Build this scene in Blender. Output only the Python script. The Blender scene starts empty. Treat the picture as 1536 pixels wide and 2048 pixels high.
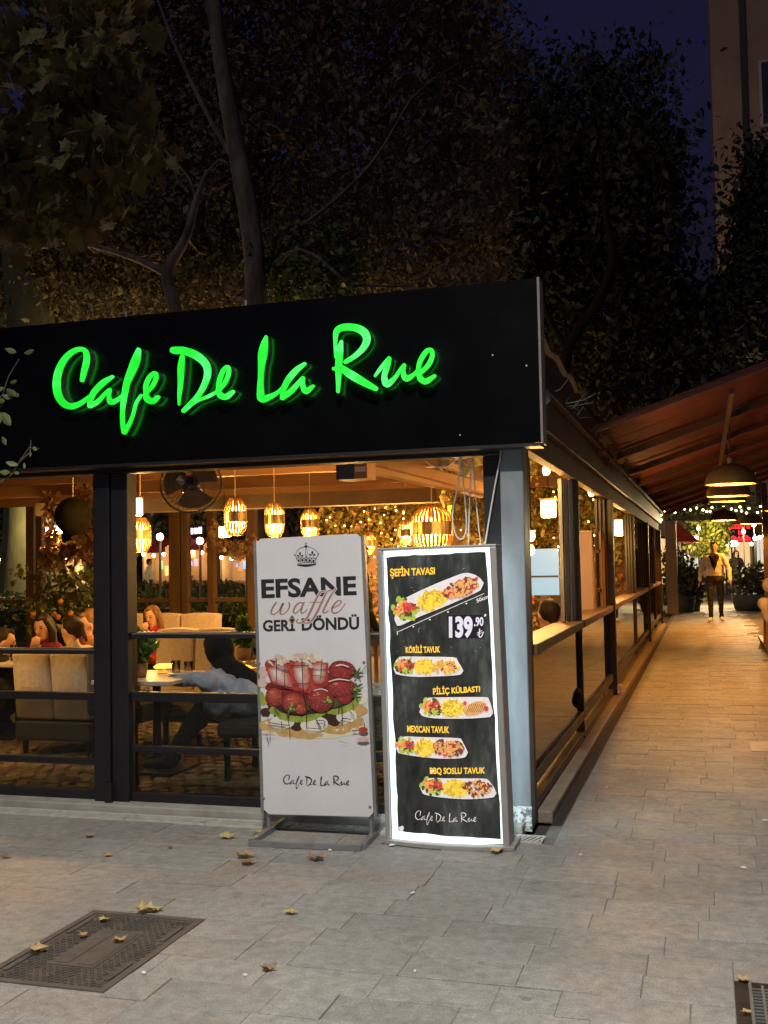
import bpy, bmesh, math, random
import numpy as np
from mathutils import Vector, Matrix, Quaternion

random.seed(7)
rng = np.random.default_rng(11)
scene = bpy.context.scene
COL = scene.collection

# ------------------------------------------------------------------ camera
CAM_H = 1.42
FPX, CX, CY = 2153.0, 768.0, 1024.0
vy = Vector(((1409 - CX) / FPX, -(1118 - CY) / FPX, -1.0)).normalized()
vx = -Vector(((-6500 - CX) / FPX, -(1265 - CY) / FPX, -1.0)).normalized()
vx = (vx - vy * vx.dot(vy)).normalized()
vz = vx.cross(vy)
RCW = Matrix((vx, vy, vz))
CAM = Vector((0, 0, CAM_H))
cam_data = bpy.data.cameras.new("camera")
cam = bpy.data.objects.new("camera", cam_data)
COL.objects.link(cam)
cam.matrix_world = Matrix.Translation(CAM) @ RCW.to_4x4()
cam_data.sensor_fit = 'VERTICAL'
cam_data.sensor_height = 36.0
cam_data.lens = 36.0 * FPX / 2048.0
cam_data.clip_start = 0.05
cam_data.clip_end = 2000
scene.camera = cam
scene.render.resolution_x, scene.render.resolution_y = 768, 1024

# ------------------------------------------------------------------ world, moonlight, exposure
SUN_EL, SUN_AZ = math.radians(48), math.radians(200)
world = bpy.data.worlds.new("World")
scene.world = world
world.use_nodes = True
wn, wl = world.node_tree.nodes, world.node_tree.links
for n in list(wn):
    wn.remove(n)
wo = wn.new("ShaderNodeOutputWorld")
wb = wn.new("ShaderNodeBackground")
sky = wn.new("ShaderNodeTexSky")
sky.sky_type = 'NISHITA'
sky.sun_disc = False
sky.sun_elevation = math.radians(-3.5)
sky.sun_rotation = SUN_AZ
hsv = wn.new("ShaderNodeHueSaturation")
hsv.inputs['Saturation'].default_value = 1.0
wl.new(sky.outputs[0], hsv.inputs['Color'])
tint = wn.new("ShaderNodeMix"); tint.data_type = 'RGBA'; tint.blend_type = 'MULTIPLY'
tint.inputs[0].default_value = 1.0
tint.inputs[7].default_value = (.62, .66, 1.75, 1)      # deep blue night sky
wl.new(hsv.outputs[0], tint.inputs[6])
wl.new(tint.outputs[2], wb.inputs[0])
wb.inputs[1].default_value = 0.42
wl.new(wb.outputs[0], wo.inputs[0])
sun_d = bpy.data.lights.new("moon_sun", 'SUN')
sun_d.energy = 0.32
sun_d.angle = math.radians(8)
sun_d.color = (1.0, 0.84, 0.66)
sun = bpy.data.objects.new("moon_sun", sun_d)
COL.objects.link(sun)
sun.rotation_euler = (math.radians(90) - SUN_EL, 0, math.radians(-20))
scene.view_settings.view_transform = 'Standard'
scene.view_settings.look = 'None'
scene.view_settings.exposure = 0.0
scene.view_settings.gamma = 1.0
scene.view_settings.use_curve_mapping = False
scene.render.engine = 'CYCLES'
cy = scene.cycles
cy.use_denoising = True
try:
    cy.denoiser = 'OPENIMAGEDENOISE'
except Exception:
    pass
cy.max_bounces = 6
cy.diffuse_bounces = 3
cy.glossy_bounces = 3
cy.transparent_max_bounces = 16
cy.sample_clamp_indirect = 4.0
cy.caustics_reflective = False
cy.caustics_refractive = False
cy.use_light_tree = True

# ------------------------------------------------------------------ pixel -> place
def ray(px, py):
    return RCW @ Vector(((px - CX) / FPX, -(py - CY) / FPX, -1.0))
def at(px, py, Y):
    d = ray(px, py); return CAM + d * (Y / d.y)
def atx(px, py, X):
    d = ray(px, py); return CAM + d * (X / d.x)
def gr(px, py, z=0.0):
    d = ray(px, py); return CAM + d * ((z - CAM_H) / d.z)
def project(p):
    q = RCW.transposed() @ (Vector(p) - CAM)
    if q.z > -0.05:
        return None
    return CX + FPX * q.x / -q.z, CY - FPX * q.y / -q.z

# ------------------------------------------------------------------ materials
MATS = {}
def pmat(name, c1, c2=None, scale=8.0, rough=0.6, rough2=None, bump=0.0, bscale=None, metallic=0.0,
         spec=0.5, emit=None, estr=0.0, rand=None, rand_amt=0.25, detail=6.0, coord='Object', stretch=None,
         translucent=0.0, mixpow=(0.3, 0.7), emit_tex=False):
    if name in MATS:
        return MATS[name]
    m = bpy.data.materials.new(name)
    m.use_nodes = True
    nt = m.node_tree; N, L = nt.nodes, nt.links
    b = N['Principled BSDF']
    c2 = c2 or c1
    tc = N.new('ShaderNodeTexCoord')
    src = tc.outputs[coord]
    if stretch:
        mp = N.new('ShaderNodeMapping'); mp.inputs['Scale'].default_value = stretch
        L.new(src, mp.inputs[0]); src = mp.outputs[0]
    no = N.new('ShaderNodeTexNoise'); no.inputs['Scale'].default_value = scale
    no.inputs['Detail'].default_value = detail; no.inputs['Roughness'].default_value = 0.6
    L.new(src, no.inputs['Vector'])
    cr = N.new('ShaderNodeValToRGB')
    cr.color_ramp.elements[0].position = mixpow[0]; cr.color_ramp.elements[1].position = mixpow[1]
    cr.color_ramp.elements[0].color = (*c1, 1); cr.color_ramp.elements[1].color = (*c2, 1)
    L.new(no.outputs[0], cr.inputs[0])
    col = cr.outputs[0]
    if rand:
        if rand == 'island':
            g = N.new('ShaderNodeNewGeometry'); ro = g.outputs['Random Per Island']
        else:
            g = N.new('ShaderNodeObjectInfo'); ro = g.outputs['Random']
        mr = N.new('ShaderNodeMapRange')
        mr.inputs['To Min'].default_value = 1 - rand_amt; mr.inputs['To Max'].default_value = 1 + rand_amt
        L.new(ro, mr.inputs[0])
        h = N.new('ShaderNodeHueSaturation'); L.new(mr.outputs[0], h.inputs['Value'])
        m2 = N.new('ShaderNodeMath'); m2.operation = 'MULTIPLY'; m2.inputs[1].default_value = 7.31; L.new(ro, m2.inputs[0])
        m3 = N.new('ShaderNodeMath'); m3.operation = 'FRACT'; L.new(m2.outputs[0], m3.inputs[0])
        mr2 = N.new('ShaderNodeMapRange'); mr2.inputs['To Min'].default_value = 0.5 - rand_amt * 0.12
        mr2.inputs['To Max'].default_value = 0.5 + rand_amt * 0.12; L.new(m3.outputs[0], mr2.inputs[0])
        L.new(mr2.outputs[0], h.inputs['Hue'])
        L.new(col, h.inputs['Color']); col = h.outputs[0]
    L.new(col, b.inputs['Base Color'])
    b.inputs['Metallic'].default_value = metallic
    b.inputs['Specular IOR Level'].default_value = spec
    if rough2 is not None:
        mr3 = N.new('ShaderNodeMapRange'); mr3.inputs['To Min'].default_value = rough; mr3.inputs['To Max'].default_value = rough2
        n3 = N.new('ShaderNodeTexNoise'); n3.inputs['Scale'].default_value = scale * 1.7; n3.inputs['Detail'].default_value = 5
        L.new(src, n3.inputs['Vector']); L.new(n3.outputs[0], mr3.inputs[0]); L.new(mr3.outputs[0], b.inputs['Roughness'])
    else:
        b.inputs['Roughness'].default_value = rough
    if bump:
        bn = N.new('ShaderNodeTexNoise'); bn.inputs['Scale'].default_value = bscale or scale * 4; bn.inputs['Detail'].default_value = 8
        L.new(src, bn.inputs['Vector'])
        bp = N.new('ShaderNodeBump'); bp.inputs['Strength'].default_value = bump; bp.inputs['Distance'].default_value = 0.01
        L.new(bn.outputs[0], bp.inputs['Height']); L.new(bp.outputs[0], b.inputs['Normal'])
    if emit:
        if emit_tex:
            L.new(col, b.inputs['Emission Color'])
        else:
            b.inputs['Emission Color'].default_value = (*emit, 1)
        b.inputs['Emission Strength'].default_value = estr
    if translucent:
        tr = N.new('ShaderNodeBsdfTranslucent'); L.new(col, tr.inputs[0])
        mx = N.new('ShaderNodeMixShader'); mx.inputs[0].default_value = translucent
        L.new(b.outputs[0], mx.inputs[1]); L.new(tr.outputs[0], mx.inputs[2])
        L.new(mx.outputs[0], N['Material Output'].inputs[0])
    MATS[name] = m
    return m

def glass_mat(name, tint=(0.92, 0.95, 0.93), rough=0.02, boost=0.0, ior=1.22):
    m = bpy.data.materials.new(name); m.use_nodes = True
    N, L = m.node_tree.nodes, m.node_tree.links
    N.remove(N['Principled BSDF'])
    t = N.new('ShaderNodeBsdfTransparent'); t.inputs[0].default_value = (*tint, 1)
    g = N.new('ShaderNodeBsdfGlossy'); g.inputs['Roughness'].default_value = rough
    f = N.new('ShaderNodeFresnel'); f.inputs[0].default_value = ior
    ma = N.new('ShaderNodeMath'); ma.operation = 'ADD'; ma.inputs[1].default_value = boost; L.new(f.outputs[0], ma.inputs[0])
    mx = N.new('ShaderNodeMixShader'); L.new(ma.outputs[0], mx.inputs[0])
    L.new(t.outputs[0], mx.inputs[1]); L.new(g.outputs[0], mx.inputs[2])
    L.new(mx.outputs[0], N['Material Output'].inputs[0])
    MATS[name] = m
    return m

def emat(name, color, strength):
    if name in MATS:
        return MATS[name]
    m = bpy.data.materials.new(name); m.use_nodes = True
    b = m.node_tree.nodes['Principled BSDF']
    b.inputs['Base Color'].default_value = (*[min(1, c) for c in color], 1)
    b.inputs['Roughness'].default_value = 0.4
    b.inputs['Emission Color'].default_value = (*color, 1)
    b.inputs['Emission Strength'].default_value = strength
    MATS[name] = m
    return m

# ------------------------------------------------------------------ mesh builder
class MB:
    def __init__(s):
        s.v, s.f, s.m, s.cur = [], [], [], 0
    def mat(s, i):
        s.cur = i; return s
    def add(s, verts, faces):
        o = len(s.v)
        s.v.extend([tuple(p) for p in verts])
        for fc in faces:
            s.f.append([i + o for i in fc]); s.m.append(s.cur)
        return s
    def box(s, x0, x1, y0, y1, z0, z1):
        return s.add([(x0, y0, z0), (x1, y0, z0), (x1, y1, z0), (x0, y1, z0), (x0, y0, z1), (x1, y0, z1), (x1, y1, z1), (x0, y1, z1)],
                     [(0, 3, 2, 1), (4, 5, 6, 7), (0, 1, 5, 4), (1, 2, 6, 5), (2, 3, 7, 6), (3, 0, 4, 7)])
    def obox(s, c, half, R=None):
        c = Vector(c); R = R or Matrix.Identity(3)
        vs = []
        for dz in (-1, 1):
            for dx, dy in ((-1, -1), (1, -1), (1, 1), (-1, 1)):
                vs.append(c + R @ Vector((dx * half[0], dy * half[1], dz * half[2])))
        return s.add(vs, [(0, 3, 2, 1), (4, 5, 6, 7), (0, 1, 5, 4), (1, 2, 6, 5), (2, 3, 7, 6), (3, 0, 4, 7)])
    def beam(s, a, b, w, h, up=Vector((0, 0, 1))):
        a, b = Vector(a), Vector(b); d = (b - a)
        L = d.length; d.normalize()
        x = d.cross(up)
        if x.length < 1e-4:
            x = d.cross(Vector((1, 0, 0)))
        x.normalize(); u = x.cross(d)
        R = Matrix((x, d, u)).transposed()
        return s.obox((a + b) / 2, (w / 2, L / 2, h / 2), R)
    def tube(s, pts, radii, n=8, caps=True):
        pts = [Vector(p) for p in pts]
        if not hasattr(radii, '__len__'):
            radii = [radii] * len(pts)
        rings = []; prevx = None
        for i, p in enumerate(pts):
            d = (pts[min(i + 1, len(pts) - 1)] - pts[max(i - 1, 0)])
            if d.length < 1e-9:
                d = Vector((0, 0, 1))
            d.normalize()
            if prevx is None:
                x = d.orthogonal().normalized()
            else:
                x = prevx - d * prevx.dot(d)
                x = x.normalized() if x.length > 1e-6 else d.orthogonal().normalized()
            prevx = x; y = d.cross(x)
            rings.append([p + (x * math.cos(2 * math.pi * k / n) + y * math.sin(2 * math.pi * k / n)) * radii[i] for k in range(n)])
        vs = [q for r in rings for q in r]; fs = []
        for i in range(len(pts) - 1):
            for k in range(n):
                a = i * n + k; b = i * n + (k + 1) % n
                fs.append((a, b, b + n, a + n))
        if caps:
            fs.append(tuple(reversed(range(n)))); fs.append(tuple(range((len(pts) - 1) * n, len(pts) * n)))
        return s.add(vs, fs)
    def lathe(s, prof, c=(0, 0, 0), n=16, cap=False):
        c = Vector(c); vs = []; fs = []
        for r, z in prof:
            for k in range(n):
                a = 2 * math.pi * k / n
                vs.append(c + Vector((r * math.cos(a), r * math.sin(a), z)))
        for i in range(len(prof) - 1):
            for k in range(n):
                a = i * n + k; b = i * n + (k + 1) % n
                fs.append((a, b, b + n, a + n))
        if cap:
            fs.append(tuple(reversed(range(n)))); fs.append(tuple(range((len(prof) - 1) * n, len(prof) * n)))
        return s.add(vs, fs)
    def ball(s, c, r, n=10, m=7, R=None):
        c = Vector(c)
        if not hasattr(r, '__len__'):
            r = (r, r, r)
        R = R or Matrix.Identity(3)
        vs = [c + R @ Vector((0, 0, r[2]))]
        for i in range(1, m):
            t = math.pi * i / m
            for k in range(n):
                a = 2 * math.pi * k / n
                vs.append(c + R @ Vector((r[0] * math.sin(t) * math.cos(a), r[1] * math.sin(t) * math.sin(a), r[2] * math.cos(t))))
        vs.append(c + R @ Vector((0, 0, -r[2])))
        fs = [(0, 1 + k, 1 + (k + 1) % n) for k in range(n)]
        for i in range(m - 2):
            for k in range(n):
                a = 1 + i * n + k; b = 1 + i * n + (k + 1) % n
                fs.append((a, a + n, b + n, b))
        e = len(vs) - 1; o = 1 + (m - 2) * n
        fs += [(o + (k + 1) % n, o + k, e) for k in range(n)]
        return s.add(vs, fs)
    def build(s, name, mats, parent=None, smooth=False, local=False, bevel=0.0):
        me = bpy.data.meshes.new(name)
        me.from_pydata(s.v, [], s.f)
        if not isinstance(mats, (list, tuple)):
            mats = [mats]
        for m in mats:
            me.materials.append(m)
        if len(mats) > 1:
            me.polygons.foreach_set('material_index', s.m)
        if smooth:
            me.polygons.foreach_set('use_smooth', [True] * len(me.polygons))
        me.update()
        return link(name, me, parent, local, bevel)

def link(name, me, parent=None, local=False, bevel=0.0):
    o = bpy.data.objects.new(name, me)
    COL.objects.link(o)
    if parent is not None:
        o.parent = parent
        if not local:
            loc = Vector(parent.location)
            if parent.parent is not None:
                loc = loc if parent.type == 'EMPTY' else Vector(parent.parent.location)
            o.matrix_parent_inverse = Matrix.Translation(-loc) if parent.type == 'EMPTY' else Matrix.Identity(4)
    if bevel:
        b = o.modifiers.new('bevel', 'BEVEL'); b.width = bevel; b.segments = 2; b.limit_method = 'ANGLE'
    return o

def tag(o, label=None, cat=None, group=None, kind=None):
    if label: o['label'] = label
    if cat: o['category'] = cat
    if group: o['group'] = group
    if kind: o['kind'] = kind
    return o
def thing(name, loc, label, cat, group=None, rz=0.0):
    o = bpy.data.objects.new(name, None); COL.objects.link(o)
    o.empty_display_size = 0.1
    o.location = loc; o.rotation_euler = (0, 0, rz)
    return tag(o, label, cat, group)
def copy_tree(o, parent=None):
    kids = list(o.children)
    c = o.copy(); COL.objects.link(c); c.parent = parent
    for ch in kids:
        copy_tree(ch, c)
    return c
def point_light(name, loc, power, color, parent=None, radius=0.04, local=True, spot=None):
    d = bpy.data.lights.new(name, 'SPOT' if spot else 'POINT'); d.energy = power; d.color = color; d.shadow_soft_size = radius
    if spot:
        d.spot_size = math.radians(spot); d.spot_blend = 0.6
    o = bpy.data.objects.new(name, d); COL.objects.link(o); o.location = loc
    if parent is not None:
        o.parent = parent
        if not local:
            o.matrix_parent_inverse = Matrix.Translation(-Vector(parent.location))
    return o

def np_mesh(name, V, F, mats, smooth=False, midx=None):
    """V (n,3) array, F (m,k) array of equal-size faces"""
    me = bpy.data.meshes.new(name)
    n, k = F.shape
    me.vertices.add(len(V)); me.vertices.foreach_set('co', V.astype(np.float32).ravel())
    me.loops.add(n * k); me.loops.foreach_set('vertex_index', F.astype(np.int32).ravel())
    me.polygons.add(n); me.polygons.foreach_set('loop_start', np.arange(0, n * k, k, dtype=np.int32))
    if not isinstance(mats, (list, tuple)):
        mats = [mats]
    for m in mats:
        me.materials.append(m)
    if midx is not None:
        me.polygons.foreach_set('material_index', midx.astype(np.int32))
    if smooth:
        me.polygons.foreach_set('use_smooth', [True] * n)
    me.update(calc_edges=True)
    return me

# leaf shapes: vertices in (along, across, lift), faces
def _oval():
    v = np.array([(0, 0, 0), (.45, .28, .06), (1, 0, -.05), (.45, -.28, .06)]); return v, np.array([(0, 1, 2), (0, 2, 3)])
def _plane_leaf():
    o = [(0, 0), (.05, .22), (-.08, .5), (.28, .36), (.42, .62), (.58, .3), (1, 0), (.58, -.3), (.42, -.62), (.28, -.36), (-.08, -.5), (.05, -.22)]
    v = [(.3, 0, .05)] + [(x, y, -.12 * abs(y)) for x, y in o]
    f = [(0, i, i % 12 + 1) for i in range(1, 13)]
    return np.array(v), np.array(f)
def _ivy_leaf():
    v = np.array([(0, 0, 0), (.25, .42, -.04), (.6, .25, .02), (1, 0, -.08), (.6, -.25, .02), (.25, -.42, -.04)])
    return v, np.array([(0, 1, 2), (0, 2, 3), (0, 3, 4), (0, 4, 5)])
SHAPES = dict(oval=_oval(), plane=_plane_leaf(), ivy=_ivy_leaf())

def leaf_frames(n, droop=0.3, bias=None):
    d = rng.normal(size=(n, 3)); d[:, 2] -= droop
    if bias is not None:
        d += np.asarray(bias)
    d /= np.linalg.norm(d, axis=1)[:, None]
    r = rng.normal(size=(n, 3))
    y = np.cross(r, d); y /= np.linalg.norm(y, axis=1)[:, None]
    z = np.cross(d, y)
    return d, y, z
def leaf_cloud(name, pts, size, mat, shape='oval', droop=0.3, bias=None, jitter=0.55):
    pts = np.asarray(pts); n = len(pts)
    sv, sf = SHAPES[shape]
    d, y, z = leaf_frames(n, droop, bias)
    s = size * (1 + jitter * rng.uniform(-1, 1, n))[:, None, None]
    V = pts[:, None, :] + s * (sv[None, :, 0:1] * d[:, None, :] + sv[None, :, 1:2] * y[:, None, :] + sv[None, :, 2:3] * z[:, None, :])
    F = (sf[None] + (np.arange(n) * len(sv))[:, None, None]).reshape(-1, 3)
    return np_mesh(name, V.reshape(-1, 3), F, mat)
def clump_points(centers, n_per, sigma):
    c = np.asarray(centers)
    p = np.repeat(c, n_per, axis=0)
    return p + rng.normal(size=p.shape) * np.asarray(sigma)

# smooth union of tapered capsules and ellipsoids: one continuous surface
def capsule_prims_mesh(prims, voxel, smooth=6):
    mb = MB()
    for p in prims:
        if p['t'] == 'c':
            a, b = Vector(p['a']), Vector(p['b']); L = (b - a).length
            if L < 1e-5:
                mb.ball(a, p['ra'], 10, 8); continue
            d = (b - a) / L
            pts, rad = [], []
            for k in range(4):
                t = math.pi / 2 * (1 - k / 3.0)
                pts.append(a - d * p['ra'] * math.sin(t)); rad.append(max(p['ra'] * math.cos(t), 1e-4))
            for k in range(4):
                t = math.pi / 2 * (k / 3.0)
                pts.append(b + d * p['rb'] * math.sin(t)); rad.append(max(p['rb'] * math.cos(t), 1e-4))
            mb.tube(pts, rad, 12)
        else:
            mb.ball(p['a'], p['r'], 14, 10, p.get('R'))
    me = bpy.data.meshes.new('tmp'); me.from_pydata(mb.v, [], mb.f)
    o = bpy.data.objects.new('tmp', me); COL.objects.link(o)
    r = o.modifiers.new('r', 'REMESH'); r.mode = 'VOXEL'; r.voxel_size = voxel; r.use_smooth_shade = True
    if smooth:
        sm = o.modifiers.new('s', 'SMOOTH'); sm.iterations = smooth; sm.factor = 0.5
    dg = bpy.context.evaluated_depsgraph_get()
    out = bpy.data.meshes.new_from_object(o.evaluated_get(dg))
    bpy.data.objects.remove(o); bpy.data.meshes.remove(me)
    return out
def prim_dist(P, p):
    a = np.array(p['a'])
    if p['t'] == 'c':
        b = np.array(p['b']); ab = b - a; L2 = max(ab @ ab, 1e-9)
        t = np.clip(((P - a) @ ab) / L2, 0, 1)
        return np.linalg.norm(P - a - t[:, None] * ab, axis=1) - (p['ra'] + (p['rb'] - p['ra']) * t)
    R = np.array(p['R']) if p.get('R') is not None else np.eye(3)
    q = (P - a) @ R
    r = np.array(p['r']); k = np.linalg.norm(q / r, axis=1)
    return (k - 1) * r.min()
def skin_materials(me, prims, mats):
    n = len(me.polygons)
    P = np.zeros(n * 3, np.float32); me.polygons.foreach_get('center', P); P = P.reshape(-1, 3)
    D = np.stack([prim_dist(P, p) for p in prims]); idx = np.array([p['m'] for p in prims])[D.argmin(axis=0)]
    me.materials.clear()
    for m in mats:
        me.materials.append(m)
    me.polygons.foreach_set('material_index', idx.astype(np.int32))
    me.polygons.foreach_set('use_smooth', [True] * n)
    me.update()
def cap(a, b, ra, rb, m=0):
    return dict(t='c', a=tuple(a), b=tuple(b), ra=ra, rb=rb, m=m)
def ell(a, r, m=0, R=None):
    return dict(t='e', a=tuple(a), r=tuple(r), m=m, R=R)

# strokes: brush lettering as ribbons
def catmull(pts, sub=6):
    P = [np.array(p, float) for p in pts]
    if len(P) == 2:
        return [P[0] + (P[1] - P[0]) * t for t in np.linspace(0, 1, sub)]
    P = [2 * P[0] - P[1]] + P + [2 * P[-1] - P[-2]]
    out = []
    for i in range(1, len(P) - 2):
        for k in range(sub):
            t = k / sub
            out.append(0.5 * ((2 * P[i]) + (-P[i - 1] + P[i + 1]) * t + (2 * P[i - 1] - 5 * P[i] + 4 * P[i + 1] - P[i + 2]) * t * t + (-P[i - 1] + 3 * P[i] - 3 * P[i + 1] + P[i + 2]) * t ** 3))
    out.append(P[-2])
    return out
def ribbon(stroke, sub=6, grow=0.0):
    """stroke [(x,y,w)...] -> list of (left,right) 2D pairs with rounded ends"""
    S = catmull(stroke, sub)
    xy = np.array([p[:2] for p in S]); w = np.array([max(p[2], 1.0) + grow for p in S])
    d = np.gradient(xy, axis=0); d /= np.maximum(np.linalg.norm(d, axis=1), 1e-6)[:, None]
    nrm = np.stack([-d[:, 1], d[:, 0]], 1)
    pairs = []
    for k in (0.95, 0.7):
        c = xy[0] - d[0] * w[0] * 0.5 * k; h = math.sqrt(1 - k * k) * w[0] * 0.5
        pairs.append((c + nrm[0] * h, c - nrm[0] * h))
    for i in range(len(xy)):
        pairs.append((xy[i] + nrm[i] * w[i] * 0.5, xy[i] - nrm[i] * w[i] * 0.5))
    for k in (0.7, 0.95):
        c = xy[-1] + d[-1] * w[-1] * 0.5 * k; h = math.sqrt(1 - k * k) * w[-1] * 0.5
        pairs.append((c + nrm[-1] * h, c - nrm[-1] * h))
    return pairs
LAY = [0.0]
def flat_ribbon(mb, stroke, fmap, sub=6, grow=0.0):
    LAY[0] += 2e-5
    pr = ribbon(stroke, sub, grow)
    vs = []; fs = []
    for l, r in pr:
        vs += [fmap(*l), fmap(*r)]
    for i in range(len(pr) - 1):
        fs.append((2 * i, 2 * i + 1, 2 * i + 3, 2 * i + 2))
    mb.add(vs, fs)
def text_tris(s, bold=0.0):
    c = bpy.data.curves.new('t', 'FONT'); c.body = s; c.offset = bold; c.fill_mode = 'FRONT'; c.resolution_u = 4
    o = bpy.data.objects.new('t', c); COL.objects.link(o)
    dg = bpy.context.evaluated_depsgraph_get()
    me = bpy.data.meshes.new_from_object(o.evaluated_get(dg))
    V = np.array([v.co[:2] for v in me.vertices]); F = [tuple(p.vertices) for p in me.polygons]
    bpy.data.objects.remove(o); bpy.data.meshes.remove(me)
    mn, mx = V.min(0), V.max(0)
    return (V - mn) / (mx - mn), F
def put_text(mb, s, quad, fmap, bold=0.0):
    """quad: TL,TR,BR,BL in picture units; fmap turns them into points"""
    LAY[0] += 2e-5
    V, F = text_tris(s, bold)
    tl, tr, br, bl = [np.array(q, float) for q in quad]
    vs = []
    for u, v in V:
        p = (bl * (1 - u) + br * u) * (1 - v) + (tl * (1 - u) + tr * u) * v
        vs.append(fmap(*p))
    mb.add(vs, F)

def flat_poly(mb, pts, fmap):
    LAY[0] += 2e-5
    mb.add([fmap(*p) for p in pts], [tuple(range(len(pts)))])
def flat_fill(mb, pts, fmap, nx=14):
    """fill an x-monotone outline with upright strips so that it follows a bowed sheet"""
    LAY[0] += 2e-5
    P = [np.array(p, float) for p in pts]; xs = np.linspace(min(p[0] for p in P) + .3, max(p[0] for p in P) - .3, nx + 1)
    cols = []
    for x in xs:
        ys = []
        for i in range(len(P)):
            a, b = P[i], P[(i + 1) % len(P)]
            if (a[0] - x) * (b[0] - x) <= 0 and abs(a[0] - b[0]) > 1e-6:
                ys.append(a[1] + (b[1] - a[1]) * (x - a[0]) / (b[0] - a[0]))
        cols.append((x, min(ys), max(ys)))
    vs = [fmap(x, y) for x, y0, y1 in cols for y in (y0, y1)]
    mb.add(vs, [(2 * i, 2 * i + 1, 2 * i + 3, 2 * i + 2) for i in range(nx)])
def flat_blob(mb, cx, cy, rx, ry, fmap, n=16, rot=0.0, rough=0.0):
    pts = []
    for k in range(n):
        a = 2 * math.pi * k / n; r = 1 + random.uniform(-rough, rough)
        x, y = rx * r * math.cos(a), ry * r * math.sin(a)
        pts.append((cx + x * math.cos(rot) - y * math.sin(rot), cy + x * math.sin(rot) + y * math.cos(rot)))
    flat_poly(mb, pts, fmap)

# ------------------------------------------------------------------ shared materials
M_black = pmat('black_painted_metal', (.006, .006, .007), (.012, .011, .012), 6, .38, .55, bump=.03)
M_postgrey = pmat('dark_grey_weathered_post', (.16, .17, .185), (.24, .255, .275), 9, .35, .6, bump=.05, stretch=(1, 1, .35))
M_brownmetal = pmat('brown_black_metal', (.03, .02, .015), (.05, .035, .025), 6, .4, .55, bump=.03)
M_wood = pmat('warm_varnished_wood', (.22, .11, .045), (.36, .19, .08), 5, .4, .6, bump=.1, stretch=(1, .12, 1))
M_woodx = pmat('warm_varnished_wood_along', (.22, .11, .045), (.36, .19, .08), 5, .4, .6, bump=.1, stretch=(.12, 1, 1))
M_concrete = pmat('pale_concrete', (.27, .25, .22), (.42, .40, .36), 7, .75, .9, bump=.25, bscale=60)
M_kerb = pmat('tan_concrete_kerb', (.22, .18, .13), (.33, .27, .20), 7, .7, .9, bump=.25, bscale=60)
M_alu = pmat('brushed_aluminium', (.45, .44, .42), (.55, .54, .52), 20, .35, .5, metallic=.85)
M_galv = pmat('grey_steel_tube', (.28, .28, .29), (.40, .40, .41), 14, .4, .6, metallic=.7, bump=.03)
M_glass = glass_mat('clear_window_glass')
M_glass2 = glass_mat('smoked_window_glass', (.52, .53, .5), .03, .01, 1.15)
M_sideglass = glass_mat('tinted_side_glass', (.38, .37, .34), .02, .03, 1.5)

# ------------------------------------------------------------------ ground and pavement
mb = MB(); mb.box(-400, 400, -200, 600, -.3, -.03)
ground = tag(mb.build('ground', pmat('dark_earth', (.05, .045, .04), (.09, .08, .07), 1.5, .9, bump=.2)), kind='structure')

def paver_mat(name, rand):
    m = bpy.data.materials.new(name); m.use_nodes = True
    N, L = m.node_tree.nodes, m.node_tree.links; b = N['Principled BSDF']
    g = N.new('ShaderNodeNewGeometry')
    if rand == 'island':
        ro = g.outputs['Random Per Island']
    else:
        ro = N.new('ShaderNodeObjectInfo').outputs['Random']
    base = N.new('ShaderNodeValToRGB'); e = base.color_ramp.elements
    e[0].position = 0; e[0].color = (.285, .28, .265, 1); e[1].position = 1; e[1].color = (.35, .34, .32, 1)
    x = base.color_ramp.elements.new(.86); x.color = (.345, .335, .315, 1)
    x = base.color_ramp.elements.new(.9); x.color = (.33, .285, .255, 1)
    x = base.color_ramp.elements.new(.5); x.color = (.325, .32, .305, 1)
    L.new(ro, base.inputs[0])
    def noise(sc, det):
        n = N.new('ShaderNodeTexNoise'); n.inputs['Scale'].default_value = sc; n.inputs['Detail'].default_value = det
        n.inputs['Roughness'].default_value = .65; L.new(g.outputs['Position'], n.inputs['Vector']); return n.outputs[0]
    def ramp(src, a, bb, va, vb):
        r = N.new('ShaderNodeMapRange'); r.inputs[1].default_value = a; r.inputs[2].default_value = bb
        r.inputs[3].default_value = va; r.inputs[4].default_value = vb; L.new(src, r.inputs[0]); return r.outputs[0]
    def mul(c, f):
        x = N.new('ShaderNodeMix'); x.data_type = 'RGBA'; x.blend_type = 'MULTIPLY'; x.inputs[0].default_value = 1
        L.new(c, x.inputs[6]); L.new(f, x.inputs[7]); return x.outputs[2]
    c = mul(base.outputs[0], ramp(noise(1.1, 5), .3, .7, .84, 1.12))
    c = mul(c, ramp(noise(19, 9), .3, .72, .70, 1.20))
    c = mul(c, ramp(noise(140, 4), .28, .72, .66, 1.30))
    sp = ramp(noise(3.3, 9), .6, .72, 1, .62)        # worn dark stains
    c = mul(c, sp)
    vo = N.new('ShaderNodeTexVoronoi'); vo.inputs['Scale'].default_value = 2.6; L.new(g.outputs['Position'], vo.inputs['Vector'])
    c = mul(c, ramp(vo.outputs['Distance'], .035, .055, .62, 1))       # trodden gum spots
    L.new(c, b.inputs['Base Color'])
    L.new(ramp(noise(5, 6), .3, .7, .42, .72), b.inputs['Roughness'])
    bp = N.new('ShaderNodeBump'); bp.inputs['Strength'].default_value = .6; bp.inputs['Distance'].default_value = .004
    L.new(noise(110, 8), bp.inputs['Height']); L.new(bp.outputs[0], b.inputs['Normal'])
    return m
M_paver = paver_mat('worn_concrete_paver', 'object')
M_paver_far = paver_mat('worn_concrete_paver_rest', 'island')

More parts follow.
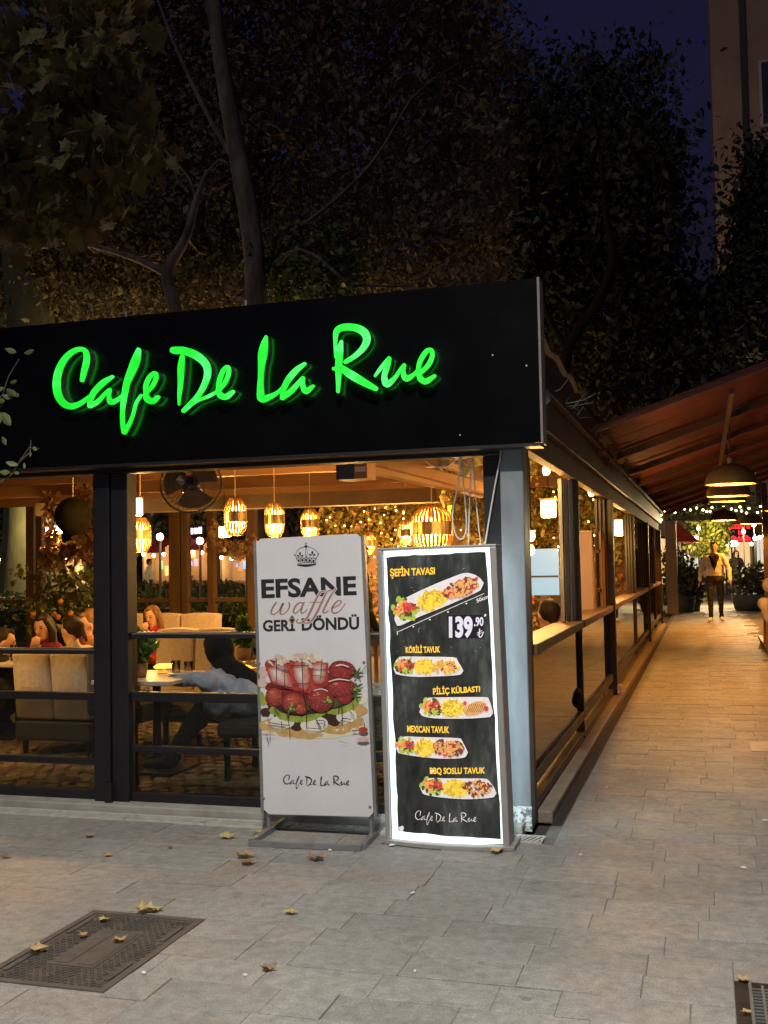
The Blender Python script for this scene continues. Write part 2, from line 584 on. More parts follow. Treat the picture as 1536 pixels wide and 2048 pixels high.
pave = tag(MB().box(-9, 9, -4, 5.64, -.028, -.0042).box(-.842, 9, 5.64, 34.39, -.028, -.0042).build('pavement', pmat('joint_sand', (.12, .115, .105), (.23, .22, .20), 9, .95)), kind='structure')
MH = (-2.495, -1.985, 3.27, 4.035)        # inspection cover opening
GR = (.05, .75, 2.6, 3.88)                # drain grate opening
ROW, LEN = .205, .41
slabs = []
y = 1.6; k = 0
while y < 34.2:
    off = (k % 2) * LEN * .5 + random.uniform(-.06, .06)
    x = -7.0 + off
    inb = y < 5.36
    while x < 4.2:
        ln = LEN * random.choice((1, 1, 1, .5, 1)) if True else LEN
        x0, x1 = x, x + ln
        x += ln
        if not inb and x0 < -.78:
            x0 = max(x0, -.775)
            if x1 - x0 < .06:
                continue
        if x1 > 1.1 and y > 5.4 and y > 13.5:
            continue
        parts = [(x0, x1)]
        for (a, b2, c, d) in (MH, GR):
            if y + ROW > c and y < d:
                nw = []
                for (p, q) in parts:
                    if q <= a or p >= b2:
                        nw.append((p, q)); continue
                    if p < a: nw.append((p, a))
                    if q > b2: nw.append((b2, q))
                    if y + ROW > d and d - y > .02 or y + ROW - d > .02 and y < d: slabs.append((max(p, a), min(q, b2), d, y + ROW)) if y + ROW - d > .02 else None
                    if c - y > .02: slabs.append((max(p, a), min(q, b2), y, c))
                parts = nw
        for (p, q) in parts:
            if q - p < .05: continue
            y0, y1 = y, y + ROW
            slabs.append((p, q, y0, y1))
    y += ROW; k += 1
def area_px(sl):
    cs = [project((sl[a], sl[b], 0)) for a, b in ((0, 2), (1, 2), (1, 3), (0, 3))]
    if any(c is None for c in cs): return 0
    if max(c[0] for c in cs) < 2 or min(c[0] for c in cs) > 1534 or min(c[1] for c in cs) > 2046: return 0
    return abs(sum(cs[i][0] * cs[(i + 1) % 4][1] - cs[(i + 1) % 4][0] * cs[i][1] for i in range(4))) / 2
slabs.sort(key=area_px, reverse=True)
def slab_geo(mb, w, d, cx=0, cy=0, cz=0, tx=0, ty=0):
    g, c, h = .0012, .003, .018
    ring = lambda i, z: [(cx + sx * (w / 2 - i), cy + sy * (d / 2 - i), cz + z + tx * sx + ty * sy) for sx, sy in ((-1, -1), (1, -1), (1, 1), (-1, 1))]
    vs = ring(g, -.0075) + ring(g, -c * .6) + ring(g + c, 0)
    fs = [(8, 9, 10, 11)]
    for r in (0, 4):
        for i in range(4):
            fs.append((r + i, r + (i + 1) % 4, r + 4 + (i + 1) % 4, r + 4 + i))
    mb.add(vs, fs)
cache = {}
rest = MB()
for i, (a, b2, c, d) in enumerate(slabs):
    w, dp = b2 - a, d - c
    cz = random.uniform(-.002, .002)
    if i < 300:
        key = (round(w, 3), round(dp, 3))
        if key not in cache:
            m_ = MB(); slab_geo(m_, w, dp)
            me = bpy.data.meshes.new('paving_slab'); me.from_pydata(m_.v, [], m_.f); me.materials.append(M_paver); cache[key] = me
        o = bpy.data.objects.new('paving_slab', cache[key]); COL.objects.link(o); o.parent = pave
        o.location = ((a + b2) / 2, (c + d) / 2, cz)
        o.rotation_euler = (random.gauss(0, .0025), random.gauss(0, .002), random.gauss(0, .002))
    else:
        slab_geo(rest, w, dp, (a + b2) / 2, (c + d) / 2, cz, random.gauss(0, .0006), random.gauss(0, .0006))
tag(rest.build('paving_slab_rest', M_paver_far, pave), kind='stuff')

# garden and far street behind the cafe
lawn = tag(MB().box(-60, -1.05, 17.0, 44, -.029, .06).build('lawn', pmat('night_grass', (.03, .05, .012), (.07, .10, .03), 6, .9, bump=.5, bscale=40)), kind='structure')
tag(MB().box(-60, -3.2, 27.5, 31, .0, .066).build('garden_path', pmat('path_gravel', (.30, .27, .22), (.38, .34, .28), 12, .9, bump=.3)), kind='structure')
tag(MB().box(-80, 80, 44.2, 60, -.029, -.004).build('road', pmat('asphalt', (.045, .045, .05), (.065, .065, .07), 20, .8, bump=.2)), kind='structure')
tag(MB().box(-1.0, 30, 34.4, 44.1, -.029, -.008).build('far_pavement', pmat('far_paving', (.16, .14, .12), (.22, .20, .17), 3, .6, .8)), kind='structure')

# ------------------------------------------------------------------ cafe pavilion
YF, XS = 5.80, -.95
cafe = thing('cafe_pavilion', (-4.0, 9.0, 0), 'black framed glass cafe pavilion with open front and long side windows', 'building')
def cbox(name, m, x0, x1, y0, y1, z0, z1, bevel=.004):
    return MB().box(x0, x1, y0, y1, z0, z1).build(name, m, cafe, bevel=bevel)
cbox('plinth', M_concrete, -12.4, -.955, 5.66, 5.96, -.02, .045, .008)
# left double mullion, far-left post, corner post
for a, b2, y0 in ((-3.535, -3.427, 5.73), (-3.421, -3.312, 5.745), (-5.75, -5.53, 5.74)):
    cbox('front_post', M_black, a, b2, y0, 5.86, .045, 2.0)
cbox('post_foot', M_black, -3.45, -3.405, 5.70, 5.728, -.005, .16)
cbox('corner_post', M_postgrey, -1.045, -.918, 5.735, 5.865, .0, 2.05, .006)
cbox('post_foot_sleeve', pmat('chipped_white_paint', (.16, .18, .20), (.70, .70, .68), 42, .7, bump=.4, mixpow=(.46, .54)), -1.047, -.916, 5.733, 5.7345, .0, .13, 0)
cbox('corner_jamb', M_black, -1.142, -1.048, 5.76, 5.86, .045, 2.0)
cbox('corner_post_return', M_black, -.975, -.92, 5.868, 5.95, .0, 2.05)
cbox('header_beam', M_black, -12.4, -.92, 5.74, 5.87, 2.003, 2.10)
def rails(x0, x1, zs, tk):
    for z, t in zip(zs, tk):
        cbox('window_rail', M_black, x0, x1, 5.772, 5.828, z - t, z)
rails(-3.31, -1.144, (1.045, .69, .372, .098), (.036, .055, .036, .055))
rails(-5.528, -3.537, (.948, .68, .285, .098), (.036, .045, .036, .055))
rails(-12.4, -5.752, (.948, .68, .285, .098), (.036, .045, .036, .055))
for x0, x1, zz in ((-3.31, -1.144, ((.098, .336), (.372, .635), (.69, 1.009))), (-5.528, -3.537, ((.098, .249), (.285, .635), (.68, .912))),
                   (-12.4, -5.752, ((.098, .249), (.285, .635), (.68, .912)))):
    for j, (a, b2) in enumerate(zz):
        cbox('glass_pane', M_glass, x0 + .002, x1 - .002, 5.797, 5.803, a + .001, b2 - .001, 0)
        if j < 2:
            cbox('glass_pane', M_glass2, x0 + .002, x1 - .002, 5.812, 5.818, a + .001, b2 - .001, 0)
for x0, x1 in ((-3.3, -1.15), (-5.5, -3.54)):
    cbox('glass_track', M_alu, x0, x1, 5.769, 5.7715, .937 if x0 < -4 else 1.034, .942 if x0 < -4 else 1.039, 0)

M_sill = pmat('dark_oiled_sill', (.12, .06, .025), (.20, .105, .045), 5, .45, .6, bump=.1, stretch=(1, .12, 1))
# side wall along the alley
side_y = [5.95, 8.45, 11.28, 15.42, 18.6, 21.6, 23.9]
cbox('side_kerb', M_kerb, -.93, -.842, 5.98, 24.0, -.015, .055, .01)
cbox('side_plinth', M_kerb, -1.04, -.932, 5.98, 24.0, -.015, .085, .006)
cbox('side_gutter', pmat('dark_gutter', (.02, .018, .016), (.05, .04, .035), 25, .8, bump=.3), -.84, -.782, 5.90, 24.0, -.02, -.0034, 0)
cbox('side_bottom_rail', M_brownmetal, -.985, -.925, 5.97, 24.0, .20, .27)
cbox('side_bottom_rail', M_brownmetal, -.985, -.925, 5.97, 24.0, .086, .115)
for i in range(len(side_y) - 1):
    a, b2 = side_y[i], side_y[i + 1]
    cbox('side_sill', M_sill, -1.10, -.905, a + .052, b2 - .052, .905, .965, .006)
    cbox('side_glass', M_sideglass, -.956, -.950, a + .052, b2 - .052, .271, .904, 0)
    big = i + 1 in (2, 4, 6)
    y1 = b2
    w = .10 if big else .045
    cbox('side_post', M_brownmetal, -.99, -.89 if big else -.925, y1 - w / 2, y1 + w / 2, .0565, 2.05)
    # sliding window stiles parked beside the post
    for q in range(3):
        yy = y1 - .10 - q * .085 - (.03 if big else 0)
        cbox('window_stile', M_postgrey if i == 0 else M_brownmetal, -.985 - q * .03, -.955 - q * .03, yy - .035, yy + .035, .967, 2.048)
cbox('post_base_chip', pmat('chipped_white_plaster', (.55, .45, .32), (.7, .62, .5), 30, .8, bump=.4), -.888, -.845, 11.21, 11.33, .056, .16, .012)
cbox('side_beam', pmat('brown_fascia_board', (.085, .05, .02), (.13, .08, .032), 4, .6, .75, spec=.2, bump=.1, stretch=(1, .15, 1)), -1.0, -.93, 5.98, 24.0, 2.052, 2.30)
cbox('side_fascia', M_brownmetal, -.928, -.875, 5.98, 24.0, 2.20, 2.40)
cbox('eave_trim', M_black, -.99, -.83, 5.90, 24.0, 2.402, 2.45)
# back glazing of the room and its timber posts
M_post_wood = pmat('dark_timber_post', (.10, .055, .025), (.17, .095, .045), 6, .5, .65, bump=.1, stretch=(1, 1, .15))
for px, w in ((64, .16), (82, .12), (352, .2), (372, .12), (424, .12), (210, .14), (505, .14)):
    p = at(px, 1100, 16.4)
    cbox('back_post', M_post_wood, p.x - w / 2, p.x + w / 2, 16.33, 16.47, .0, 2.62)
cbox('back_rail', M_post_wood, -12.4, -6.0, 16.36, 16.44, .86, .93)
cbox('back_header', M_wood, -12.4, -6.0, 16.30, 16.50, 2.625, 2.86)
cbox('back_wall', pmat('dark_brown_wall', (.10, .06, .03), (.16, .09, .05), 3, .7, bump=.1), -5.9, -1.0, 16.42, 16.6, .0, 2.9)
cbox('left_wall', M_brownmetal, -12.5, -12.41, 5.7, 16.6, .0, 2.9)
cbox('end_wall', M_brownmetal, -5.9, -1.0, 23.9, 24.05, .0, 2.3)
# roof cloth and timbers
M_cloth = pmat('tan_roof_cloth', (.42, .30, .17), (.52, .38, .22), 1.2, .8, bump=.05, bscale=6)
rv = MB()
nx, ny = 26, 60
for j in range(ny + 1):
    for i in range(nx + 1):
        X = -12.4 + (11.5) * i / nx; Y = 5.95 + (16.6 - 5.95) * j / ny
        rv.v.append((X, Y, 2.74 + .05 * abs(math.sin(Y * 4.1)) + .02 * math.sin(X * 3)))
for j in range(ny):
    for i in range(nx):
        a = j * (nx + 1) + i; rv.f.append([a, a + 1, a + nx + 2, a + nx + 1]); rv.m.append(0)
ro = rv.build('roof_cloth', M_cloth, cafe, smooth=True)
sm = ro.modifiers.new('thick', 'SOLIDIFY'); sm.thickness = .02; sm.offset = 1
cbox('roof_cloth_rear', M_cloth, -5.9, -.9, 16.62, 24.0, 2.46, 2.5, 0)
cbox('roof_edge_front', M_black, -12.4, -.92, 5.88, 5.94, 2.11, 2.84)
cbox('roof_edge_side', M_black, -.955, -.93, 5.95, 16.6, 2.452, 2.84)
for yy in (7.4, 9.2, 11.0, 12.8, 14.6):
    cbox('ceiling_beam', M_woodx, -12.3, -1.02, yy - .06, yy + .06, 2.44, 2.62)
for xx in (-10.8, -8.7, -6.6, -4.6, -2.9, -1.6):
    cbox('rafter', M_wood, xx - .045, xx + .045, 5.95, 16.3, 2.622, 2.72)
cbox('ceiling_duct', pmat('tan_duct', (.24, .18, .11), (.32, .24, .15), 4, .6), -9.0, -3.2, 13.1, 13.4, 2.2, 2.38)
# pale timber batten under the header, seen through the opening
mb = MB(); mb.beam(at(905, 912, 6.4) + Vector((-.9, .9, .13)), at(1000, 985, 9.0), .06, .08)
mb.build('roof_batten', M_wood, cafe)
mb = MB(); mb.beam(at(730, 930, 7.6), at(968, 985, 10.4), .10, .10); mb.build('roof_batten', M_wood, cafe)
mb = MB(); mb.beam(at(880, 925, 7.4), at(975, 960, 9.4), .04, .05); mb.build('roof_batten', M_wood, cafe)

# floor of the cafe: rough brown cobbles
floor = tag(MB().box(-12.4, -1.05, 5.965, 24, -.028, -.012).build('cafe_floor', pmat('floor_mortar', (.10, .07, .045), (.16, .11, .07), 20, .9, bump=.2)), kind='structure')
cb = MB(); s = .115
yy = 6.02; r_ = 0
while yy < 12.5:
    xx = -7.5 + (r_ % 2) * s / 2
    while xx < -1.1:
        w, d = s * random.uniform(.8, .95) / 2, s * random.uniform(.75, .92) / 2; h = random.uniform(.004, .02)
        jx, jy = xx + random.gauss(0, .008), yy + random.gauss(0, .008)
        t = random.gauss(0, .004)
        cb.add([(jx - w, jy - d, -.0115), (jx + w, jy - d, -.0115), (jx + w, jy + d, -.0115), (jx - w, jy + d, -.0115),
                (jx - w * .75, jy - d * .7, h + t), (jx + w * .75, jy - d * .7, h - t), (jx + w * .75, jy + d * .7, h), (jx - w * .75, jy + d * .7, h)],
               [(4, 5, 6, 7), (0, 1, 5, 4), (1, 2, 6, 5), (2, 3, 7, 6), (3, 0, 4, 7)])
        xx += s
    yy += s * .95; r_ += 1
tag(cb.build('cobbles', pmat('brown_cobble', (.20, .13, .07), (.34, .23, .13), 9, .5, .8, bump=.3, rand='island', rand_amt=.3), floor), kind='stuff')

# ------------------------------------------------------------------ green sign
SY = 5.60
sign = thing('shop_sign', (-3.0, SY, 2.04), 'long black sign box with glowing green script letters over the cafe front', 'sign')
M_signblack = pmat('gloss_black_sheet', (.0016, .0018, .0024), (.0035, .0036, .004), 2.2, .16, .42, spec=.08)
MB().box(-6.6, -.80, SY, SY + .13, 2.045, 2.912).build('sign_panel', M_signblack, sign)
MB().box(-.7985, -.786, SY - .004, SY + .135, 2.04, 2.917).build('edge_trim', pmat('dull_trim', (.16, .145, .135), (.22, .2, .19), 20, .6, metallic=.3), sign)
MB().box(-6.6, -.80, SY - .004, SY + .13, 2.026, 2.043).build('bottom_trim', M_black, sign)
for px, py in ((490, 614), (250, 632)):
    p = at(px, py, SY); MB().box(p.x - .006, p.x + .006, SY + .01, SY + .02, 2.913, 2.945).build('screw', M_alu, sign)
for px, py in ((1053, 731), (985, 710), (920, 870)):
    p = at(px, py, SY - .003); MB().box(p.x - .004, p.x + .004, SY - .004, SY - .0005, p.z - .004, p.z + .004).build('screw', M_alu, sign)
Z5 = lambda x, y: (80 + x / 3.491, 620 + y / 3.491)
Z6 = lambda x, y: (480 + x / 3.491, 620 + y / 3.491)
LOGO = [
 ('letter_c', Z5, [[(290,490,26),(306,420,38),(322,350,40),(316,292,34),(285,272,30),(230,287,34),(170,340,40),(128,420,46),(112,510,50),(122,590,50),(160,650,48),(215,672,42),(280,650,32),(345,602,22)]]),
 ('letter_a', Z5, [[(503,464,20),(440,505,38),(380,565,38),(350,620,34),(346,668,34)],[(348,668,32),(400,640,30),(450,585,24),(487,552,16),(478,600,24),(492,642,38),(540,625,26),(585,585,20)]]),
 ('letter_f', Z5, [[(685,275,26),(650,345,26),(625,420,30),(605,500,42),(585,600,38),(573,700,28),(574,790,30),(586,850,38)],[(690,285,24),(678,370,26),(645,440,28),(618,500,24)],[(590,850,34),(625,790,26),(650,725,20),(670,650,20),(705,595,18)]]),
 ('letter_e', Z5, [[(735,585,24),(735,530,30),(760,470,30),(798,440,28),(808,470,28),(785,525,26),(740,580,22)],[(735,580,30),(748,622,44),(785,636,40),(822,608,26)]]),
 ('letter_d', Z5, [[(990,325,30),(982,400,44),(978,500,34),(970,600,22),(967,660,12)],[(930,280,48),(1000,284,54),(1080,312,56),(1148,368,52),(1168,430,46),(1152,505,40),(1110,585,34),(1060,645,34),(1000,703,28)],[(1040,665,26),(1100,632,20),(1180,600,22),(1232,570,18)]]),
 ('letter_e', Z5, [[(1238,580,22),(1248,500,30),(1275,425,30),(1308,398,28),(1314,440,28),(1290,505,28),(1250,555,24)],[(1240,555,30),(1260,597,42),(1300,604,38),(1345,570,26)]]),
 ('letter_l', Z6, [[(180,185,18),(168,240,48),(156,310,62),(148,380,46),(143,470,38),(140,560,44),(150,618,52),(205,606,38),(260,575,24),(300,535,18)]]),
 ('letter_a', Z6, [[(450,374,22),(390,420,38),(335,485,40),(300,555,34),(292,615,26)],[(294,613,32),(350,570,38),(405,510,28),(440,470,18),(436,520,30),(458,566,40),(510,530,20)]]),
 ('letter_r', Z6, [[(706,218,20),(694,280,46),(688,360,46),(686,430,42),(684,510,28),(682,568,22)],[(668,330,20),(664,230,22),(672,150,38),(720,120,46),(800,122,50),(862,152,56),(884,205,50),(858,265,40),(800,320,32),(735,362,28)],[(655,410,26),(705,408,44)],[(700,400,44),(780,455,58),(870,508,50),(945,548,34)]]),
 ('letter_u', Z6, [[(940,460,14),(985,400,24),(1042,330,18),(1028,390,34),(1006,460,36),(1022,516,46),(1075,478,28),(1125,405,20),(1148,380,18),(1137,430,30),(1158,478,40),(1212,450,26),(1242,415,20)]]),
 ('letter_e', Z6, [[(1238,445,26),(1255,360,32),(1298,290,32),(1335,280,28),(1340,325,30),(1312,385,32),(1262,435,28)],[(1245,440,34),(1262,482,42),(1300,496,40),(1358,460,26)]]),
]
def lit_green():
    m = bpy.data.materials.new('green_lit_acrylic'); m.use_nodes = True
    N, L = m.node_tree.nodes, m.node_tree.links; b = N['Principled BSDF']
    tc = N.new('ShaderNodeTexCoord'); no = N.new('ShaderNodeTexNoise'); no.inputs['Scale'].default_value = 7; no.inputs['Detail'].default_value = 3; L.new(tc.outputs['Object'], no.inputs['Vector'])
    r = N.new('ShaderNodeValToRGB'); r.color_ramp.elements[0].position = .36; r.color_ramp.elements[0].color = (.004, .62, .012, 1); r.color_ramp.elements[1].position = .70; r.color_ramp.elements[1].color = (.10, 1, .22, 1)
    x = r.color_ramp.elements.new(.54); x.color = (.015, 1, .035, 1)
    L.new(no.outputs[0], r.inputs[0]); L.new(r.outputs[0], b.inputs['Emission Color']); b.inputs['Emission Strength'].default_value = 1.15; b.inputs['Base Color'].default_value = (.02, .4, .05, 1)
    return m
M_green = lit_green()
M_halo = emat('green_halo_added', (.01, 1.0, .03), 15.0)  # glow added behind the letters for camera bloom and light leakage
M_return = pmat('letter_side_metal', (.16, .17, .17), (.24, .25, .25), 20, .35, metallic=.6)
def letter(name, zf, strokes, parent):
    mb = MB()
    for q, st in enumerate(strokes):
        pr = ribbon(st, 7)
        yf = SY - .085 - .0012 * q
        L_, R_ = [], []
        for l, r in pr:
            a = at(*zf(*l), SY - .085); b2 = at(*zf(*r), SY - .085)
            L_.append((a.x, a.z)); R_.append((b2.x, b2.z))
        loop = L_ + R_[::-1]; n = len(pr)
        vs = []
        for yy in (yf, yf + .012, SY - .014 - .0012 * q):
            vs += [(x, yy, z) for x, z in loop]
        m = len(loop)
        mb.mat(0).add(vs, [(i, i + 1, m - 2 - i, m - 1 - i) for i in range(n - 1)] + [(i, m + i, m + (i + 1) % m, (i + 1) % m) for i in range(m)])
        mb.mat(1).add(vs, [(m + i, 2 * m + i, 2 * m + (i + 1) % m, m + (i + 1) % m) for i in range(m)])
        mb.mat(2).add([(x, SY - .0142 - .0012 * q, z) for x, z in loop], [(m - 1 - i, m - 2 - i, i + 1, i) for i in range(n - 1)])
    return mb.build(name, [M_green, M_return, M_halo], parent)
for nm, zf, st in LOGO:
    letter(nm, zf, st, sign)
# flat version of the lettering for the two boards: normalised strokes
_pts = []
FLAT = []
for nm, zf, st in LOGO:
    for s_ in st:
        q = []
        for (x, y_, w) in s_:
            p = at(*zf(x, y_), SY); q.append((p.x, p.z, w / 3.491 * SY / FPX)); _pts.append((p.x, p.z))
        FLAT.append(q)
_pts = np.array(_pts); _mn, _mx = _pts.min(0), _pts.max(0)
def put_logo(mb, quad, fmap, wscale=.85):
    tl, tr, br, bl = [np.array(q, float) for q in quad]
    W = np.linalg.norm(tr - tl)
    for s_ in FLAT:
        st = []
        for x, z, w in s_:
            u, v = (x - _mn[0]) / (_mx[0] - _mn[0]), (z - _mn[1]) / (_mx[1] - _mn[1])
            p = (bl * (1 - u) + br * u) * (1 - v) + (tl * (1 - u) + tr * u) * v
            st.append((p[0], p[1], w / (_mx[0] - _mn[0]) * W * wscale))
        flat_ribbon(mb, st, fmap, 4)

# ------------------------------------------------------------------ white waffle board on a steel stand
BY = 5.42
board = thing('waffle_board', (-1.95, BY, 0), 'white standing board with a strawberry waffle picture and black lettering', 'sign board')
M_white = pmat('white_vinyl', (.66, .645, .66), (.75, .735, .75), 2.2, .35, .5, spec=.35)
def bpt(px, py, off):
    p = at(px, py, BY - .03); return (p.x, BY - .03 - off, p.z)
TLb, TRb, BRb, BLb = (512, 1078), (721, 1067), (747, 1634), (528, 1628)
_c = [bpt(*q, 0) for q in (TLb, TRb, BRb, BLb)]
def chamfer(tl, tr, br, bl, k=.05):
    out = []
    ring = [np.array(q, float) for q in (tl, tr, br, bl)]
    for i in range(4):
        a, b2, c = ring[i - 1], ring[i], ring[(i + 1) % 4]
        out.append(tuple(b2 + (a - b2) / np.linalg.norm(a - b2) * 9)); out.append(tuple(b2 + (c - b2) / np.linalg.norm(c - b2) * 9))
    return out
mb = MB(); rim = chamfer(TLb, TRb, BRb, BLb); fr = [bpt(*q, 0) for q in rim]; bk = [(x, y + .028, z) for x, y, z in fr]
mb.add(fr + bk, [tuple(range(8)), tuple(reversed(range(8, 16)))] + [(i, i + 8, (i + 1) % 8 + 8, (i + 1) % 8) for i in range(8)])
panel = mb.build('panel', M_white, board)
edge = MB()
for q0, q1 in ((TRb, BRb), (TLb, BLb)):
    a, b2 = Vector(bpt(*q0, -.016)), Vector(bpt(*q1, -.016)); sx = .010 if q0 == TRb else -.010
    edge.beam(a + Vector((sx, 0, -.01)), b2 + Vector((sx, 0, 0)), .016, .030, up=Vector((0, 1, 0)))
edge.build('side_tube', M_galv, board)
for px, ptop in ((537, 1622), (742, 1628)):
    p = gr(px, 1664 if px < 600 else 1668); t = at(px, ptop, BY)
    MB().tube([(t.x, BY, .02), (t.x, BY, t.z + .03)], .013, 8).build('leg', M_galv, board)
fl, frr, brr, bll = gr(499, 1692), gr(722, 1701), gr(776, 1645), gr(577, 1640)
mb = MB()
for a, b2 in ((fl, frr), (bll, brr)):
    mb.beam(a + Vector((0, 0, .014)), b2 + Vector((0, 0, .014)), .03, .026)
for a, b2 in ((fl, bll), (frr, brr)):
    d = (b2 - a).normalized() * .0165
    mb.beam(a + d + Vector((0, 0, .0145)), b2 - d + Vector((0, 0, .0145)), .03, .027)
mb.build('base_frame', M_galv, board)
for px, py in ((528, 1596), (728, 1324), (740, 1613), (519, 1326)):
    mb = MB(); p = bpt(px, py, .003); mb.ball(p, (.008, .004, .008), 8, 6); mb.build('bolt', M_galv, board)
M_ink = pmat('black_print', (.018, .016, .018), (.03, .028, .03), 12, .45)
M_rose = pmat('dusty_rose_print', (.36, .17, .14), (.43, .22, .18), 12, .45)
B1 = lambda x, y: bpt(500 + x / 5.689, 1050 + y / 5.689, .0008 + LAY[0])
B2 = lambda x, y: bpt(500 + x / 4.763, 1270 + y / 4.763, .0008 + LAY[0])
LAY[0] = 0
for w_, q_, b_ in (('EFSANE', ((125, 618), (1208, 578), (1215, 800), (132, 838)), .035), ('GERİ', ((145, 1040), (510, 1030), (515, 1208), (148, 1215)), .034), ('DÖNDÜ', ((585, 1030), (1240, 1012), (1243, 1190), (590, 1205)), .034)):
    tx = MB(); put_text(tx, w_, q_, B1, b_); tx.build('headline_print', M_ink, board)
WF = [[(300,880,12),(265,930,15),(240,995,12),(268,1018,7),(325,980,5),(378,888,12),(355,955,14),(345,1008,11),(385,1012,6),(440,955,8),(450,900,12),(438,880,8)],
      [(605,890,8),(560,885,10),(515,930,15),(495,985,13),(520,1004,8),(570,960,5),(618,880,9)],[(612,885,13),(588,950,16),(582,998,10),(612,998,6),(655,955,4)],
      [(845,755,6),(800,768,10),(750,850,16),(690,980,20),(640,1070,16),(575,1115,10),(530,1105,8),(545,1070,6)],
      [(925,745,6),(880,758,10),(830,850,16),(760,1000,20),(700,1090,14),(645,1118,8),(600,1105,6)],[(680,880,4),(835,878,4)],
      [(978,725,10),(930,790,14),(870,900,18),(832,985,14),(852,1000,8),(895,975,5)],
      [(930,950,5),(1010,912,7),(1040,872,10),(1010,860,8),(960,900,15),(930,970,15),(962,1005,10),(1030,970,6),(1085,890,3)],
      [(470,1040,6),(455,1090,6),(480,1120,5),(505,1085,5),(490,1040,4)]]
hl = MB()
for st in WF[3:7]: flat_ribbon(hl, st, B1, 5, 20)
hl.build('script_outline_print', M_white, board)
ws = MB()
for st in WF: flat_ribbon(ws, st, B1, 6, 6)
ws.build('script_print', M_rose, board)
cr = MB()      # crown emblem
for st in ([(545,455,16),(640,462,30),(745,448,16)], [(540,440,6),(640,425,7),(750,432,6)], [(535,400,7),(520,350,8),(505,340,14)], [(752,392,7),(772,340,8),(782,330,14)],
           [(520,330,4),(560,275,5),(630,245,5),(640,245,5)], [(645,245,5),(710,265,5),(770,310,5),(775,330,4)], [(636,255,4),(630,330,5),(640,370,8)], [(645,255,4),(652,330,5),(640,370,8)],
           [(637,200,4),(637,232,5)], [(625,212,5),(650,212,5)]):
    flat_ribbon(cr, st, B1, 6)
flat_blob(cr, 637, 243, 16, 16, B1)
for cx_, cy_ in ((570, 345), (710, 335)):
    flat_blob(cr, cx_, cy_ - 20, 11, 20, B1); flat_blob(cr, cx_ - 22, cy_ + 5, 17, 9, B1, rot=.5); flat_blob(cr, cx_ + 22, cy_ + 5, 17, 9, B1, rot=-.5)
for i in range(5):
    cx_ = 555 + i * 42; flat_blob(cr, cx_, 405 - 6 * math.sin(i), 13, 15, B1); flat_ribbon(cr, [(cx_ - 18, 385, 5), (cx_, 368, 6), (cx_ + 18, 385, 5)], B1)
    flat_ribbon(cr, [(cx_ + 21, 375, 6), (cx_ + 21, 432, 6)], B1)
for i in range(14):
    t = i / 13; flat_blob(cr, 528 + 225 * t, 300 - 52 * math.sin(math.pi * t) - 6, 4, 4, B1, 6)
cr.build('crown_print', M_ink, board)
LAY[0] = 0
lg = MB(); put_logo(lg, ((320, 1332), (944, 1345), (946, 1475), (322, 1462)), B2, 1.25); lg.build('logo_print', M_ink, board)
# the waffle picture
C_ = dict(waf=((.50, .28, .08), (.66, .45, .18)), cream=((.72, .66, .50), (.80, .74, .58)), ban=((.74, .70, .60), (.80, .77, .68)), choc=((.035, .018, .012), (.07, .03, .02)),
          kiwi=((.22, .30, .03), (.42, .48, .08)), red=((.38, .03, .025), (.54, .09, .06)), dred=((.25, .014, .022), (.40, .04, .045)), cut=((.62, .20, .10), (.76, .52, .40)),
          cutw=((.70, .45, .33), (.76, .62, .52)), leaf=((.16, .26, .03), (.36, .42, .08)), pink=((.66, .42, .36), (.72, .55, .50)), dleaf=((.05, .07, .02), (.10, .14, .04)), seed=((.66, .40, .18), (.7, .5, .25)))
PM = {k: pmat('print_' + k, a, b2, 30, .45) for k, (a, b2) in C_.items()}
PK = list(PM); PI = {k: i for i, k in enumerate(PK)}
C_['hot'] = ((.62, .16, .11), (.72, .30, .22)); C_['pale'] = ((.74, .60, .52), (.78, .68, .60)); C_['deep'] = ((.19, .015, .018), (.28, .03, .03))
for k in ('hot', 'pale', 'deep'):
    PM[k] = pmat('print_' + k, *C_[k], 30, .45); PK.append(k); PI[k] = len(PK) - 1
wf = MB()
def W(k): return wf.mat(PI[k])
W('cream'); flat_blob(wf, 600, 880, 500, 110, B2, 40, 0, .05)
W('waf'); flat_blob(wf, 600, 840, 505, 95, B2, 40, -.04, .04)
for cx_, cy_, rx, ry in ((150, 860, 60, 50), (350, 930, 90, 40), (820, 900, 150, 45), (1040, 720, 80, 60), (540, 950, 150, 40)): flat_blob(wf, cx_, cy_, rx, ry, B2, 18, 0, .12)
W('choc')
for i in range(60): W(random.choice(('waf', 'cream', 'waf'))); flat_blob(wf, random.uniform(130, 1060), random.uniform(800, 950) , random.uniform(8, 34), random.uniform(5, 16), B2, 8, random.uniform(-.5, .5), .25)
W('choc'); flat_blob(wf, 590, 660, 430, 110, B2, 40, -.03, .03)
W('dleaf'); flat_blob(wf, 640, 600, 380, 110, B2, 40, -.05, .05)
W('deep'); flat_blob(wf, 560, 500, 400, 150, B2, 40, -.03, .05)
W('choc')
for cx_, cy_, rx, ry in ((150, 735, 50, 45), (450, 850, 70, 60), (800, 800, 75, 65), (600, 760, 400, 45)): flat_blob(wf, cx_, cy_, rx, ry, B2, 18, 0, .1)
W('ban')
for cx_, cy_, rx, ry in ((308, 832, 120, 68), (615, 852, 132, 78), (922, 772, 98, 68), (1060, 600, 60, 60)): flat_blob(wf, cx_, cy_, rx, ry, B2, 22, -.1, .02)
W('kiwi')
for st in ([(215,700,40),(300,770,62),(430,800,60),(580,790,56),(700,740,44)], [(750,730,40),(860,725,60),(960,680,60),(1040,610,44)], [(110,560,40),(130,640,60)]): flat_ribbon(wf, st, B2)
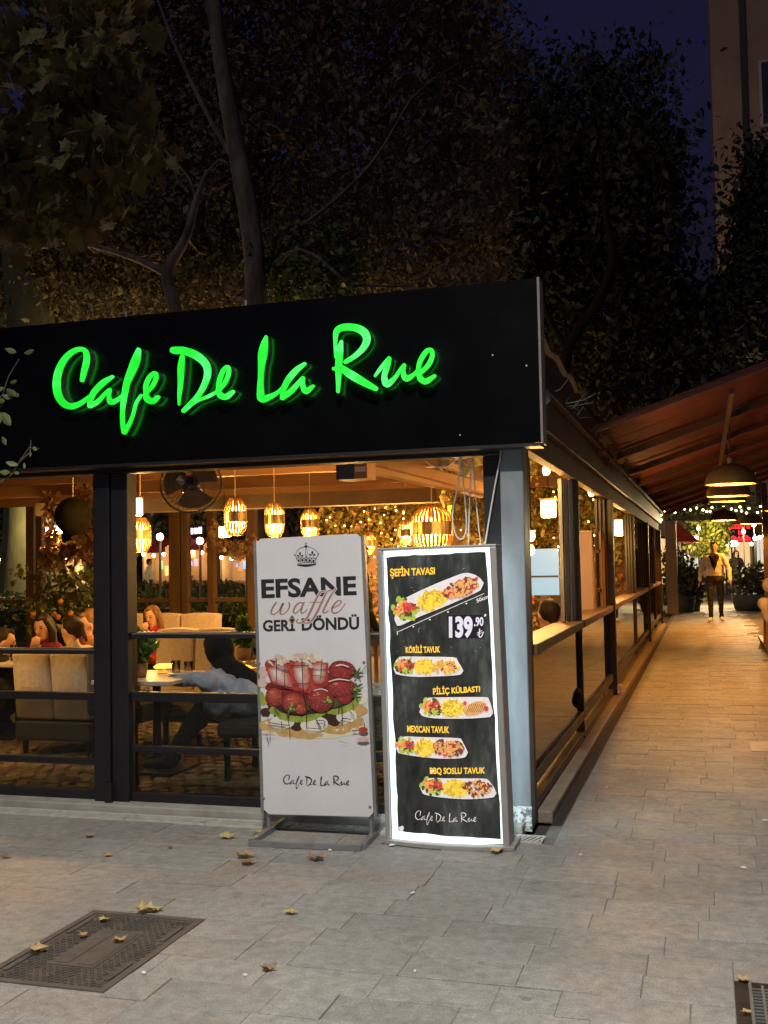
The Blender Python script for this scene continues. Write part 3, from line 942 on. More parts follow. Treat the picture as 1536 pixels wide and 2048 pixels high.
W('leaf')
for cx_, cy_, rx, ry, ro in ((240, 735, 60, 24, .3), (560, 770, 80, 14, -.2), (860, 745, 70, 10, -.2)): flat_blob(wf, cx_, cy_, rx, ry, B2, 14, ro, .1)
W('pink')
for cx_, cy_, rx, ry in ((130, 350, 45, 50), (120, 450, 45, 50), (470, 215, 80, 40)): flat_blob(wf, cx_, cy_, rx, ry, B2, 16, 0, .1)
def lerp_mat(k0, k1, n):
    out = []
    for i in range(n):
        t_ = i / (n - 1); nm = 'mix_%s_%s_%d' % (k0, k1, i)
        a_ = tuple(C_[k0][0][j] * (1 - t_) + C_[k1][1][j] * t_ for j in range(3)); b_ = tuple(C_[k0][1][j] * (1 - t_) + C_[k1][1][j] * t_ for j in range(3))
        PM[nm] = pmat('print_' + nm, a_, b_, 60, .45); PK.append(nm); PI[nm] = len(PK) - 1; out.append(nm)
    return out
C_['hot'] = ((.62, .16, .11), (.72, .30, .22)); C_['pale'] = ((.74, .60, .52), (.78, .68, .60)); C_['deep'] = ((.19, .015, .018), (.28, .03, .03))
G1, G2, G3, G4 = lerp_mat('deep', 'red', 5), lerp_mat('deep', 'dred', 5), lerp_mat('red', 'pale', 6), lerp_mat('waf', 'cream', 4)
def berry(cx_, cy_, rx, ry, ro, G, n=40):
    for i, g in enumerate(G):
        k = 1 - i * .17; W(g); flat_blob(wf, cx_ - rx * .04 * i, cy_ - ry * .09 * i, rx * k, ry * k, B2, 24, ro, .02)
    for i in range(n):
        a = random.uniform(0, 6.28); r = math.sqrt(random.random()) * .9
        X, Y_ = cx_ + rx * r * math.cos(a), cy_ + ry * r * math.sin(a)
        W('deep_dot' if 0 else G[0]); flat_blob(wf, X, Y_ + 2, 4.5, 5.5, B2, 6); W('seed'); flat_blob(wf, X, Y_, 2.6, 3.6, B2, 5)
    W('hot')
    for i in range(4): flat_blob(wf, cx_ - rx * random.uniform(.1, .5), cy_ - ry * random.uniform(.3, .6), rx * .13, ry * .05, B2, 8, random.uniform(-.6, .6), .2)
def cutberry(pts, focus):
    P = [np.array(p, float) for p in pts]; f_ = np.array(focus, float)
    for i, g in enumerate(G3):
        k = 1 - i * .16; W(g); flat_poly(wf, [tuple(f_ + (p - f_) * k * random.uniform(.97, 1.03)) for p in P], B2)
W('pink'); flat_blob(wf, 330, 240, 90, 30, B2, 16, 0, .2)
berry(235, 590, 88, 95, 0, G1); berry(200, 285, 55, 52, .4, G1, 14)
W('red'); flat_poly(wf, [(150, 330), (200, 270), (300, 250), (420, 240), (500, 225), (600, 245), (700, 235), (750, 275), (740, 470), (600, 560), (480, 540), (410, 530), (330, 480)], B2)
berry(880, 335, 130, 92, .1, G2); berry(905, 590, 80, 68, 0, G2, 12); berry(872, 500, 142, 95, 0, G2)
cutberry([(165, 320), (230, 255), (370, 275), (410, 400), (440, 520), (400, 520), (300, 490), (210, 455)], (250, 360))
cutberry([(400, 285), (440, 240), (560, 250), (590, 400), (580, 490), (540, 552), (470, 510), (420, 400)], (490, 370))
cutberry([(590, 260), (700, 235), (748, 270), (735, 430), (690, 475), (620, 470), (590, 420)], (655, 350))
W('cut'); flat_poly(wf, [(300, 330), (345, 350), (370, 450), (330, 430)], B2); flat_poly(wf, [(510, 300), (535, 300), (545, 430), (520, 470)], B2)
W('cream')
for cx_, cy_, rx, ry in ((310, 255, 60, 26), (510, 230, 60, 26), (640, 222, 60, 26), (720, 245, 30, 18)): flat_blob(wf, cx_, cy_, rx, ry, B2, 16, 0, .2)
for i in range(40): W(random.choice(('cream', 'pink', 'pale'))) if False else W(random.choice(('cream', 'pink'))); flat_blob(wf, random.uniform(190, 750), random.gauss(232, 24), random.uniform(10, 40), random.uniform(6, 22), B2, 9, random.uniform(0, 3), .3)
berry(425, 645, 120, 102, .2, G1, 60); berry(490, 700, 62, 55, .2, G1, 16); berry(682, 615, 126, 112, 0, G2, 60)
W('ban')
for st in ([(830,290,10),(880,280,12),(950,300,10)], [(760,440,9),(850,418,12),(960,430,9)], [(620,525,8),(690,510,10),(750,530,8)]): flat_ribbon(wf, st, B2)
W('leaf')
for cx_, cy_, n in ((410, 690, 5), (745, 625, 6), (1030, 490, 6)):
    for i in range(n):
        a = i * 6.28 / n + random.uniform(0, 1); W(random.choice(('leaf', 'kiwi', 'dleaf'))); flat_blob(wf, cx_ + 24 * math.cos(a), cy_ + 24 * math.sin(a), random.uniform(16, 34), 11, B2, 8, a, .25)
W('dleaf')
for cx_, cy_, n in ((1015, 560, 5), (1030, 360, 6), (390, 720, 3)):
    for i in range(n):
        a = i * 6.28 / n; flat_blob(wf, cx_ + 28 * math.cos(a), cy_ + 28 * math.sin(a), 34, 9, B2, 8, a, .1)
W('choc')
for st in ([(265,240,7),(262,450,7)],[(345,270,6),(340,490,6)],[(190,285,6),(380,345,7)],[(165,450,7),(280,480,9),(420,500,7)],[(505,225,8),(520,540,8),(548,700,10),(550,880,7)],[(400,290,7),(570,285,8)],[(425,465,7),(575,455,7)],
           [(590,320,6),(735,325,6)],[(590,380,5),(735,390,5)],[(690,260,6),(685,420,6)],[(470,530,8),(530,550,10)],[(860,660,10),(855,740,7)],[(885,650,10),(890,830,8)],[(190,830,7),(390,860,7)],[(310,820,7),(318,885,6)],
           [(200,850,5),(350,870,6)],[(380,770,8),(382,860,6)],[(640,800,9),(690,885,8)],[(640,810,6),(720,815,7),(710,880,6)],[(550,880,6),(680,890,7)],[(870,830,7),(900,790,8),(970,800,7)],[(960,720,6),(1000,770,6)],[(240,690,8),(300,770,7)],
           [(390,870,6),(392,980,5)],[(170,940,5),(190,1030,4)],[(205,930,4),(200,1010,3)],[(120,945,3),(240,950,3)],[(860,1005,4),(945,1030,2)],[(990,640,6),(995,680,6)],[(985,908,9),(1050,905,7)],[(1100,840,9),(1098,875,7)],[(1115,290,5),(1060,370,5)]):
    flat_ribbon(wf, st, B2, 5)
W('red'); flat_blob(wf, 1088, 898, 45, 28, B2, 16)
W('pink'); flat_blob(wf, 1085, 990, 60, 24, B2, 16)
wf.build('waffle_print', [PM[k] for k in PK], board)

# ------------------------------------------------------------------ lit menu box
MY = 5.36
menu = thing('menu_lightbox', (-1.28, MY, 0), 'tall glowing white menu lightbox with chicken dishes on a black poster', 'lightbox')
mTL, mTR, mBR, mBL = (766, 1101), (981, 1093), (1008, 1688), (784, 1686)
_l0, _l1 = at(*mTL, MY), at(*mBL, MY); _r0, _r1 = at(*mTR, MY), at(*mBR, MY)
def mpt(px, py, off):
    p = at(px, py, MY); v = (p.z - _l1.z) / (_l0.z - _l1.z)
    xl = _l1.x + (_l0.x - _l1.x) * v; xr = _r1.x + (_r0.x - _r1.x) * v
    u = min(max((p.x - xl) / (xr - xl), 0), 1)
    return (p.x, MY - .035 * (1 - (2 * u - 1) ** 2) - off, p.z)
def msheet(quad, nu, nv, off, jag=0.0, back=0.0):
    tl, tr, br, bl = [np.array(q, float) for q in quad]
    mb = MB()
    for j in range(nv + 1):
        for i in range(nu + 1):
            u, v = i / nu, j / nv
            p = (tl * (1 - u) + tr * u) * (1 - v) + (bl * (1 - u) + br * u) * v
            if jag and (i in (0, nu) or j in (0, nv)):
                p = p + rng.normal(size=2) * jag
            mb.v.append(mpt(p[0], p[1], off))
    for j in range(nv):
        for i in range(nu):
            a = j * (nu + 1) + i; mb.f.append([a, a + nu + 1, a + nu + 2, a + 1]); mb.m.append(0)
    return mb
M_lit = emat('lit_white_acrylic', (.70, .93, 1.0), 4.2)
inner = ((767, 1102), (980, 1094), (1007, 1687), (785, 1685))
M_litfront = emat('lit_white_acrylic_front', (.80, .96, 1.0), 1.25)
msheet(inner, 14, 2, 0).build('light_panel', M_litfront, menu, smooth=True)
mb = MB()      # box body behind the panel
mb.add([(_l0.x + .004, MY + .001, _l0.z - .004), (_r0.x - .004, MY + .001, _r0.z - .004), (_r1.x - .004, MY + .001, _r1.z + .004), (_l1.x + .004, MY + .001, _l1.z + .004)] +
       [(_l0.x + .004, MY + .12, _l0.z - .004), (_r0.x - .004, MY + .12, _r0.z - .004), (_r1.x - .004, MY + .12, _r1.z + .004), (_l1.x + .004, MY + .12, _l1.z + .004)],
       [(4, 5, 6, 7), (0, 4, 7, 3), (1, 2, 6, 5), (0, 1, 5, 4), (3, 7, 6, 2)])
MB().box(max(_l0.x, _l1.x) + .012, min(_r0.x, _r1.x) - .012, MY + .1215, MY + .127, .06, _l0.z - .03).build('rear_light_panel', M_lit, menu)
mb.build('box_body', pmat('cream_enamel', (.55, .52, .47), (.62, .59, .54), 4, .5), menu)
M_frame = pmat('champagne_frame', (.36, .34, .32), (.44, .42, .40), 10, .4, .55, metallic=.3)
for a, b2, sx in ((_l0, _l1, -1), (_r0, _r1, 1)):
    mb = MB(); w = .026 if sx < 0 else .034
    mb.beam(Vector((a.x + sx * w / 2, MY + .045, a.z)), Vector((b2.x + sx * w / 2, MY + .045, b2.z - .01)), w, .15, up=Vector((0, 1, 0)))
    mb.build('side_profile', M_frame, menu, bevel=.006)
mb = MB()
mb.beam(Vector((_l0.x - .026, MY + .04, _l0.z + .006)), Vector((_r0.x + .034, MY + .04, _r0.z + .006)), .14, .012); mb.build('top_cap', M_frame, menu, bevel=.004)
mb = MB(); pts = []      # bowed foot plate
x0, x1 = _l1.x - .05, _r1.x + .058
for k in range(13):
    u = k / 12; pts.append((x0 + (x1 - x0) * u, MY - .03 - .055 * (1 - (2 * u - 1) ** 2)))
pts += [(x1, MY + .17), (x0, MY + .17)]
n = len(pts)
mb.add([(x, y_, .001) for x, y_ in pts] + [(x, y_, .022) for x, y_ in pts], [tuple(reversed(range(n))), tuple(range(n, 2 * n))] + [(i, (i + 1) % n, (i + 1) % n + n, i + n) for i in range(n)])
mb.build('foot_plate', M_frame, menu, bevel=.003)
mb = MB(); mb.box(_l1.x + .01, _r1.x - .01, MY + .01, MY + .12, .022, _l1.z + .003); mb.build('foot_riser', M_frame, menu)
# poster: backlit print
def poster_mat():
    m = bpy.data.materials.new('backlit_black_poster'); m.use_nodes = True
    N, L = m.node_tree.nodes, m.node_tree.links; b = N['Principled BSDF']
    tc = N.new('ShaderNodeTexCoord'); mp = N.new('ShaderNodeMapping'); mp.inputs['Scale'].default_value = (6, 1, 2.2); L.new(tc.outputs['Object'], mp.inputs[0])
    no = N.new('ShaderNodeTexNoise'); no.inputs['Scale'].default_value = 1.6; no.inputs['Detail'].default_value = 9; no.inputs['Roughness'].default_value = .68; L.new(mp.outputs[0], no.inputs['Vector'])
    r = N.new('ShaderNodeValToRGB'); r.color_ramp.elements[0].position = .34; r.color_ramp.elements[0].color = (.008, .0075, .007, 1)
    r.color_ramp.elements[1].position = .72; r.color_ramp.elements[1].color = (.085, .092, .085, 1)
    x = r.color_ramp.elements.new(.52); x.color = (.026, .028, .025, 1)
    L.new(no.outputs[0], r.inputs[0]); L.new(r.outputs[0], b.inputs['Base Color']); L.new(r.outputs[0], b.inputs['Emission Color'])
    b.inputs['Emission Strength'].default_value = .75; b.inputs['Roughness'].default_value = .35
    return m
POST = ((773, 1114), (973, 1104), (1002, 1677), (798, 1660))
msheet(POST, 14, 24, .002, .9).build('poster', poster_mat(), menu, smooth=True)
def D3(x, y): return mpt(750 + x / 4.955, 1080 + y / 4.955, .0026 + LAY[0])
def D4(x, y): return mpt(750 + x / 4.955, 1380 + y / 4.955, .0026 + LAY[0])
def lit(name, a, b2, s=.9):
    return pmat('backlit_' + name, a, b2, 60, .4, emit=(1, 1, 1), estr=s, emit_tex=True)
BK = dict(plate=lit('plate', (.62, .57, .58), (.72, .68, .68), .55), fry=lit('fries', (.62, .42, .03), (.80, .62, .08), .7), fry2=lit('fries_shade', (.42, .26, .02), (.55, .38, .04), .7), red=lit('tomato', (.45, .03, .03), (.6, .08, .06), .7),
          orange=lit('carrot', (.65, .22, .04), (.75, .35, .10), .7), green=lit('lettuce', (.22, .32, .03), (.42, .52, .08), .7), dgreen=lit('herb', (.03, .05, .015), (.08, .10, .03), .6), meat=lit('chicken', (.50, .24, .07), (.66, .38, .15), .7),
          dmeat=lit('char', (.12, .03, .02), (.22, .06, .03), .6), yellow=lit('yellow_ink', (.80, .45, .03), (.90, .56, .07), .75), white=lit('white_ink', (.66, .62, .58), (.74, .70, .66), .6), grey=lit('lilac_ink', (.55, .54, .64), (.62, .60, .70), .7),
          black=lit('black_sticker', (.008, .006, .007), (.014, .010, .010), .6), shade=lit('plate_shadow', (.012, .012, .012), (.018, .018, .018), .4))
BL = list(BK); BI = {k: i for i, k in enumerate(BL)}
def dish(plate, fm, salad, fries, meat, rot=0.0, mk='meat'):
    LAY[0] = 0
    mb = MB(); K = lambda k: mb.mat(BI[k])
    P = [np.array(p, float) for p in plate]; c = sum(P) / len(P)
    K('shade'); flat_fill(mb, [tuple(c + (p - c) * 1.03 + np.array([4, 10])) for p in P], fm, 20)
    sm_ = [tuple(q) for q in catmull([tuple(p) + (0,) for p in P] + [tuple(P[0]) + (0,)], 4)]
    K('plate'); flat_fill(mb, [(q[0], q[1]) for q in sm_[:-1]], fm, 32)
    def scatter(cx_, cy_, rx, ry, n, kinds, lx, ly):
        for i in range(n):
            a = random.uniform(0, 6.28); r = math.sqrt(random.random())
            x, y_ = 1.14 * rx * r * math.cos(a), 1.1 * ry * r * math.sin(a)
            X, Y_ = cx_ + x * math.cos(rot) - y_ * math.sin(rot), cy_ + x * math.sin(rot) + y_ * math.cos(rot)
            K(random.choice(kinds)); flat_blob(mb, X, Y_, lx * random.uniform(.9, 1.6), ly * random.uniform(.9, 1.6), fm, 7, random.uniform(0, 3.14), .2)
    cx_, cy_, rx, ry = salad
    for dx, dy in ((-.75, -1.05), (-1.25, -.2)):
        K('green'); flat_blob(mb, cx_ + rx * dx, cy_ + ry * dy, rx * .30, ry * .26, fm, 9, rot + dx, .1)
    scatter(cx_, cy_, rx * 1.0, ry * .95, 26, ('green', 'dgreen', 'green'), rx * .2, ry * .2)
    scatter(cx_ - rx * .3, cy_ - ry * .1, rx * .65, ry * .65, 44, ('orange', 'orange', 'red'), rx * .22, ry * .10)
    scatter(cx_ + rx * .35, cy_ - ry * .1, rx * .45, ry * .6, 26, ('red', 'red', 'dmeat'), rx * .20, ry * .12)
    scatter(cx_, cy_ + ry * .6, rx * .7, ry * .3, 12, ('dgreen', 'green', 'green'), rx * .2, ry * .12)
    cx_, cy_, rx, ry = fries
    scatter(cx_, cy_, rx * .92, ry * .86, 60, ('fry2', 'fry'), rx * .24, ry * .13)
    scatter(cx_, cy_, rx * .90, ry * .84, 110, ('fry', 'fry', 'fry', 'fry2'), rx * .22, ry * .08)
    cx_, cy_, rx, ry = meat
    if mk == 'grill':
        K('meat'); flat_blob(mb, cx_ - 10, cy_ + 5, rx, ry * .85, fm, 16, -.25, .08); flat_blob(mb, cx_ + rx * .2, cy_ - 5, rx * .8, ry * .9, fm, 14, -.35, .08)
        K('dmeat')
        for i in range(9):
            xx = cx_ - rx * .7 + i * rx * .17; flat_ribbon(mb, [(xx, cy_ + ry * .55, 5), (xx + rx * .3, cy_ - ry * .6, 5)], fm, 3)
        K('red'); flat_blob(mb, cx_ - rx * .85, cy_ - ry * .7, 18, 22, fm); flat_blob(mb, cx_ + rx * 1.0, cy_ + ry * .1, 22, 26, fm)
    elif mk == 'curry':
        scatter(cx_, cy_, rx, ry, 70, ('fry', 'meat', 'fry2', 'meat'), rx * .14, ry * .16); scatter(cx_ + rx * .2, cy_, rx * .7, ry * .7, 24, ('dmeat', 'meat', 'orange'), rx * .12, ry * .09)
    elif mk == 'bbq':
        scatter(cx_, cy_, rx, ry, 60, ('dmeat', 'meat', 'dmeat'), rx * .17, ry * .14); scatter(cx_, cy_, rx * .9, ry * .8, 34, ('meat', 'orange', 'dmeat'), rx * .15, ry * .08)
    else:
        scatter(cx_, cy_, rx, ry, 80, ('dmeat', 'dmeat', 'red', 'meat'), rx * .15, ry * .2); scatter(cx_, cy_, rx * .95, ry * .9, 55, ('meat', 'orange', 'meat', 'dmeat'), rx * .11, ry * .15)
    return mb.build('dish_print', [BK[k] for k in BL], menu)
dish([(200,790),(205,700),(240,620),(380,540),(600,440),(850,340),(920,325),(1000,345),(1070,400),(1080,440),(1060,490),(950,550),(700,660),(450,760),(300,830),(240,850),(212,830)], D3, (325,690,110,100), (590,590,135,85), (865,475,150,72), -.40)
dish([(190,1270),(210,1200),(250,1160),(330,1150),(780,1155),(830,1190),(880,1270),(885,1300),(850,1330),(600,1345),(400,1350),(230,1330),(195,1310)], D3, (325,1245,90,70), (510,1250,95,72), (720,1250,110,62), 0, 'curry')
dish([(455,210),(480,140),(530,80),(600,65),(1080,65),(1130,95),(1165,170),(1170,240),(1140,265),(900,275),(600,270),(480,245)], D4, (585,165,90,75), (780,170,100,80), (1000,172,110,70), 0, 'grill')
dish([(215,580),(240,500),(300,455),(450,455),(830,465),(880,500),(925,590),(930,620),(890,660),(700,668),(450,650),(240,620)], D4, (330,550,90,72), (505,560,100,80), (745,560,130,70), .03)
dish([(465,960),(490,900),(560,860),(700,860),(1080,870),(1140,900),(1195,980),(1205,1030),(1170,1060),(900,1068),(600,1040),(480,1010)], D4, (600,945,100,75), (810,960,110,75), (1030,965,115,68), .05, 'bbq')
LAY[0] = .0006
for w_, q_, fm_ in (('ŞEFİN TAVASI', ((150, 262), (610, 246), (612, 358), (158, 385)), D3), ('KÖRİLİ TAVUK', ((315, 1036), (662, 1026), (664, 1110), (318, 1117)), D3), ('PİLİÇ KÜLBASTI', ((590, 1440), (1048, 1424), (1050, 1512), (595, 1540)), D3),
                    ('MEXICAN TAVUK', ((330, 343), (752, 350), (752, 418), (332, 411)), D4), ('BBQ SOSLU TAVUK', ((560, 755), (1100, 758), (1098, 832), (562, 830)), D4)):
    tx = MB(); put_text(tx, w_, q_, fm_, .035); tx.build('dish_name_print', BK['yellow'], menu)
st_ = MB(); flat_fill(st_, [(730, 742), (1085, 738), (1092, 970), (735, 975)], D3); st_.build('price_sticker', BK['black'], menu)
LAY[0] += .0012; tx = MB(); put_text(tx, '139', ((748, 752), (978, 752), (980, 968), (750, 972)), D3, .05); put_text(tx, '.90', ((990, 762), (1080, 760), (1082, 852), (992, 855)), D3, .035)
for st in ([(1045,880,10),(1040,950,12),(1062,955,10),(1082,910,8)], [(1022,918,7),(1068,895,7)], [(1022,938,7),(1068,915,7)]): flat_ribbon(tx, st, D3, 4)
tx.build('price_print', BK['grey'], menu)
tx = MB(); flat_ribbon(tx, [(232, 910, 6), (660, 719, 6), (1085, 530, 6)], D3, 12); flat_ribbon(tx, [(230, 905, 7), (234, 935, 7)], D3, 4)
for x, y_ in ((395, 855), (562, 785), (740, 710), (918, 628)): flat_blob(tx, x, y_, 9, 8, D3, 8)
tx.build('ruler_line_print', BK['white'], menu); tx = MB(); put_text(tx, '50cm', ((1010, 585), (1120, 540), (1128, 575), (1020, 622)), D3, .02)
tx.build('ruler_print', BK['white'], menu); tx = MB(); put_logo(tx, ((415, 1182), (1012, 1205), (1016, 1335), (418, 1312)), D4, .8); tx.build('logo_print', BK['white'], menu); tx = MB()
flat_blob(tx, 1098, 745, 10, 16, D3, 8, .4); flat_blob(tx, 585, 788, 20, 12, D4, 8, -.6); flat_blob(tx, 270, 1365, 26, 30, D4, 10, .4, .3)
for i in range(26):
    x, y_ = random.uniform(160, 1100), random.uniform(150, 1500); a = random.uniform(-1, 1); l_ = random.uniform(4, 26)
    if 720 < x < 1100 and 730 < y_ < 990: continue
    flat_ribbon(tx, [(x, y_, 1.2), (x + l_ * math.cos(a), y_ + l_ * math.sin(a), 1.6)], D3, 3)
tag(tx.build('scratches', BK['white'], menu), kind='stuff')

# ------------------------------------------------------------------ ironwork in the pavement
M_iron = pmat('cast_iron', (.075, .068, .062), (.13, .118, .105), 14, .5, .75, metallic=.3, bump=.3, bscale=90)
M_rust = pmat('rusty_iron', (.095, .08, .07), (.15, .125, .105), 10, .6, .8, metallic=.2, bump=.3, bscale=70)
cover = thing('manhole_cover', (-2.24, 3.65, 0), 'rectangular cast iron inspection cover set in the pavement', 'manhole cover')
x0, x1, y0, y1 = MH
mb = MB(); t = .028
mb.box(x0, x1, y0, y0 + t, -.0105, .003); mb.box(x0, x1, y1 - t, y1, -.0105, .003); mb.box(x0, x0 + t, y0 + t + .0005, y1 - t - .0005, -.0105, .0027); mb.box(x1 - t, x1, y0 + t + .0005, y1 - t - .0005, -.0105, .0027)
mb.build('frame', M_rust, cover, bevel=.002)
mb = MB(); mb.box(x0 + t + .004, x1 - t - .004, y0 + t + .004, y1 - t - .004, -.0105, -.004); mb.build('plate', M_iron, cover)
cxm, cym = (x0 + x1) / 2, (y0 + y1) / 2
mb = MB(); r_ = 0; yy = y0 + t + .02
while yy < y1 - t - .012:
    xx = x0 + t + .02 + (r_ % 2) * .014
    while xx < x1 - t - .012:
        if not (abs(xx - cxm) < .105 and abs(yy - cym) < .20) and not ((xx < x0 + t + .045 or xx > x1 - t - .045) and abs(abs(yy - cym) - .2) < .11):
            a = .7 if (r_ + int(xx * 60)) % 2 else -.7
            R = Matrix.Rotation(a, 3, 'Z'); mb.obox((xx, yy, -.0022), (.010, .0038, .0018), R)
        xx += .028
    yy += .021; r_ += 1
tag(mb.build('tread_studs', M_iron, cover), kind='stuff')
mb = MB(); mb.box(cxm - .095, cxm + .095, cym - .19, cym + .19, -.0039, -.001); mb.build('centre_panel', M_rust, cover, bevel=.002)
for sx in (-.05, .05):
    mb = MB(); mb.box(cxm + sx - .032, cxm + sx + .032, cym - .17, cym + .17, -.0009, .0012); mb.build('centre_rib', M_rust, cover, bevel=.002)
for sx in (-1, 1):
    for sy in (-1, 1):
        xx = cxm + sx * (cxm - x0 - t - .022); mb = MB(); mb.box(xx - .010, xx + .010, cym + sy * .2 - .085, cym + sy * .2 + .085, -.0039, .0015); mb.build('lifting_bar', M_iron, cover, bevel=.002)
gx0, gx1, gy0, gy1 = GR
grate = thing('drain_grate', (.4, 3.2, 0), 'steel street drain grate at the bottom right of the pavement', 'drain grate')
mb = MB(); mb.box(gx0, gx1, gy0, gy1, -.02, -.0034); mb.build('pit', pmat('wet_dark_pit', (.01, .008, .007), (.035, .028, .022), 30, .6), grate)
mb = MB(); xx = gx0 + .13
mb.box(gx0 + .045, gx0 + .055, gy0, gy1, -.0094, .002)
for i in range(14):
    xx = gx0 + .085 + i * .033
    mb.box(xx, xx + .008, gy0 + .01, gy1 - .03, -.0094, .0015)
mb.build('grate_bars', M_galv, grate)
mb = MB(); yy = gy0 + .02
while yy < gy1 - .04:
    mb.box(gx0 + .056, gx1 - .03, yy, yy + .006, -.0094, .0005); yy += .026
mb.build('cross_bars', M_galv, grate)
# white slotted channel along the cafe front
M_plastic = pmat('dirty_white_plastic', (.42, .40, .35), (.62, .60, .54), 16, .5, .7, bump=.15)
chan = thing('drain_channel', (-3, 5.56, 0), 'white slotted drain channel along the foot of the cafe front', 'drain channel')
xx = -5.2; i = 0
while xx < -.83:
    x2 = min(xx + .5, -.83)
    mb = MB(); mb.box(xx + .003, x2 - .003, 5.50, 5.515, -.0105, .006); mb.box(xx + .003, x2 - .003, 5.625, 5.64, -.0105, .006)
    mb.box(xx + .003, xx + .012, 5.5155, 5.6245, -.0105, .0055); mb.box(x2 - .012, x2 - .003, 5.5155, 5.6245, -.0105, .0055)
    q = xx + .026
    while q < x2 - .02:
        mb.obox((q, 5.57, -.002), (.0065, .062, .007), Matrix.Rotation(-.35, 3, 'Z')); q += .027
    mb.build('grate_section', M_plastic, chan)
    xx = x2; i += 1
MB().box(-5.2, -.83, 5.516, 5.624, -.02, -.0034).build('channel_bed', pmat('channel_dirt', (.02, .018, .016), (.05, .045, .04), 20, .9), chan)

# ------------------------------------------------------------------ fallen leaves and litter
M_leafdry = [pmat('dry_leaf_%s' % n, a, b2, 30, .7, bump=.2, bscale=80) for n, a, b2 in (('ochre', (.34, .20, .08), (.56, .38, .17)), ('brown', (.20, .12, .06), (.36, .24, .13)), ('yellow', (.42, .30, .10), (.62, .50, .22)))]
def ground_leaf(px, py, size, rot, curl, m, label, group=None):
    p = gr(px, py)
    sv, sf = SHAPES['plane']
    mb = MB(); vs = []
    for x, y_, z in sv:
        X, Y_ = (x - .4) * size, y_ * size
        zz = curl * size * ((x - .4) ** 2 * .5 + abs(y_) ** 1.5 * .55) + random.uniform(0, .22) * size
        k_ = random.uniform(.75, 1.15); X *= k_; Y_ *= k_
        vs.append((p.x + X * math.cos(rot) - Y_ * math.sin(rot), p.y + X * math.sin(rot) + Y_ * math.cos(rot), .004 + max(zz, 0)))
    mb.add(vs, [tuple(f) for f in sf]); k = len(vs)
    a = Vector(vs[1]); b2 = a + Vector((-math.cos(rot) * size * .5, -math.sin(rot) * size * .5, .006))
    mb.tube([a, (a + b2) / 2 + Vector((0, 0, .004)), b2], size * .018, 5)
    o = mb.build('fallen_leaf', M_leafdry[m])
    s_ = o.modifiers.new('thick', 'SOLIDIFY'); s_.thickness = .0015
    tag(o, label, 'leaf', group)
for a in ((180, 1675, .055, .3, .5, 0, 'small curled ochre leaf on the paving left of the drain channel'), (455, 1677, .075, 2.2, .6, 2, 'curled yellow leaf on the paving behind the left corner of the board stand'),
          (492, 1716, .10, .4, .8, 0, 'large curled ochre leaf before the left corner of the board stand'), (495, 1729, .075, 2.9, .3, 1, 'flat brown leaf just below the large ochre leaf'),
          (632, 1720, .085, 1.2, .4, 1, 'pale brown leaf lying in front of the board stand'), (992, 1707, .075, .9, .8, 2, 'upturned yellow leaf in front of the lightbox foot'),
          (292, 1826, .09, .1, .9, 2, 'large pale yellow leaf at the back edge of the iron cover'), (316, 1822, .05, 2.0, .5, 2, 'small pale leaf touching the large yellow leaf'),
          (208, 1842, .045, .7, .3, 2, 'small yellow leaf on the far corner of the iron cover'), (167, 1875, .035, 1.4, .9, 0, 'tiny curled leaf left of the iron cover centre'),
          (238, 1885, .05, 2.6, .9, 0, 'upright curled leaf on the centre panel of the iron cover'), (75, 1905, .07, .5, .6, 0, 'ochre leaf on the left side of the iron cover'),
          (582, 1829, .05, 1.9, .6, 2, 'small yellow leaf on the open paving below the board stand'), (535, 1941, .055, 2.4, .8, 1, 'dark brown curled leaf near the bottom of the pavement'),
          (12, 1716, .06, .4, .4, 1, 'tan leaf at the far left edge of the pavement'), (217, 1713, .04, .2, .4, 0, 'tiny ochre leaf on the reddish paving at left'),
          (515, 1668, .05, 2.2, .8, 2, 'curled leaf tucked behind the board stand frame'), (1488, 1963, .04, 1.0, .5, 2, 'yellow leaf at the top corner of the drain grate'),
          (1492, 2028, .035, 2.0, .5, 2, 'small leaf at the left side of the drain grate'), (340, 1697, .03, 1.0, .6, 1, 'tiny brown leaf behind the reddish paving')):
    ground_leaf(*a)
M_paper = pmat('white_paper_scrap', (.72, .70, .67), (.8, .78, .75), 20, .7)
for px, py, s, l in ((784, 1692, .022, 'crumpled white scrap beside the lightbox foot'), (826, 1788, .016, 'white cigarette end lying on the paving below the lightbox'), (1161, 1711, .012, 'round white scrap on the paving right of the lightbox'),
                     (287, 1948, .014, 'white scrap near the front corner of the iron cover'), (1487, 1737, .018, 'pale scrap on the paving at the right edge'), (830, 1945, .008, 'tiny white fleck on the lower middle paving'),
                     (660, 1702, .015, 'crumpled grey scrap in front of the stand right leg'), (490, 1953, .009, 'tiny white fleck below the dark curled leaf'), (912, 1925, .0, ''), (1530, 1642, .02, 'white paper strip at the right edge of the alley mouth'), (1214, 1576, .012, 'white scrap in the alley beside the side kerb')):
    if not s: continue
    p = gr(px, py); mb = MB(); mb.ball((p.x, p.y, .005), (s, s * .6, .005), 7, 5, Matrix.Rotation(random.uniform(0, 3), 3, 'Z'))
    for i in range(len(mb.v)): mb.v[i] = tuple(c + random.uniform(-1, 1) * .0015 for c in mb.v[i])
    tag(mb.build('litter_scrap', M_paper), l, 'litter')
p = gr(1500, 1493); MB_ = MB().box(p.x, p.x + .5, p.y - .22, p.y + .22, .001, .006)
tag(MB_.build('floor_hatch', pmat('pale_stone', (.5, .42, .34), (.6, .52, .44), 6, .5, .6), bevel=.02), 'pale square hatch let into the alley paving at the right', 'hatch')

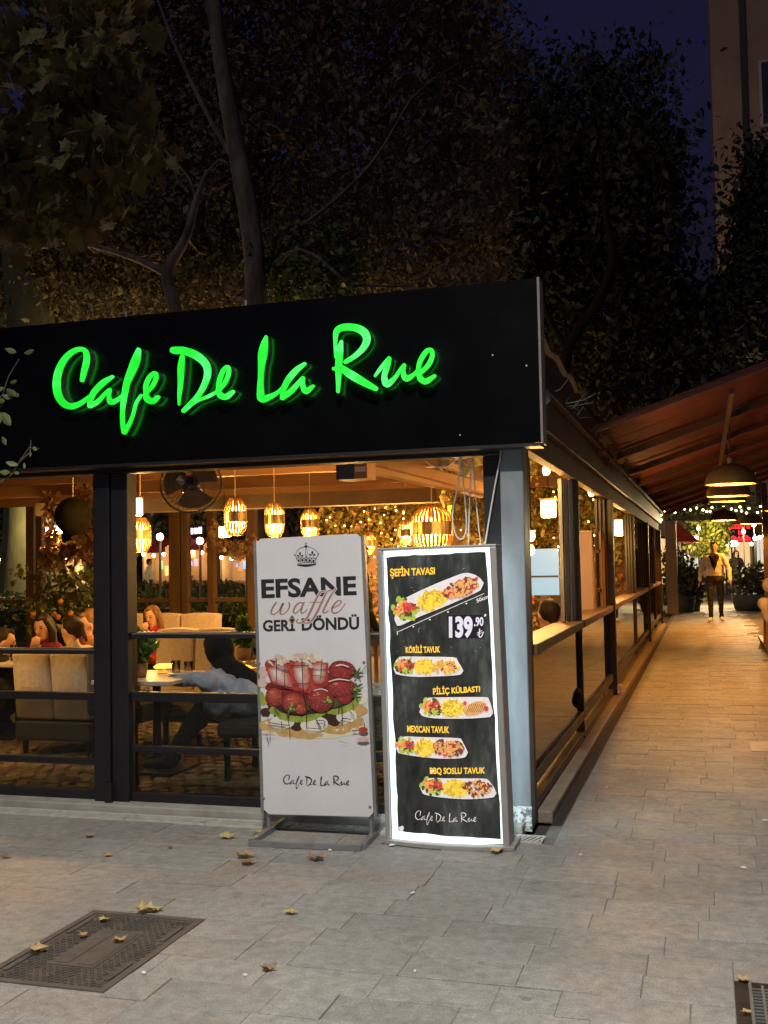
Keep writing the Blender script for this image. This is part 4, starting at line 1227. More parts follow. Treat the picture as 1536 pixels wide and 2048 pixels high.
# ------------------------------------------------------------------ street lamp over the pavement (behind the viewer)
lamp = thing('street_lamp', (-.6, -2.6, 0), 'tall grey street lamp with an arm reaching over the pavement', 'street lamp')
MB().tube([(-.6, -2.6, 0), (-.6, -2.6, 3), (-.6, -2.6, 6.0)], [.09, .075, .055], 12).build('pole', M_galv, lamp, smooth=True)
MB().tube([(-.6, -2.6, 5.9), (-.6, -2.0, 6.2), (-.6, .4, 6.3)], [.04, .035, .03], 10).build('arm', M_galv, lamp, smooth=True)
MB().box(-.74, -.46, .3, .95, 6.27, 6.36).build('lamp_head', M_galv, lamp, bevel=.02)
MB().box(-.70, -.50, .38, .9, 6.262, 6.269).build('lamp_lens', emat('street_lamp_lens', (1, .95, .86), 12), lamp)
point_light('street_lamp_light', (-.6, .65, 6.2), 1950, (1.0, .975, .895), lamp, .18, False, 138)

# ------------------------------------------------------------------ lanterns and lamps inside
WARM = (1.0, .53, .145)
M_bamboo = pmat('bamboo_slat', (.50, .27, .08), (.66, .40, .14), 12, .5, rand='island', rand_amt=.15, translucent=.35)
M_gold = pmat('brass_band', (.55, .40, .16), (.66, .50, .22), 9, .28, .4, metallic=.8)
M_bulb = emat('warm_bulb', (1.0, .66, .22), 9.0)
M_cord = pmat('pale_cord', (.55, .40, .24), (.62, .48, .3), 20, .6)
def make_lantern(R, H, label, cord=.6, power=165, nsl=20):
    t = thing('pendant_lantern', (0, 0, 0), label, 'lantern', 'slatted pendant lanterns in the cafe')
    def cage(z0, r0, z1, r1, zm, rm):
        mb = MB()
        for k in range(nsl):
            a = 2 * math.pi * k / nsl; c, s = math.cos(a), math.sin(a)
            prof = [(r0, z0), (rm, zm), (r1, z1)]
            w, th = 2 * math.pi * R / nsl * .27, .006
            vs = []
            for r, z in prof:
                for dw, dr in ((-w, 0), (w, 0), (w, th), (-w, th)):
                    rr = r - dr; vs.append((rr * c - dw * s, rr * s + dw * c, z))
            fs = []
            for i in range(2):
                for j in range(4):
                    fs.append((4 * i + j, 4 * i + (j + 1) % 4, 4 * i + 4 + (j + 1) % 4, 4 * i + 4 + j))
            mb.add(vs, fs + [(3, 2, 1, 0), (8, 9, 10, 11)])
        return mb
    h = H / 2
    cage(h, R * .52, h * .30, R, h * .55, R * .97).build('upper_slats', M_bamboo, t, local=True)
    cage(-h * .28, R, -h, R * .62, -h * .62, R * .94).build('lower_slats', M_bamboo, t, local=True)
    MB().lathe([(R * 1.01, h * .30), (R * 1.01, -h * .28), (R * .985, -h * .28), (R * .985, h * .30), (R * 1.01, h * .30)], n=28).build('band', M_gold, t, smooth=False, local=True)
    MB().lathe([(R * .10, h), (R * .54, h), (R * .54, h - .008), (R * .10, h - .008), (R * .10, h)], n=24).build('top_ring', M_bamboo, t, local=True)
    MB().lathe([(R * .66, -h), (R * .60, -h), (R * .60, -h + .01), (R * .66, -h + .01), (R * .66, -h)], n=24).build('bottom_ring', M_bamboo, t, local=True)
    MB().tube([(0, 0, h * .75), (0, 0, h + cord)], .006, 6).build('cord', M_cord, t, local=True)
    MB().lathe([(.001, h + cord), (.055, h + cord), (.055, h + cord - .012), (.02, h + cord - .03), (.001, h + cord - .03)], n=18).build('ceiling_rose', M_cord, t, local=True)
    MB().lathe([(.018, h * .8), (.018, h * .5)], n=10).build('lamp_holder', M_gold, t, local=True)
    MB().ball((0, 0, h * .34), (.038, .038, .046), 12, 8).build('bulb', M_bulb, t, smooth=True, local=True)
    point_light('lantern_light', (0, 0, -h * .1), power, WARM, t, .04)
    return t
lan = make_lantern(.105, .345, 'slatted lantern directly beside the fan, leftmost of three in the row', .55)
LN = [(471, 1034, 9.2, lan), (549, 1040, 10.2, None), (620, 1048, 11.4, None), (812, 1066, 13.6, None), (737, 1087, 15.6, None), (281, 1070, 9.6, None)]
LB = [None, 'middle lantern of the row of three over the white board', 'rightmost and smallest lantern of the row of three over the board', 'small slatted lantern just left of the big drum lantern',
      'far slatted lantern between the white board and the lightbox', 'slatted lantern half hidden by the double black post']
for (px, py, Y, o), lb in zip(LN, LB):
    o = o or copy_tree(lan)
    o.location = at(px, py, Y)
    if lb: o['label'] = lb
for x_, l_ in ((-5.25, 'added slatted lantern beyond the left edge of the view, warming the pavement'), (-6.7, 'added outermost slatted lantern far left of the view, warming the pavement')):
    o = copy_tree(lan); o.location = (x_, 6.7, 1.78); o['label'] = l_  # unseen lanterns added to throw warm light on the left pavement
    for c_ in o.children:
        if c_.type == 'LIGHT': c_.data = c_.data.copy(); c_.data.energy = 250
big = make_lantern(.215, .46, 'wide drum lantern with brass band hanging above the lightbox', .32, 230, 30)
big.location = at(864, 1058, 10.6)
M_cube = emat('frosted_lamp_glass', (1.0, .80, .42), 5.0)
def box_lamp(px, py, Y, w, h, label, power=55):
    p = at(px, py, Y)
    t = thing('box_lamp', p, label, 'lamp', 'small glowing square lamps in the cafe')
    MB().box(-w / 2, w / 2, -w / 2, w / 2, -h / 2, h / 2).build('shade', M_cube, t, local=True, bevel=.012)
    MB().box(-w * .56, w * .56, -w * .56, w * .56, h / 2 + .001, h / 2 + .016).build('cap', M_gold, t, local=True)
    MB().tube([(0, 0, h / 2 + .016), (0, 0, max(2.43 - p.z, h / 2 + .1))], .006, 6).build('rod', M_brownmetal, t, local=True)
    point_light('box_lamp_light', (0, 0, -h / 2 - .06), power, WARM, t, .05)
box_lamp(449, 1064, 13.0, .12, .14, 'square glowing lamp just left of the leftmost row lantern')
box_lamp(1097, 1018, 8.9, .115, .14, 'square glowing lamp seen through the first side window')
box_lamp(1237, 1056, 14.2, .10, .20, 'tall glowing lamp seen through the third side window')
box_lamp(276, 1014, 8.8, .07, .16, 'slim glowing tube lamp at the right edge of the double post')
box_lamp(700, 1125, 15.3, .12, .14, 'added square lamp lighting the ivy, hidden behind the white board', 150)  # this hidden lamp and the next are added to brighten the ivy
box_lamp(905, 1130, 15.3, .12, .14, 'added square lamp lighting the ivy, hidden behind the lightbox', 150)
box_lamp(108, 1060, 12.5, .16, .10, 'low glowing lamp beside the hanging dark globe')
for px, py, Y, l in ((1062, 1072, 7.6, 'glowing bulb beside the corner post in the first side window'), (1061, 1100, 7.6, 'lower glowing bulb beside the corner post in the first side window'), (1183, 985, 10.4, 'amber strip bulb under the side eave between two window stiles'), (1093, 940, 7.9, 'amber bulb under the side eave nearest the corner post')):
    t = thing('bare_bulb', at(px, py, Y), l, 'bulb', 'bare bulbs by the side windows')
    MB().ball((0, 0, 0), (.03, .03, .04), 10, 8).build('bulb', M_bulb, t, smooth=True, local=True)
    MB().tube([(0, 0, .035), (0, 0, max(.08, 2.44 - at(px, py, Y).z))], .005, 6).build('cord', M_brownmetal, t, local=True)
    point_light('bulb_light', (-.05, -.02, -.07), 13, WARM, t, .03)

# ------------------------------------------------------------------ fan, speaker box, hanging cable
p = at(382, 968, 6.9)
fan = thing('wall_fan', p, 'large black caged fan hanging under the roof behind the post', 'fan')
M_fan = pmat('fan_black', (.02, .02, .022), (.03, .03, .033), 8, .3)
R_f = Matrix.Rotation(math.radians(22), 3, 'Z') @ Matrix.Rotation(math.radians(-14), 3, 'X')
cg = MB()
for q in range(7):
    r = .03 + .030 * q; yy = -.075 * math.cos(math.asin(min(1, r / .215)))
    cg.tube([R_f @ Vector((r * math.cos(a), yy, r * math.sin(a))) for a in np.linspace(0, 2 * math.pi, 37)], .0022, 4)
for k in range(36):
    a = 2 * math.pi * k / 36
    cg.tube([R_f @ Vector((r * math.cos(a + .5 * r), -.075 * math.cos(math.asin(min(1, r / .215))), r * math.sin(a + .5 * r))) for r in (.03, .08, .13, .18, .213)], .0016, 4)
    cg.tube([R_f @ Vector((r * math.cos(a), .085 * math.cos(math.asin(min(1, r / .215))), r * math.sin(a))) for r in (.05, .12, .18, .213)], .0016, 4)
cg.tube([R_f @ Vector((.215 * math.cos(a), 0, .215 * math.sin(a))) for a in np.linspace(0, 2 * math.pi, 37)], .006, 6)
cg.build('cage', pmat('fan_wire', (.16, .14, .12), (.22, .2, .17), 10, .4, metallic=.6), fan, local=True)
for k in range(3):
    a0 = 2 * math.pi * k / 3; bl = MB(); vs = []
    for i in range(7):
        a = a0 + i / 6 * 1.5
        for r, w in ((.045, .02), (.19, .03)):
            vs.append(R_f @ Vector((r * math.cos(a), -.02 + w * (i / 6 - .5) * 2, r * math.sin(a))))
    bl.add(vs, [(2 * i, 2 * i + 1, 2 * i + 3, 2 * i + 2) for i in range(6)])
    o = bl.build('blade', pmat('fan_blade', (.26, .19, .11), (.32, .24, .15), 8, .35), fan, local=True); s_ = o.modifiers.new('t', 'SOLIDIFY'); s_.thickness = .003
mb = MB(); mb.tube([R_f @ Vector((0, y_, 0)) for y_ in (-.05, -.04, .06, .16, .19)], [.03, .055, .07, .07, .045], 16); mb.build('motor', M_fan, fan, smooth=True, local=True)
mb = MB(); mb.tube([R_f @ Vector((-.09, -.06, .03)), R_f @ Vector((-.04, -.04, .0))], [.028, .03], 12); mb.build('hub_ring', M_alu, fan, local=True)
mb = MB(); mb.tube([R_f @ Vector((0, .10, 0)), R_f @ Vector((0, .14, .15)), R_f @ Vector((0, .14, .55))], .014, 8); mb.build('bracket', M_fan, fan, local=True)
p0, p1 = at(672, 930, 7.2), at(735, 957, 7.2)
spk = thing('speaker_box', ((p0.x + p1.x) / 2, 7.2, p1.z), 'small dark box with a brown labelled end fixed under the roof', 'speaker')
MB().box(p0.x, p0.x + .135, 7.2, 7.42, p1.z, 2.44).build('cabinet', pmat('slate_plastic', (.04, .045, .055), (.06, .065, .08), 8, .5), spk)
MB().box(p0.x + .137, p1.x + .0, 7.19, 7.40, p1.z + .002, 2.44).build('brown_end', pmat('brown_card', (.35, .13, .05), (.42, .18, .08), 8, .6), spk)
MB().box(p0.x + .145, p1.x - .01, 7.185, 7.189, p1.z + .05, p1.z + .085).build('label_print', pmat('pink_label', (.75, .45, .35), (.8, .5, .4), 30, .6), spk)
M_rope = pmat('white_cable', (.55, .50, .42), (.65, .6, .52), 20, .6)
cable = thing('hanging_cable', at(940, 900, 5.95), 'looped white cable hanging beside the corner post', 'cable')
for pts in ([(920, 900), (917, 960), (905, 1030), (912, 1070), (925, 1077), (933, 1050), (928, 980), (922, 930), (920, 900)], [(945, 905), (941, 960), (938, 1040), (937, 1092)], [(943, 905), (950, 980), (957, 1050), (962, 1092)],
            [(843, 915), (862, 930), (885, 935), (905, 925), (920, 912)]):
    mb = MB(); mb.tube([at(x, y_, 5.96) for x, y_, in [tuple(q) for q in np.array(catmull([(a, b2, 0) for a, b2 in pts], 4))[:, :2]]], .0045, 6); mb.build('cable_loop', M_rope, cable, smooth=True)
mb = MB(); mb.tube([at(x, y_, 5.725) for x, y_ in ((1003, 888), (1000, 920), (990, 970), (978, 1040), (970, 1090))], .005, 6); mb.build('cable_drop', M_rope, cable, smooth=True)

# ------------------------------------------------------------------ furniture
M_beige = pmat('beige_weave', (.42, .33, .23), (.54, .44, .32), 40, .8, bump=.25, bscale=220)
M_darkweave = pmat('dark_weave', (.045, .045, .045), (.08, .075, .07), 40, .8, bump=.3, bscale=150)
M_tabletop = pmat('pale_tabletop', (.42, .36, .28), (.5, .44, .35), 6, .4)
M_chairwood = pmat('brown_chair_wood', (.20, .10, .05), (.30, .16, .08), 8, .5, bump=.1)
def sofa(x0, x1, y, ztop, label, facing=1, depth=.62, seat=.40, legs=True, cut=2):
    """backrest plane at y; the seat lies on the facing side (+1 = away from the viewer)"""
    t = thing('sofa', ((x0 + x1) / 2, y, 0), label, 'sofa')
    s = facing
    n = cut; w = (x1 - x0) / n
    for k in range(n):
        ya, yb = sorted((y, y + s * .15))
        mb = MB(); c = Vector((x0 + w * (k + .5), (ya + yb) / 2, (ztop + seat - .12) / 2)); hz = (ztop - seat + .12) / 2
        vs = []
        for j in range(5):
            v = j / 4; zz = -hz + 2 * hz * v; bul = .03 * math.sin(math.pi * v) ; lean = -s * .06 * v
            for i in range(5):
                u = i / 4 * 2 - 1
                vs.append(c + Vector((u * (w / 2 - .006), -.075 - bul * (1 - u * u) + lean, zz + .015 * (1 - u * u) * (v > .9))))
        for j in range(5):
            v = j / 4; zz = -hz + 2 * hz * v; bul = .03 * math.sin(math.pi * v); lean = -s * .06 * v
            for i in range(5):
                u = i / 4 * 2 - 1
                vs.append(c + Vector((u * (w / 2 - .006), .075 + bul * (1 - u * u) + lean, zz + .015 * (1 - u * u) * (v > .9))))
        fs = []
        for j in range(4):
            for i in range(4):
                a = j * 5 + i; fs += [(a, a + 1, a + 6, a + 5), (25 + a, 25 + a + 5, 25 + a + 6, 25 + a + 1)]
            a = j * 5; fs += [(a, a + 5, a + 30, a + 25), (a + 4, a + 29, a + 34, a + 9)]
        for i in range(4):
            fs += [(i, i + 25, i + 26, i + 1), (20 + i, 21 + i, 46 + i, 45 + i)]
        mb.add(vs, fs); mb.build('back_cushion', M_beige, t, smooth=False, bevel=.02)
    ya, yb = sorted((y + s * .10, y + s * (depth + .1)))
    MB().box(x0 + .01, x1 - .01, ya, yb, seat - .13, seat).build('seat_cushion', M_beige, t, bevel=.03)
    MB().box(x0, x1, min(y - .01 * s, yb if s < 0 else y), max(yb, y), .12, seat - .132).build('sofa_frame', M_darkweave, t, bevel=.02)
    for lx in (x0 + .06, x1 - .06):
        for ly in (y + s * .05, y + s * (depth + .02)):
            MB().tube([(lx, ly, 0), (lx, ly, .12)], [.018, .024], 8).build('leg', M_black, t)
    return t
a, b2 = at(38, 1330, 7.3), at(190, 1330, 7.3)
sofa(a.x, b2.x, 7.25, .79, 'beige sofa with its back to the left window pane', 1)
MB_ = at(190, 1330, 7.2)
t = thing('armchair', (MB_.x + .17, 7.25, 0), 'dark woven armchair beside the beige sofa behind the double post', 'armchair')
MB().box(MB_.x + .01, MB_.x + .42, 7.05, 7.15, .35, .85).build('backrest', M_darkweave, t, bevel=.03)
MB().box(MB_.x + .01, MB_.x + .42, 7.16, 7.65, .28, .42).build('seat', M_darkweave, t, bevel=.03)
for lx in (MB_.x + .05, MB_.x + .38):
    for ly in (7.1, 7.6): MB().tube([(lx, ly, 0), (lx, ly, .28)], .02, 8).build('leg', M_black, t)
a, b2 = at(322, 1290, 8.4), at(478, 1290, 8.4)
sofa(a.x, b2.x, 8.4, .90, 'beige sofa directly behind the person in the black headscarf', -1)
a, b2 = at(300, 1245, 11.2), at(442, 1245, 11.2)
sofa(a.x - .5, b2.x, 11.2, .90, 'long beige sofa behind the woman in red', -1, cut=3)
a, b2 = at(470, 1420, 6.75), at(545, 1420, 6.75)
t = thing('bench_seat', ((a.x + b2.x) / 2, 6.85, 0), 'dark bench seat under the person in the black headscarf', 'bench')
MB().box(a.x - .05, a.x + .62, 6.55, 7.15, .30, .40).build('seat', M_darkweave, t, bevel=.03)
MB().box(a.x + .63, a.x + .73, 6.55, 7.15, .18, .78).build('backrest', M_beige, t, bevel=.03)
for lx in (a.x, a.x + .6):
    for ly in (6.62, 7.08): MB().tube([(lx, ly, 0), (lx, ly, .30)], .022, 8).build('leg', M_black, t)
SEAT_X = a.x
def table(x0, x1, y0, y1, z, label):
    t = thing('cafe_table', ((x0 + x1) / 2, (y0 + y1) / 2, 0), label, 'table')
    MB().box(x0, x1, y0, y1, z - .03, z).build('tabletop', M_tabletop, t, bevel=.005)
    cx_, cy_ = (x0 + x1) / 2, (y0 + y1) / 2
    MB().tube([(cx_, cy_, .03), (cx_, cy_, z - .031)], .03, 10).build('pedestal', M_black, t)
    MB().box(cx_ - .22, cx_ + .22, cy_ - .22, cy_ + .22, 0.005, .03).build('foot', M_black, t, bevel=.004)
    return t
ta = at(262, 1380, 6.6).x
table(ta - .25, at(393, 1380, 6.9).x, 6.5, 7.25, .67, 'pale cafe table just behind the middle window pane')
tb = at(0, 1340, 7.9)
table(tb.x - .5, tb.x + .35, 7.7, 8.3, .66, 'pale cafe table at the left edge of the room')
table(at(255, 1270, 9.6).x - .3, at(330, 1270, 9.6).x, 9.3, 10.0, .68, 'pale cafe table before the woman in red')
table(at(505, 1310, 7.9).x - .05, at(560, 1310, 7.9).x + .3, 7.7, 8.3, .68, 'pale cafe table behind the white board')
# slatted chair seen between the boards and a woven chair lit by the lightbox
p = at(752, 1300, 7.2)
t = thing('slatted_chair', (p.x, 7.2, 0), 'brown wooden slat back chair seen between the board and the lightbox', 'chair')
MB().box(p.x - .22, p.x + .22, 7.19, 7.22, .86, .94).build('top_rail', M_chairwood, t, bevel=.008)
for k in range(7):
    xx = p.x - .19 + k * .063; MB().box(xx - .012, xx + .012, 7.195, 7.215, .46, .859).build('slat', M_chairwood, t)
MB().box(p.x - .22, p.x + .22, 7.0, 7.22, .42, .455).build('seat', M_chairwood, t, bevel=.008)
for lx in (p.x - .2, p.x + .2):
    for ly in (7.02, 7.2): MB().tube([(lx, ly, 0), (lx, ly, .42)], .018, 8).build('leg', M_chairwood, t)
p = at(755, 1430, 6.3)
t = thing('woven_chair', (p.x, 6.3, 0), 'white woven chair back lit by the lightbox glow', 'chair')
M_wicker = pmat('white_wicker', (.5, .52, .5), (.62, .64, .62), 30, .6)
mb = MB()
for k in range(14):
    z = .34 + k * .028; mb.box(p.x - .24, p.x + .24, 6.1 + .004 * (k % 2), 6.115 + .004 * (k % 2), z, z + .022)
mb.build('woven_back', M_wicker, t)
MB().box(p.x - .24, p.x + .24, 6.13, 6.55, .33, .38).build('seat', M_wicker, t, bevel=.01)
for lx in (p.x - .225, p.x + .225):
    MB().tube([(lx, 6.122, 0), (lx, 6.122, .75)], .014, 8).build('leg', M_black, t); MB().tube([(lx, 6.52, 0), (lx, 6.52, .33)], .014, 8).build('leg', M_black, t)

# things on the tables
M_pot = pmat('terracotta_pot', (.36, .20, .09), (.44, .26, .13), 10, .6, bump=.1)
M_fern = pmat('fresh_green_leaf', (.06, .13, .02), (.16, .26, .06), 10, .5, rand='island', rand_amt=.3, translucent=.3)
def small_plant(p, r, h, label, cone=False):
    t = thing('potted_plant', p, label, 'plant')
    MB().lathe([(.001, 0), (.05, 0), (.065, .10), (.058, .10), (.056, .085), (.001, .085)], n=14).build('pot', M_pot, t, local=True, smooth=True)
    n = 420; u = rng.random(n) ** .5; z = rng.random(n)
    rad = r * (1 - z * .8 if cone else np.sqrt(np.maximum(0, 1 - (2 * z - 1) ** 2))) * u; a = rng.random(n) * 6.28
    pts = np.stack([rad * np.cos(a), rad * np.sin(a), .11 + z * h], 1)
    me = leaf_cloud('foliage', pts, .06, M_fern, 'oval', -.6); link('foliage', me, t, True)
    MB().tube([(0, 0, .08), (0, 0, .11 + h * .7)], .006, 5).build('stem', M_chairwood, t, local=True)
small_plant(Vector((at(285, 1360, 6.8).x, 6.75, .67)), .11, .20, 'feathery green pot plant on the table beside the double post')
small_plant(Vector((at(487, 1310, 8.0).x, 8.0, .68)), .06, .20, 'small cone shaped plant beside the left edge of the white board', True)
small_plant(Vector((at(535, 1310, 8.0).x, 8.1, .68)), .08, .15, 'bushy plant mostly behind the white board')
M_glasscup = glass_mat('drinking_glass', (.9, .85, .78), .03, .06)
M_amber = emat('amber_lamp_shade', (1.0, .45, .06), 3.2)
def table_lamp(px, py, Y, zt, label):
    p = at(px, py, Y)
    t = thing('table_lamp', (p.x, Y, zt), label, 'table lamp', 'small amber table lamps')
    h = p.z - zt
    MB().lathe([(.001, 0), (.045, 0), (.045, .012), (.008, .02), (.007, h - .01)], n=14).build('stem', M_gold, t, local=True, smooth=True)
    MB().lathe([(.001, h + .022), (.05, h + .018), (.075, h), (.07, h - .008), (.001, h - .004)], n=20).build('shade', M_amber, t, local=True, smooth=True)
table_lamp(328, 1333, 7.0, .67, 'small amber table lamp near the feathery plant')
table_lamp(497, 1333, 7.75, .68, 'small amber table lamp at the left edge of the white board')
for px, Y, z, h, l in ((352, 6.95, .67, .10, 'clear glass on the table in front of the outstretched arm'), (505, 8.05, .68, .11, 'glass jar beside the cone shaped plant'), (377, 7.1, .67, .08, 'low dark drink glass on the near table'), (28, 7.95, .66, .14, 'tall clear bottle on the left table')):
    p = at(px, 1350, Y); mb = MB(); mb.lathe([(.001, 0), (.028, 0), (.033, h), (.030, h), (.026, .006), (.001, .006)], (p.x, Y, z), 14); tag(mb.build('drinking_glass', M_glasscup, smooth=True), l, 'glass')
p = at(362, 1362, 6.9); mb = MB(); mb.lathe([(.001, 0), (.07, .004), (.10, .018), (.097, .020), (.001, .008)], (p.x, 6.9, .67), 20)
tag(mb.build('plate', pmat('white_china', (.7, .66, .6), None, 5, .2), smooth=True), 'white plate on the near table by the outstretched hand', 'plate')

# ------------------------------------------------------------------ people
M_skin = pmat('skin', (.44, .24, .15), (.50, .29, .19), 14, .5)
M_skin2 = pmat('skin_olive', (.38, .21, .12), (.44, .25, .15), 14, .5)
M_hairdk = pmat('dark_hair', (.010, .006, .004), (.022, .012, .007), 40, .6, spec=.2, bump=.4, bscale=120, stretch=(1, 1, .1))
M_hairbr = pmat('auburn_hair', (.10, .045, .018), (.20, .10, .035), 40, .55, spec=.2, bump=.4, bscale=120, stretch=(1, 1, .1))
M_eye = pmat('eye_dark', (.015, .01, .008), None, 10, .3)
M_lip = pmat('lips', (.36, .10, .08), None, 10, .4)
def cl(name, a, b2=None, r=.75): return pmat('cloth_' + name, a, b2 or tuple(min(1, c * 1.35) for c in a), 9, r, bump=.25, bscale=26, spec=.12)
def hand_prims(w, d, n, s, curl, m=0):
    """wrist w, direction d, palm normal n"""
    d = Vector(d).normalized(); n = Vector(n); n = (n - d * n.dot(d)).normalized(); x = d.cross(n)
    out = []
    pc = Vector(w) + d * .045 * s
    for k in range(4):
        out.append(cap(Vector(w) + x * (k - 1.5) * .010 * s, Vector(w) + d * .085 * s + x * (k - 1.5) * .020 * s, .013 * s, .0115 * s, m))
    for k, L in enumerate((.068, .08, .075, .058)):
        b0 = Vector(w) + d * .085 * s + x * (k - 1.5) * .0215 * s
        d1 = (d + n * curl * .6 + x * (k - 1.5) * .05).normalized(); d2 = (d + n * curl * 1.7).normalized()
        m1 = b0 + d1 * L * .5 * s; out += [cap(b0, m1, .0092 * s, .0085 * s, m), cap(m1, m1 + d2 * L * .5 * s, .0085 * s, .007 * s, m)]
    b0 = Vector(w) + d * .025 * s - x * .030 * s; d1 = (d * .7 - x * .7 + n * .3).normalized(); m1 = b0 + d1 * .035 * s
    out += [cap(b0, m1, .0125 * s, .010 * s, m), cap(m1, m1 + (d * .9 - x * .15 + n * .3).normalized() * .032 * s, .010 * s, .008 * s, m)]
    return out
FOLDS = bpy.data.textures.new('cloth_folds', 'CLOUDS'); FOLDS.noise_scale = .075; FOLDS.noise_depth = 2
def person(label, J, fwd, mats, s=1.0, hair=None, hairmat=None, voxel=.011, legs=True, sleeves=1.15, curl=.5, nL=None, nR=None, group=None, extra=None, loc=None, face=True, hands=True, bare_forearm=False):
    """J joints (world). mats: skin, top, bottom, shoes"""
    J = {k: Vector(v) for k, v in J.items()}
    f = Vector(fwd).normalized(); base = loc or Vector((J['pelvis'].x, J['pelvis'].y, 0))
    t = thing('person', base, label, 'person', group)
    up = (J['head'] - J['neck']).normalized(); r = f.cross(up).normalized(); f = up.cross(r)
    H = J['head']
    Rh = Matrix((r, f, up)).transposed()
    pr = [ell(H + up * .012 * s, (.074 * s, .092 * s, .105 * s), 0, Rh), ell(H - up * .055 * s + f * .02 * s, (.055 * s, .065 * s, .065 * s), 0, Rh),
          cap(H + f * .088 * s + up * .005 * s, H + f * .104 * s - up * .022 * s, .009 * s, .014 * s, 0), cap(H - up * .085 * s + f * .055 * s, H - up * .088 * s + f * .062 * s, .028 * s, .024 * s, 0),
          ell(H + r * .076 * s - up * .005 * s, (.012 * s, .022 * s, .032 * s), 0, Rh), ell(H - r * .076 * s - up * .005 * s, (.012 * s, .022 * s, .032 * s), 0, Rh),
          cap(J['neck'], H - up * .06 * s, .056 * s, .05 * s, 0)]
    sl, sr, P = J['sl'], J['sr'], J['pelvis']; ch = (sl + sr) / 2 - up * .05 * s
    k = sleeves
    pr += [cap(sl * .93 + sr * .07, sr * .93 + sl * .07, .078 * s * k ** .5, .078 * s * k ** .5, 1), cap(ch - up * .10 * s, P + (ch - P) * .30, .145 * s * k ** .5, .135 * s * k ** .5, 1), cap(ch + (sl - sr) * .22 - up * .1 * s, ch + (sr - sl) * .22 - up * .1 * s, .125 * s, .125 * s, 1),
           cap(J['neck'], ch, .07 * s, .10 * s, 1)]
    for sd in ('l', 'r'):
        S_, E, W_ = J['s' + sd], J['e' + sd], J['w' + sd]
        pr += [cap(S_, E, .056 * s * k, .045 * s * k, 1), cap(E, W_.lerp(E, .08), .044 * s * k, .032 * s * k, 0 if bare_forearm else 1), cap(W_.lerp(E, .1), W_, .027 * s, .025 * s, 0)]
        if hands:
            pr += hand_prims(W_, W_ - E, (nL if sd == 'l' else nR) or (-f), s, curl)
    if legs:
        hl, hr = J['hl'], J['hr']
        pr += [cap(hl, hr, .115 * s, .115 * s, 2), cap(P, P + (ch - P) * .25, .13 * s, .13 * s, 2)]
        for sd in ('l', 'r'):
            h, kn, an, to = J['h' + sd], J['k' + sd], J['a' + sd], J['t' + sd]
            pr += [cap(h, kn, .092 * s, .064 * s, 2), cap(kn, an, .062 * s, .045 * s, 2), cap(an - Vector((0, 0, .03 * s)), to, .046 * s, .038 * s, 3), cap(an - Vector((0, 0, .035 * s)), an - (to - an).normalized() * .04 * s - Vector((0, 0, .04 * s)), .045 * s, .04 * s, 3)]
    if extra:
        pr += extra(H, f, r, up, ch)
    me = capsule_prims_mesh(pr, voxel * s, 5); skin_materials(me, pr, mats)
    b = link('body', me, t)
    vi = set()
    for p_ in me.polygons:
        if p_.material_index in (1, 2): vi.update(p_.vertices)
    vg = b.vertex_groups.new(name='cloth'); vg.add(list(vi), 1.0, 'REPLACE')
    dm = b.modifiers.new('folds', 'DISPLACE'); dm.texture = FOLDS; dm.strength = .03; dm.mid_level = .5; dm.vertex_group = 'cloth'; dm.texture_coords = 'LOCAL'
    if face:
        mb = MB()
        for q in (-1, 1):
            mb.ball(H + f * .083 * s + r * q * .032 * s + up * .012 * s, (.013 * s, .008 * s, .007 * s), 8, 6, Rh)
            mb.tube([H + f * .088 * s + r * q * .018 * s + up * .032 * s, H + f * .084 * s + r * q * .048 * s + up * .030 * s], .0035 * s, 5)
        mb.build('eyes', M_eye, t, smooth=True)
        mb = MB(); mb.ball(H + f * .083 * s - up * .05 * s, (.022 * s, .010 * s, .008 * s), 8, 6, Rh); mb.build('mouth', M_lip, t, smooth=True)
    if hair:
        hp = hair(H, f, r, up, s)
        hm = capsule_prims_mesh(hp, .011 * s, 3); hm.materials.clear(); hm.materials.append(hairmat)
        hm.polygons.foreach_set('use_smooth', [True] * len(hm.polygons)); link('hair', hm, t)
    return t
def hair_short(H, f, r, up, s):
    Rh = Matrix((r, f, up)).transposed()
    return [ell(H + up * .034 * s - f * .030 * s, (.086 * s, .092 * s, .098 * s), 0, Rh), cap(H + up * .094 * s + f * .045 * s, H + up * .09 * s - f * .03 * s, .032 * s, .04 * s), cap(H - f * .07 * s, H - f * .075 * s - up * .05 * s, .045 * s, .035 * s)]
def hair_long(H, f, r, up, s, L=.26):
    o = hair_short(H, f, r, up, s)
    for q in (-1, 1):
        o += [cap(H + up * .06 * s + r * q * .05 * s + f * .02 * s, H - up * .04 * s + r * q * .086 * s - f * .005 * s, .036 * s, .034 * s), cap(H - up * .04 * s + r * q * .086 * s - f * .005 * s, H - up * L * s + r * q * .085 * s + f * .02 * s, .036 * s, .026 * s)]
    o += [cap(H - f * .06 * s, H - up * L * s - f * .09 * s, .085 * s, .06 * s)]
    return o
def hair_tail(H, f, r, up, s):
    o = hair_short(H, f, r, up, s); b = H - f * .11 * s + up * .02 * s
    return o + [ell(b, (.045 * s, .045 * s, .045 * s)), cap(b, b - f * .05 * s - up * .14 * s, .034 * s, .016 * s)]
def hair_bun(H, f, r, up, s):
    o = hair_short(H, f, r, up, s); b = H - f * .07 * s + up * .10 * s
    return o + [ell(b, (.055 * s, .05 * s, .055 * s)), cap(b + r * .03 * s, b + up * .05 * s + r * .06 * s, .02 * s, .01 * s), cap(b, b + up * .06 * s - r * .04 * s, .02 * s, .008 * s)]

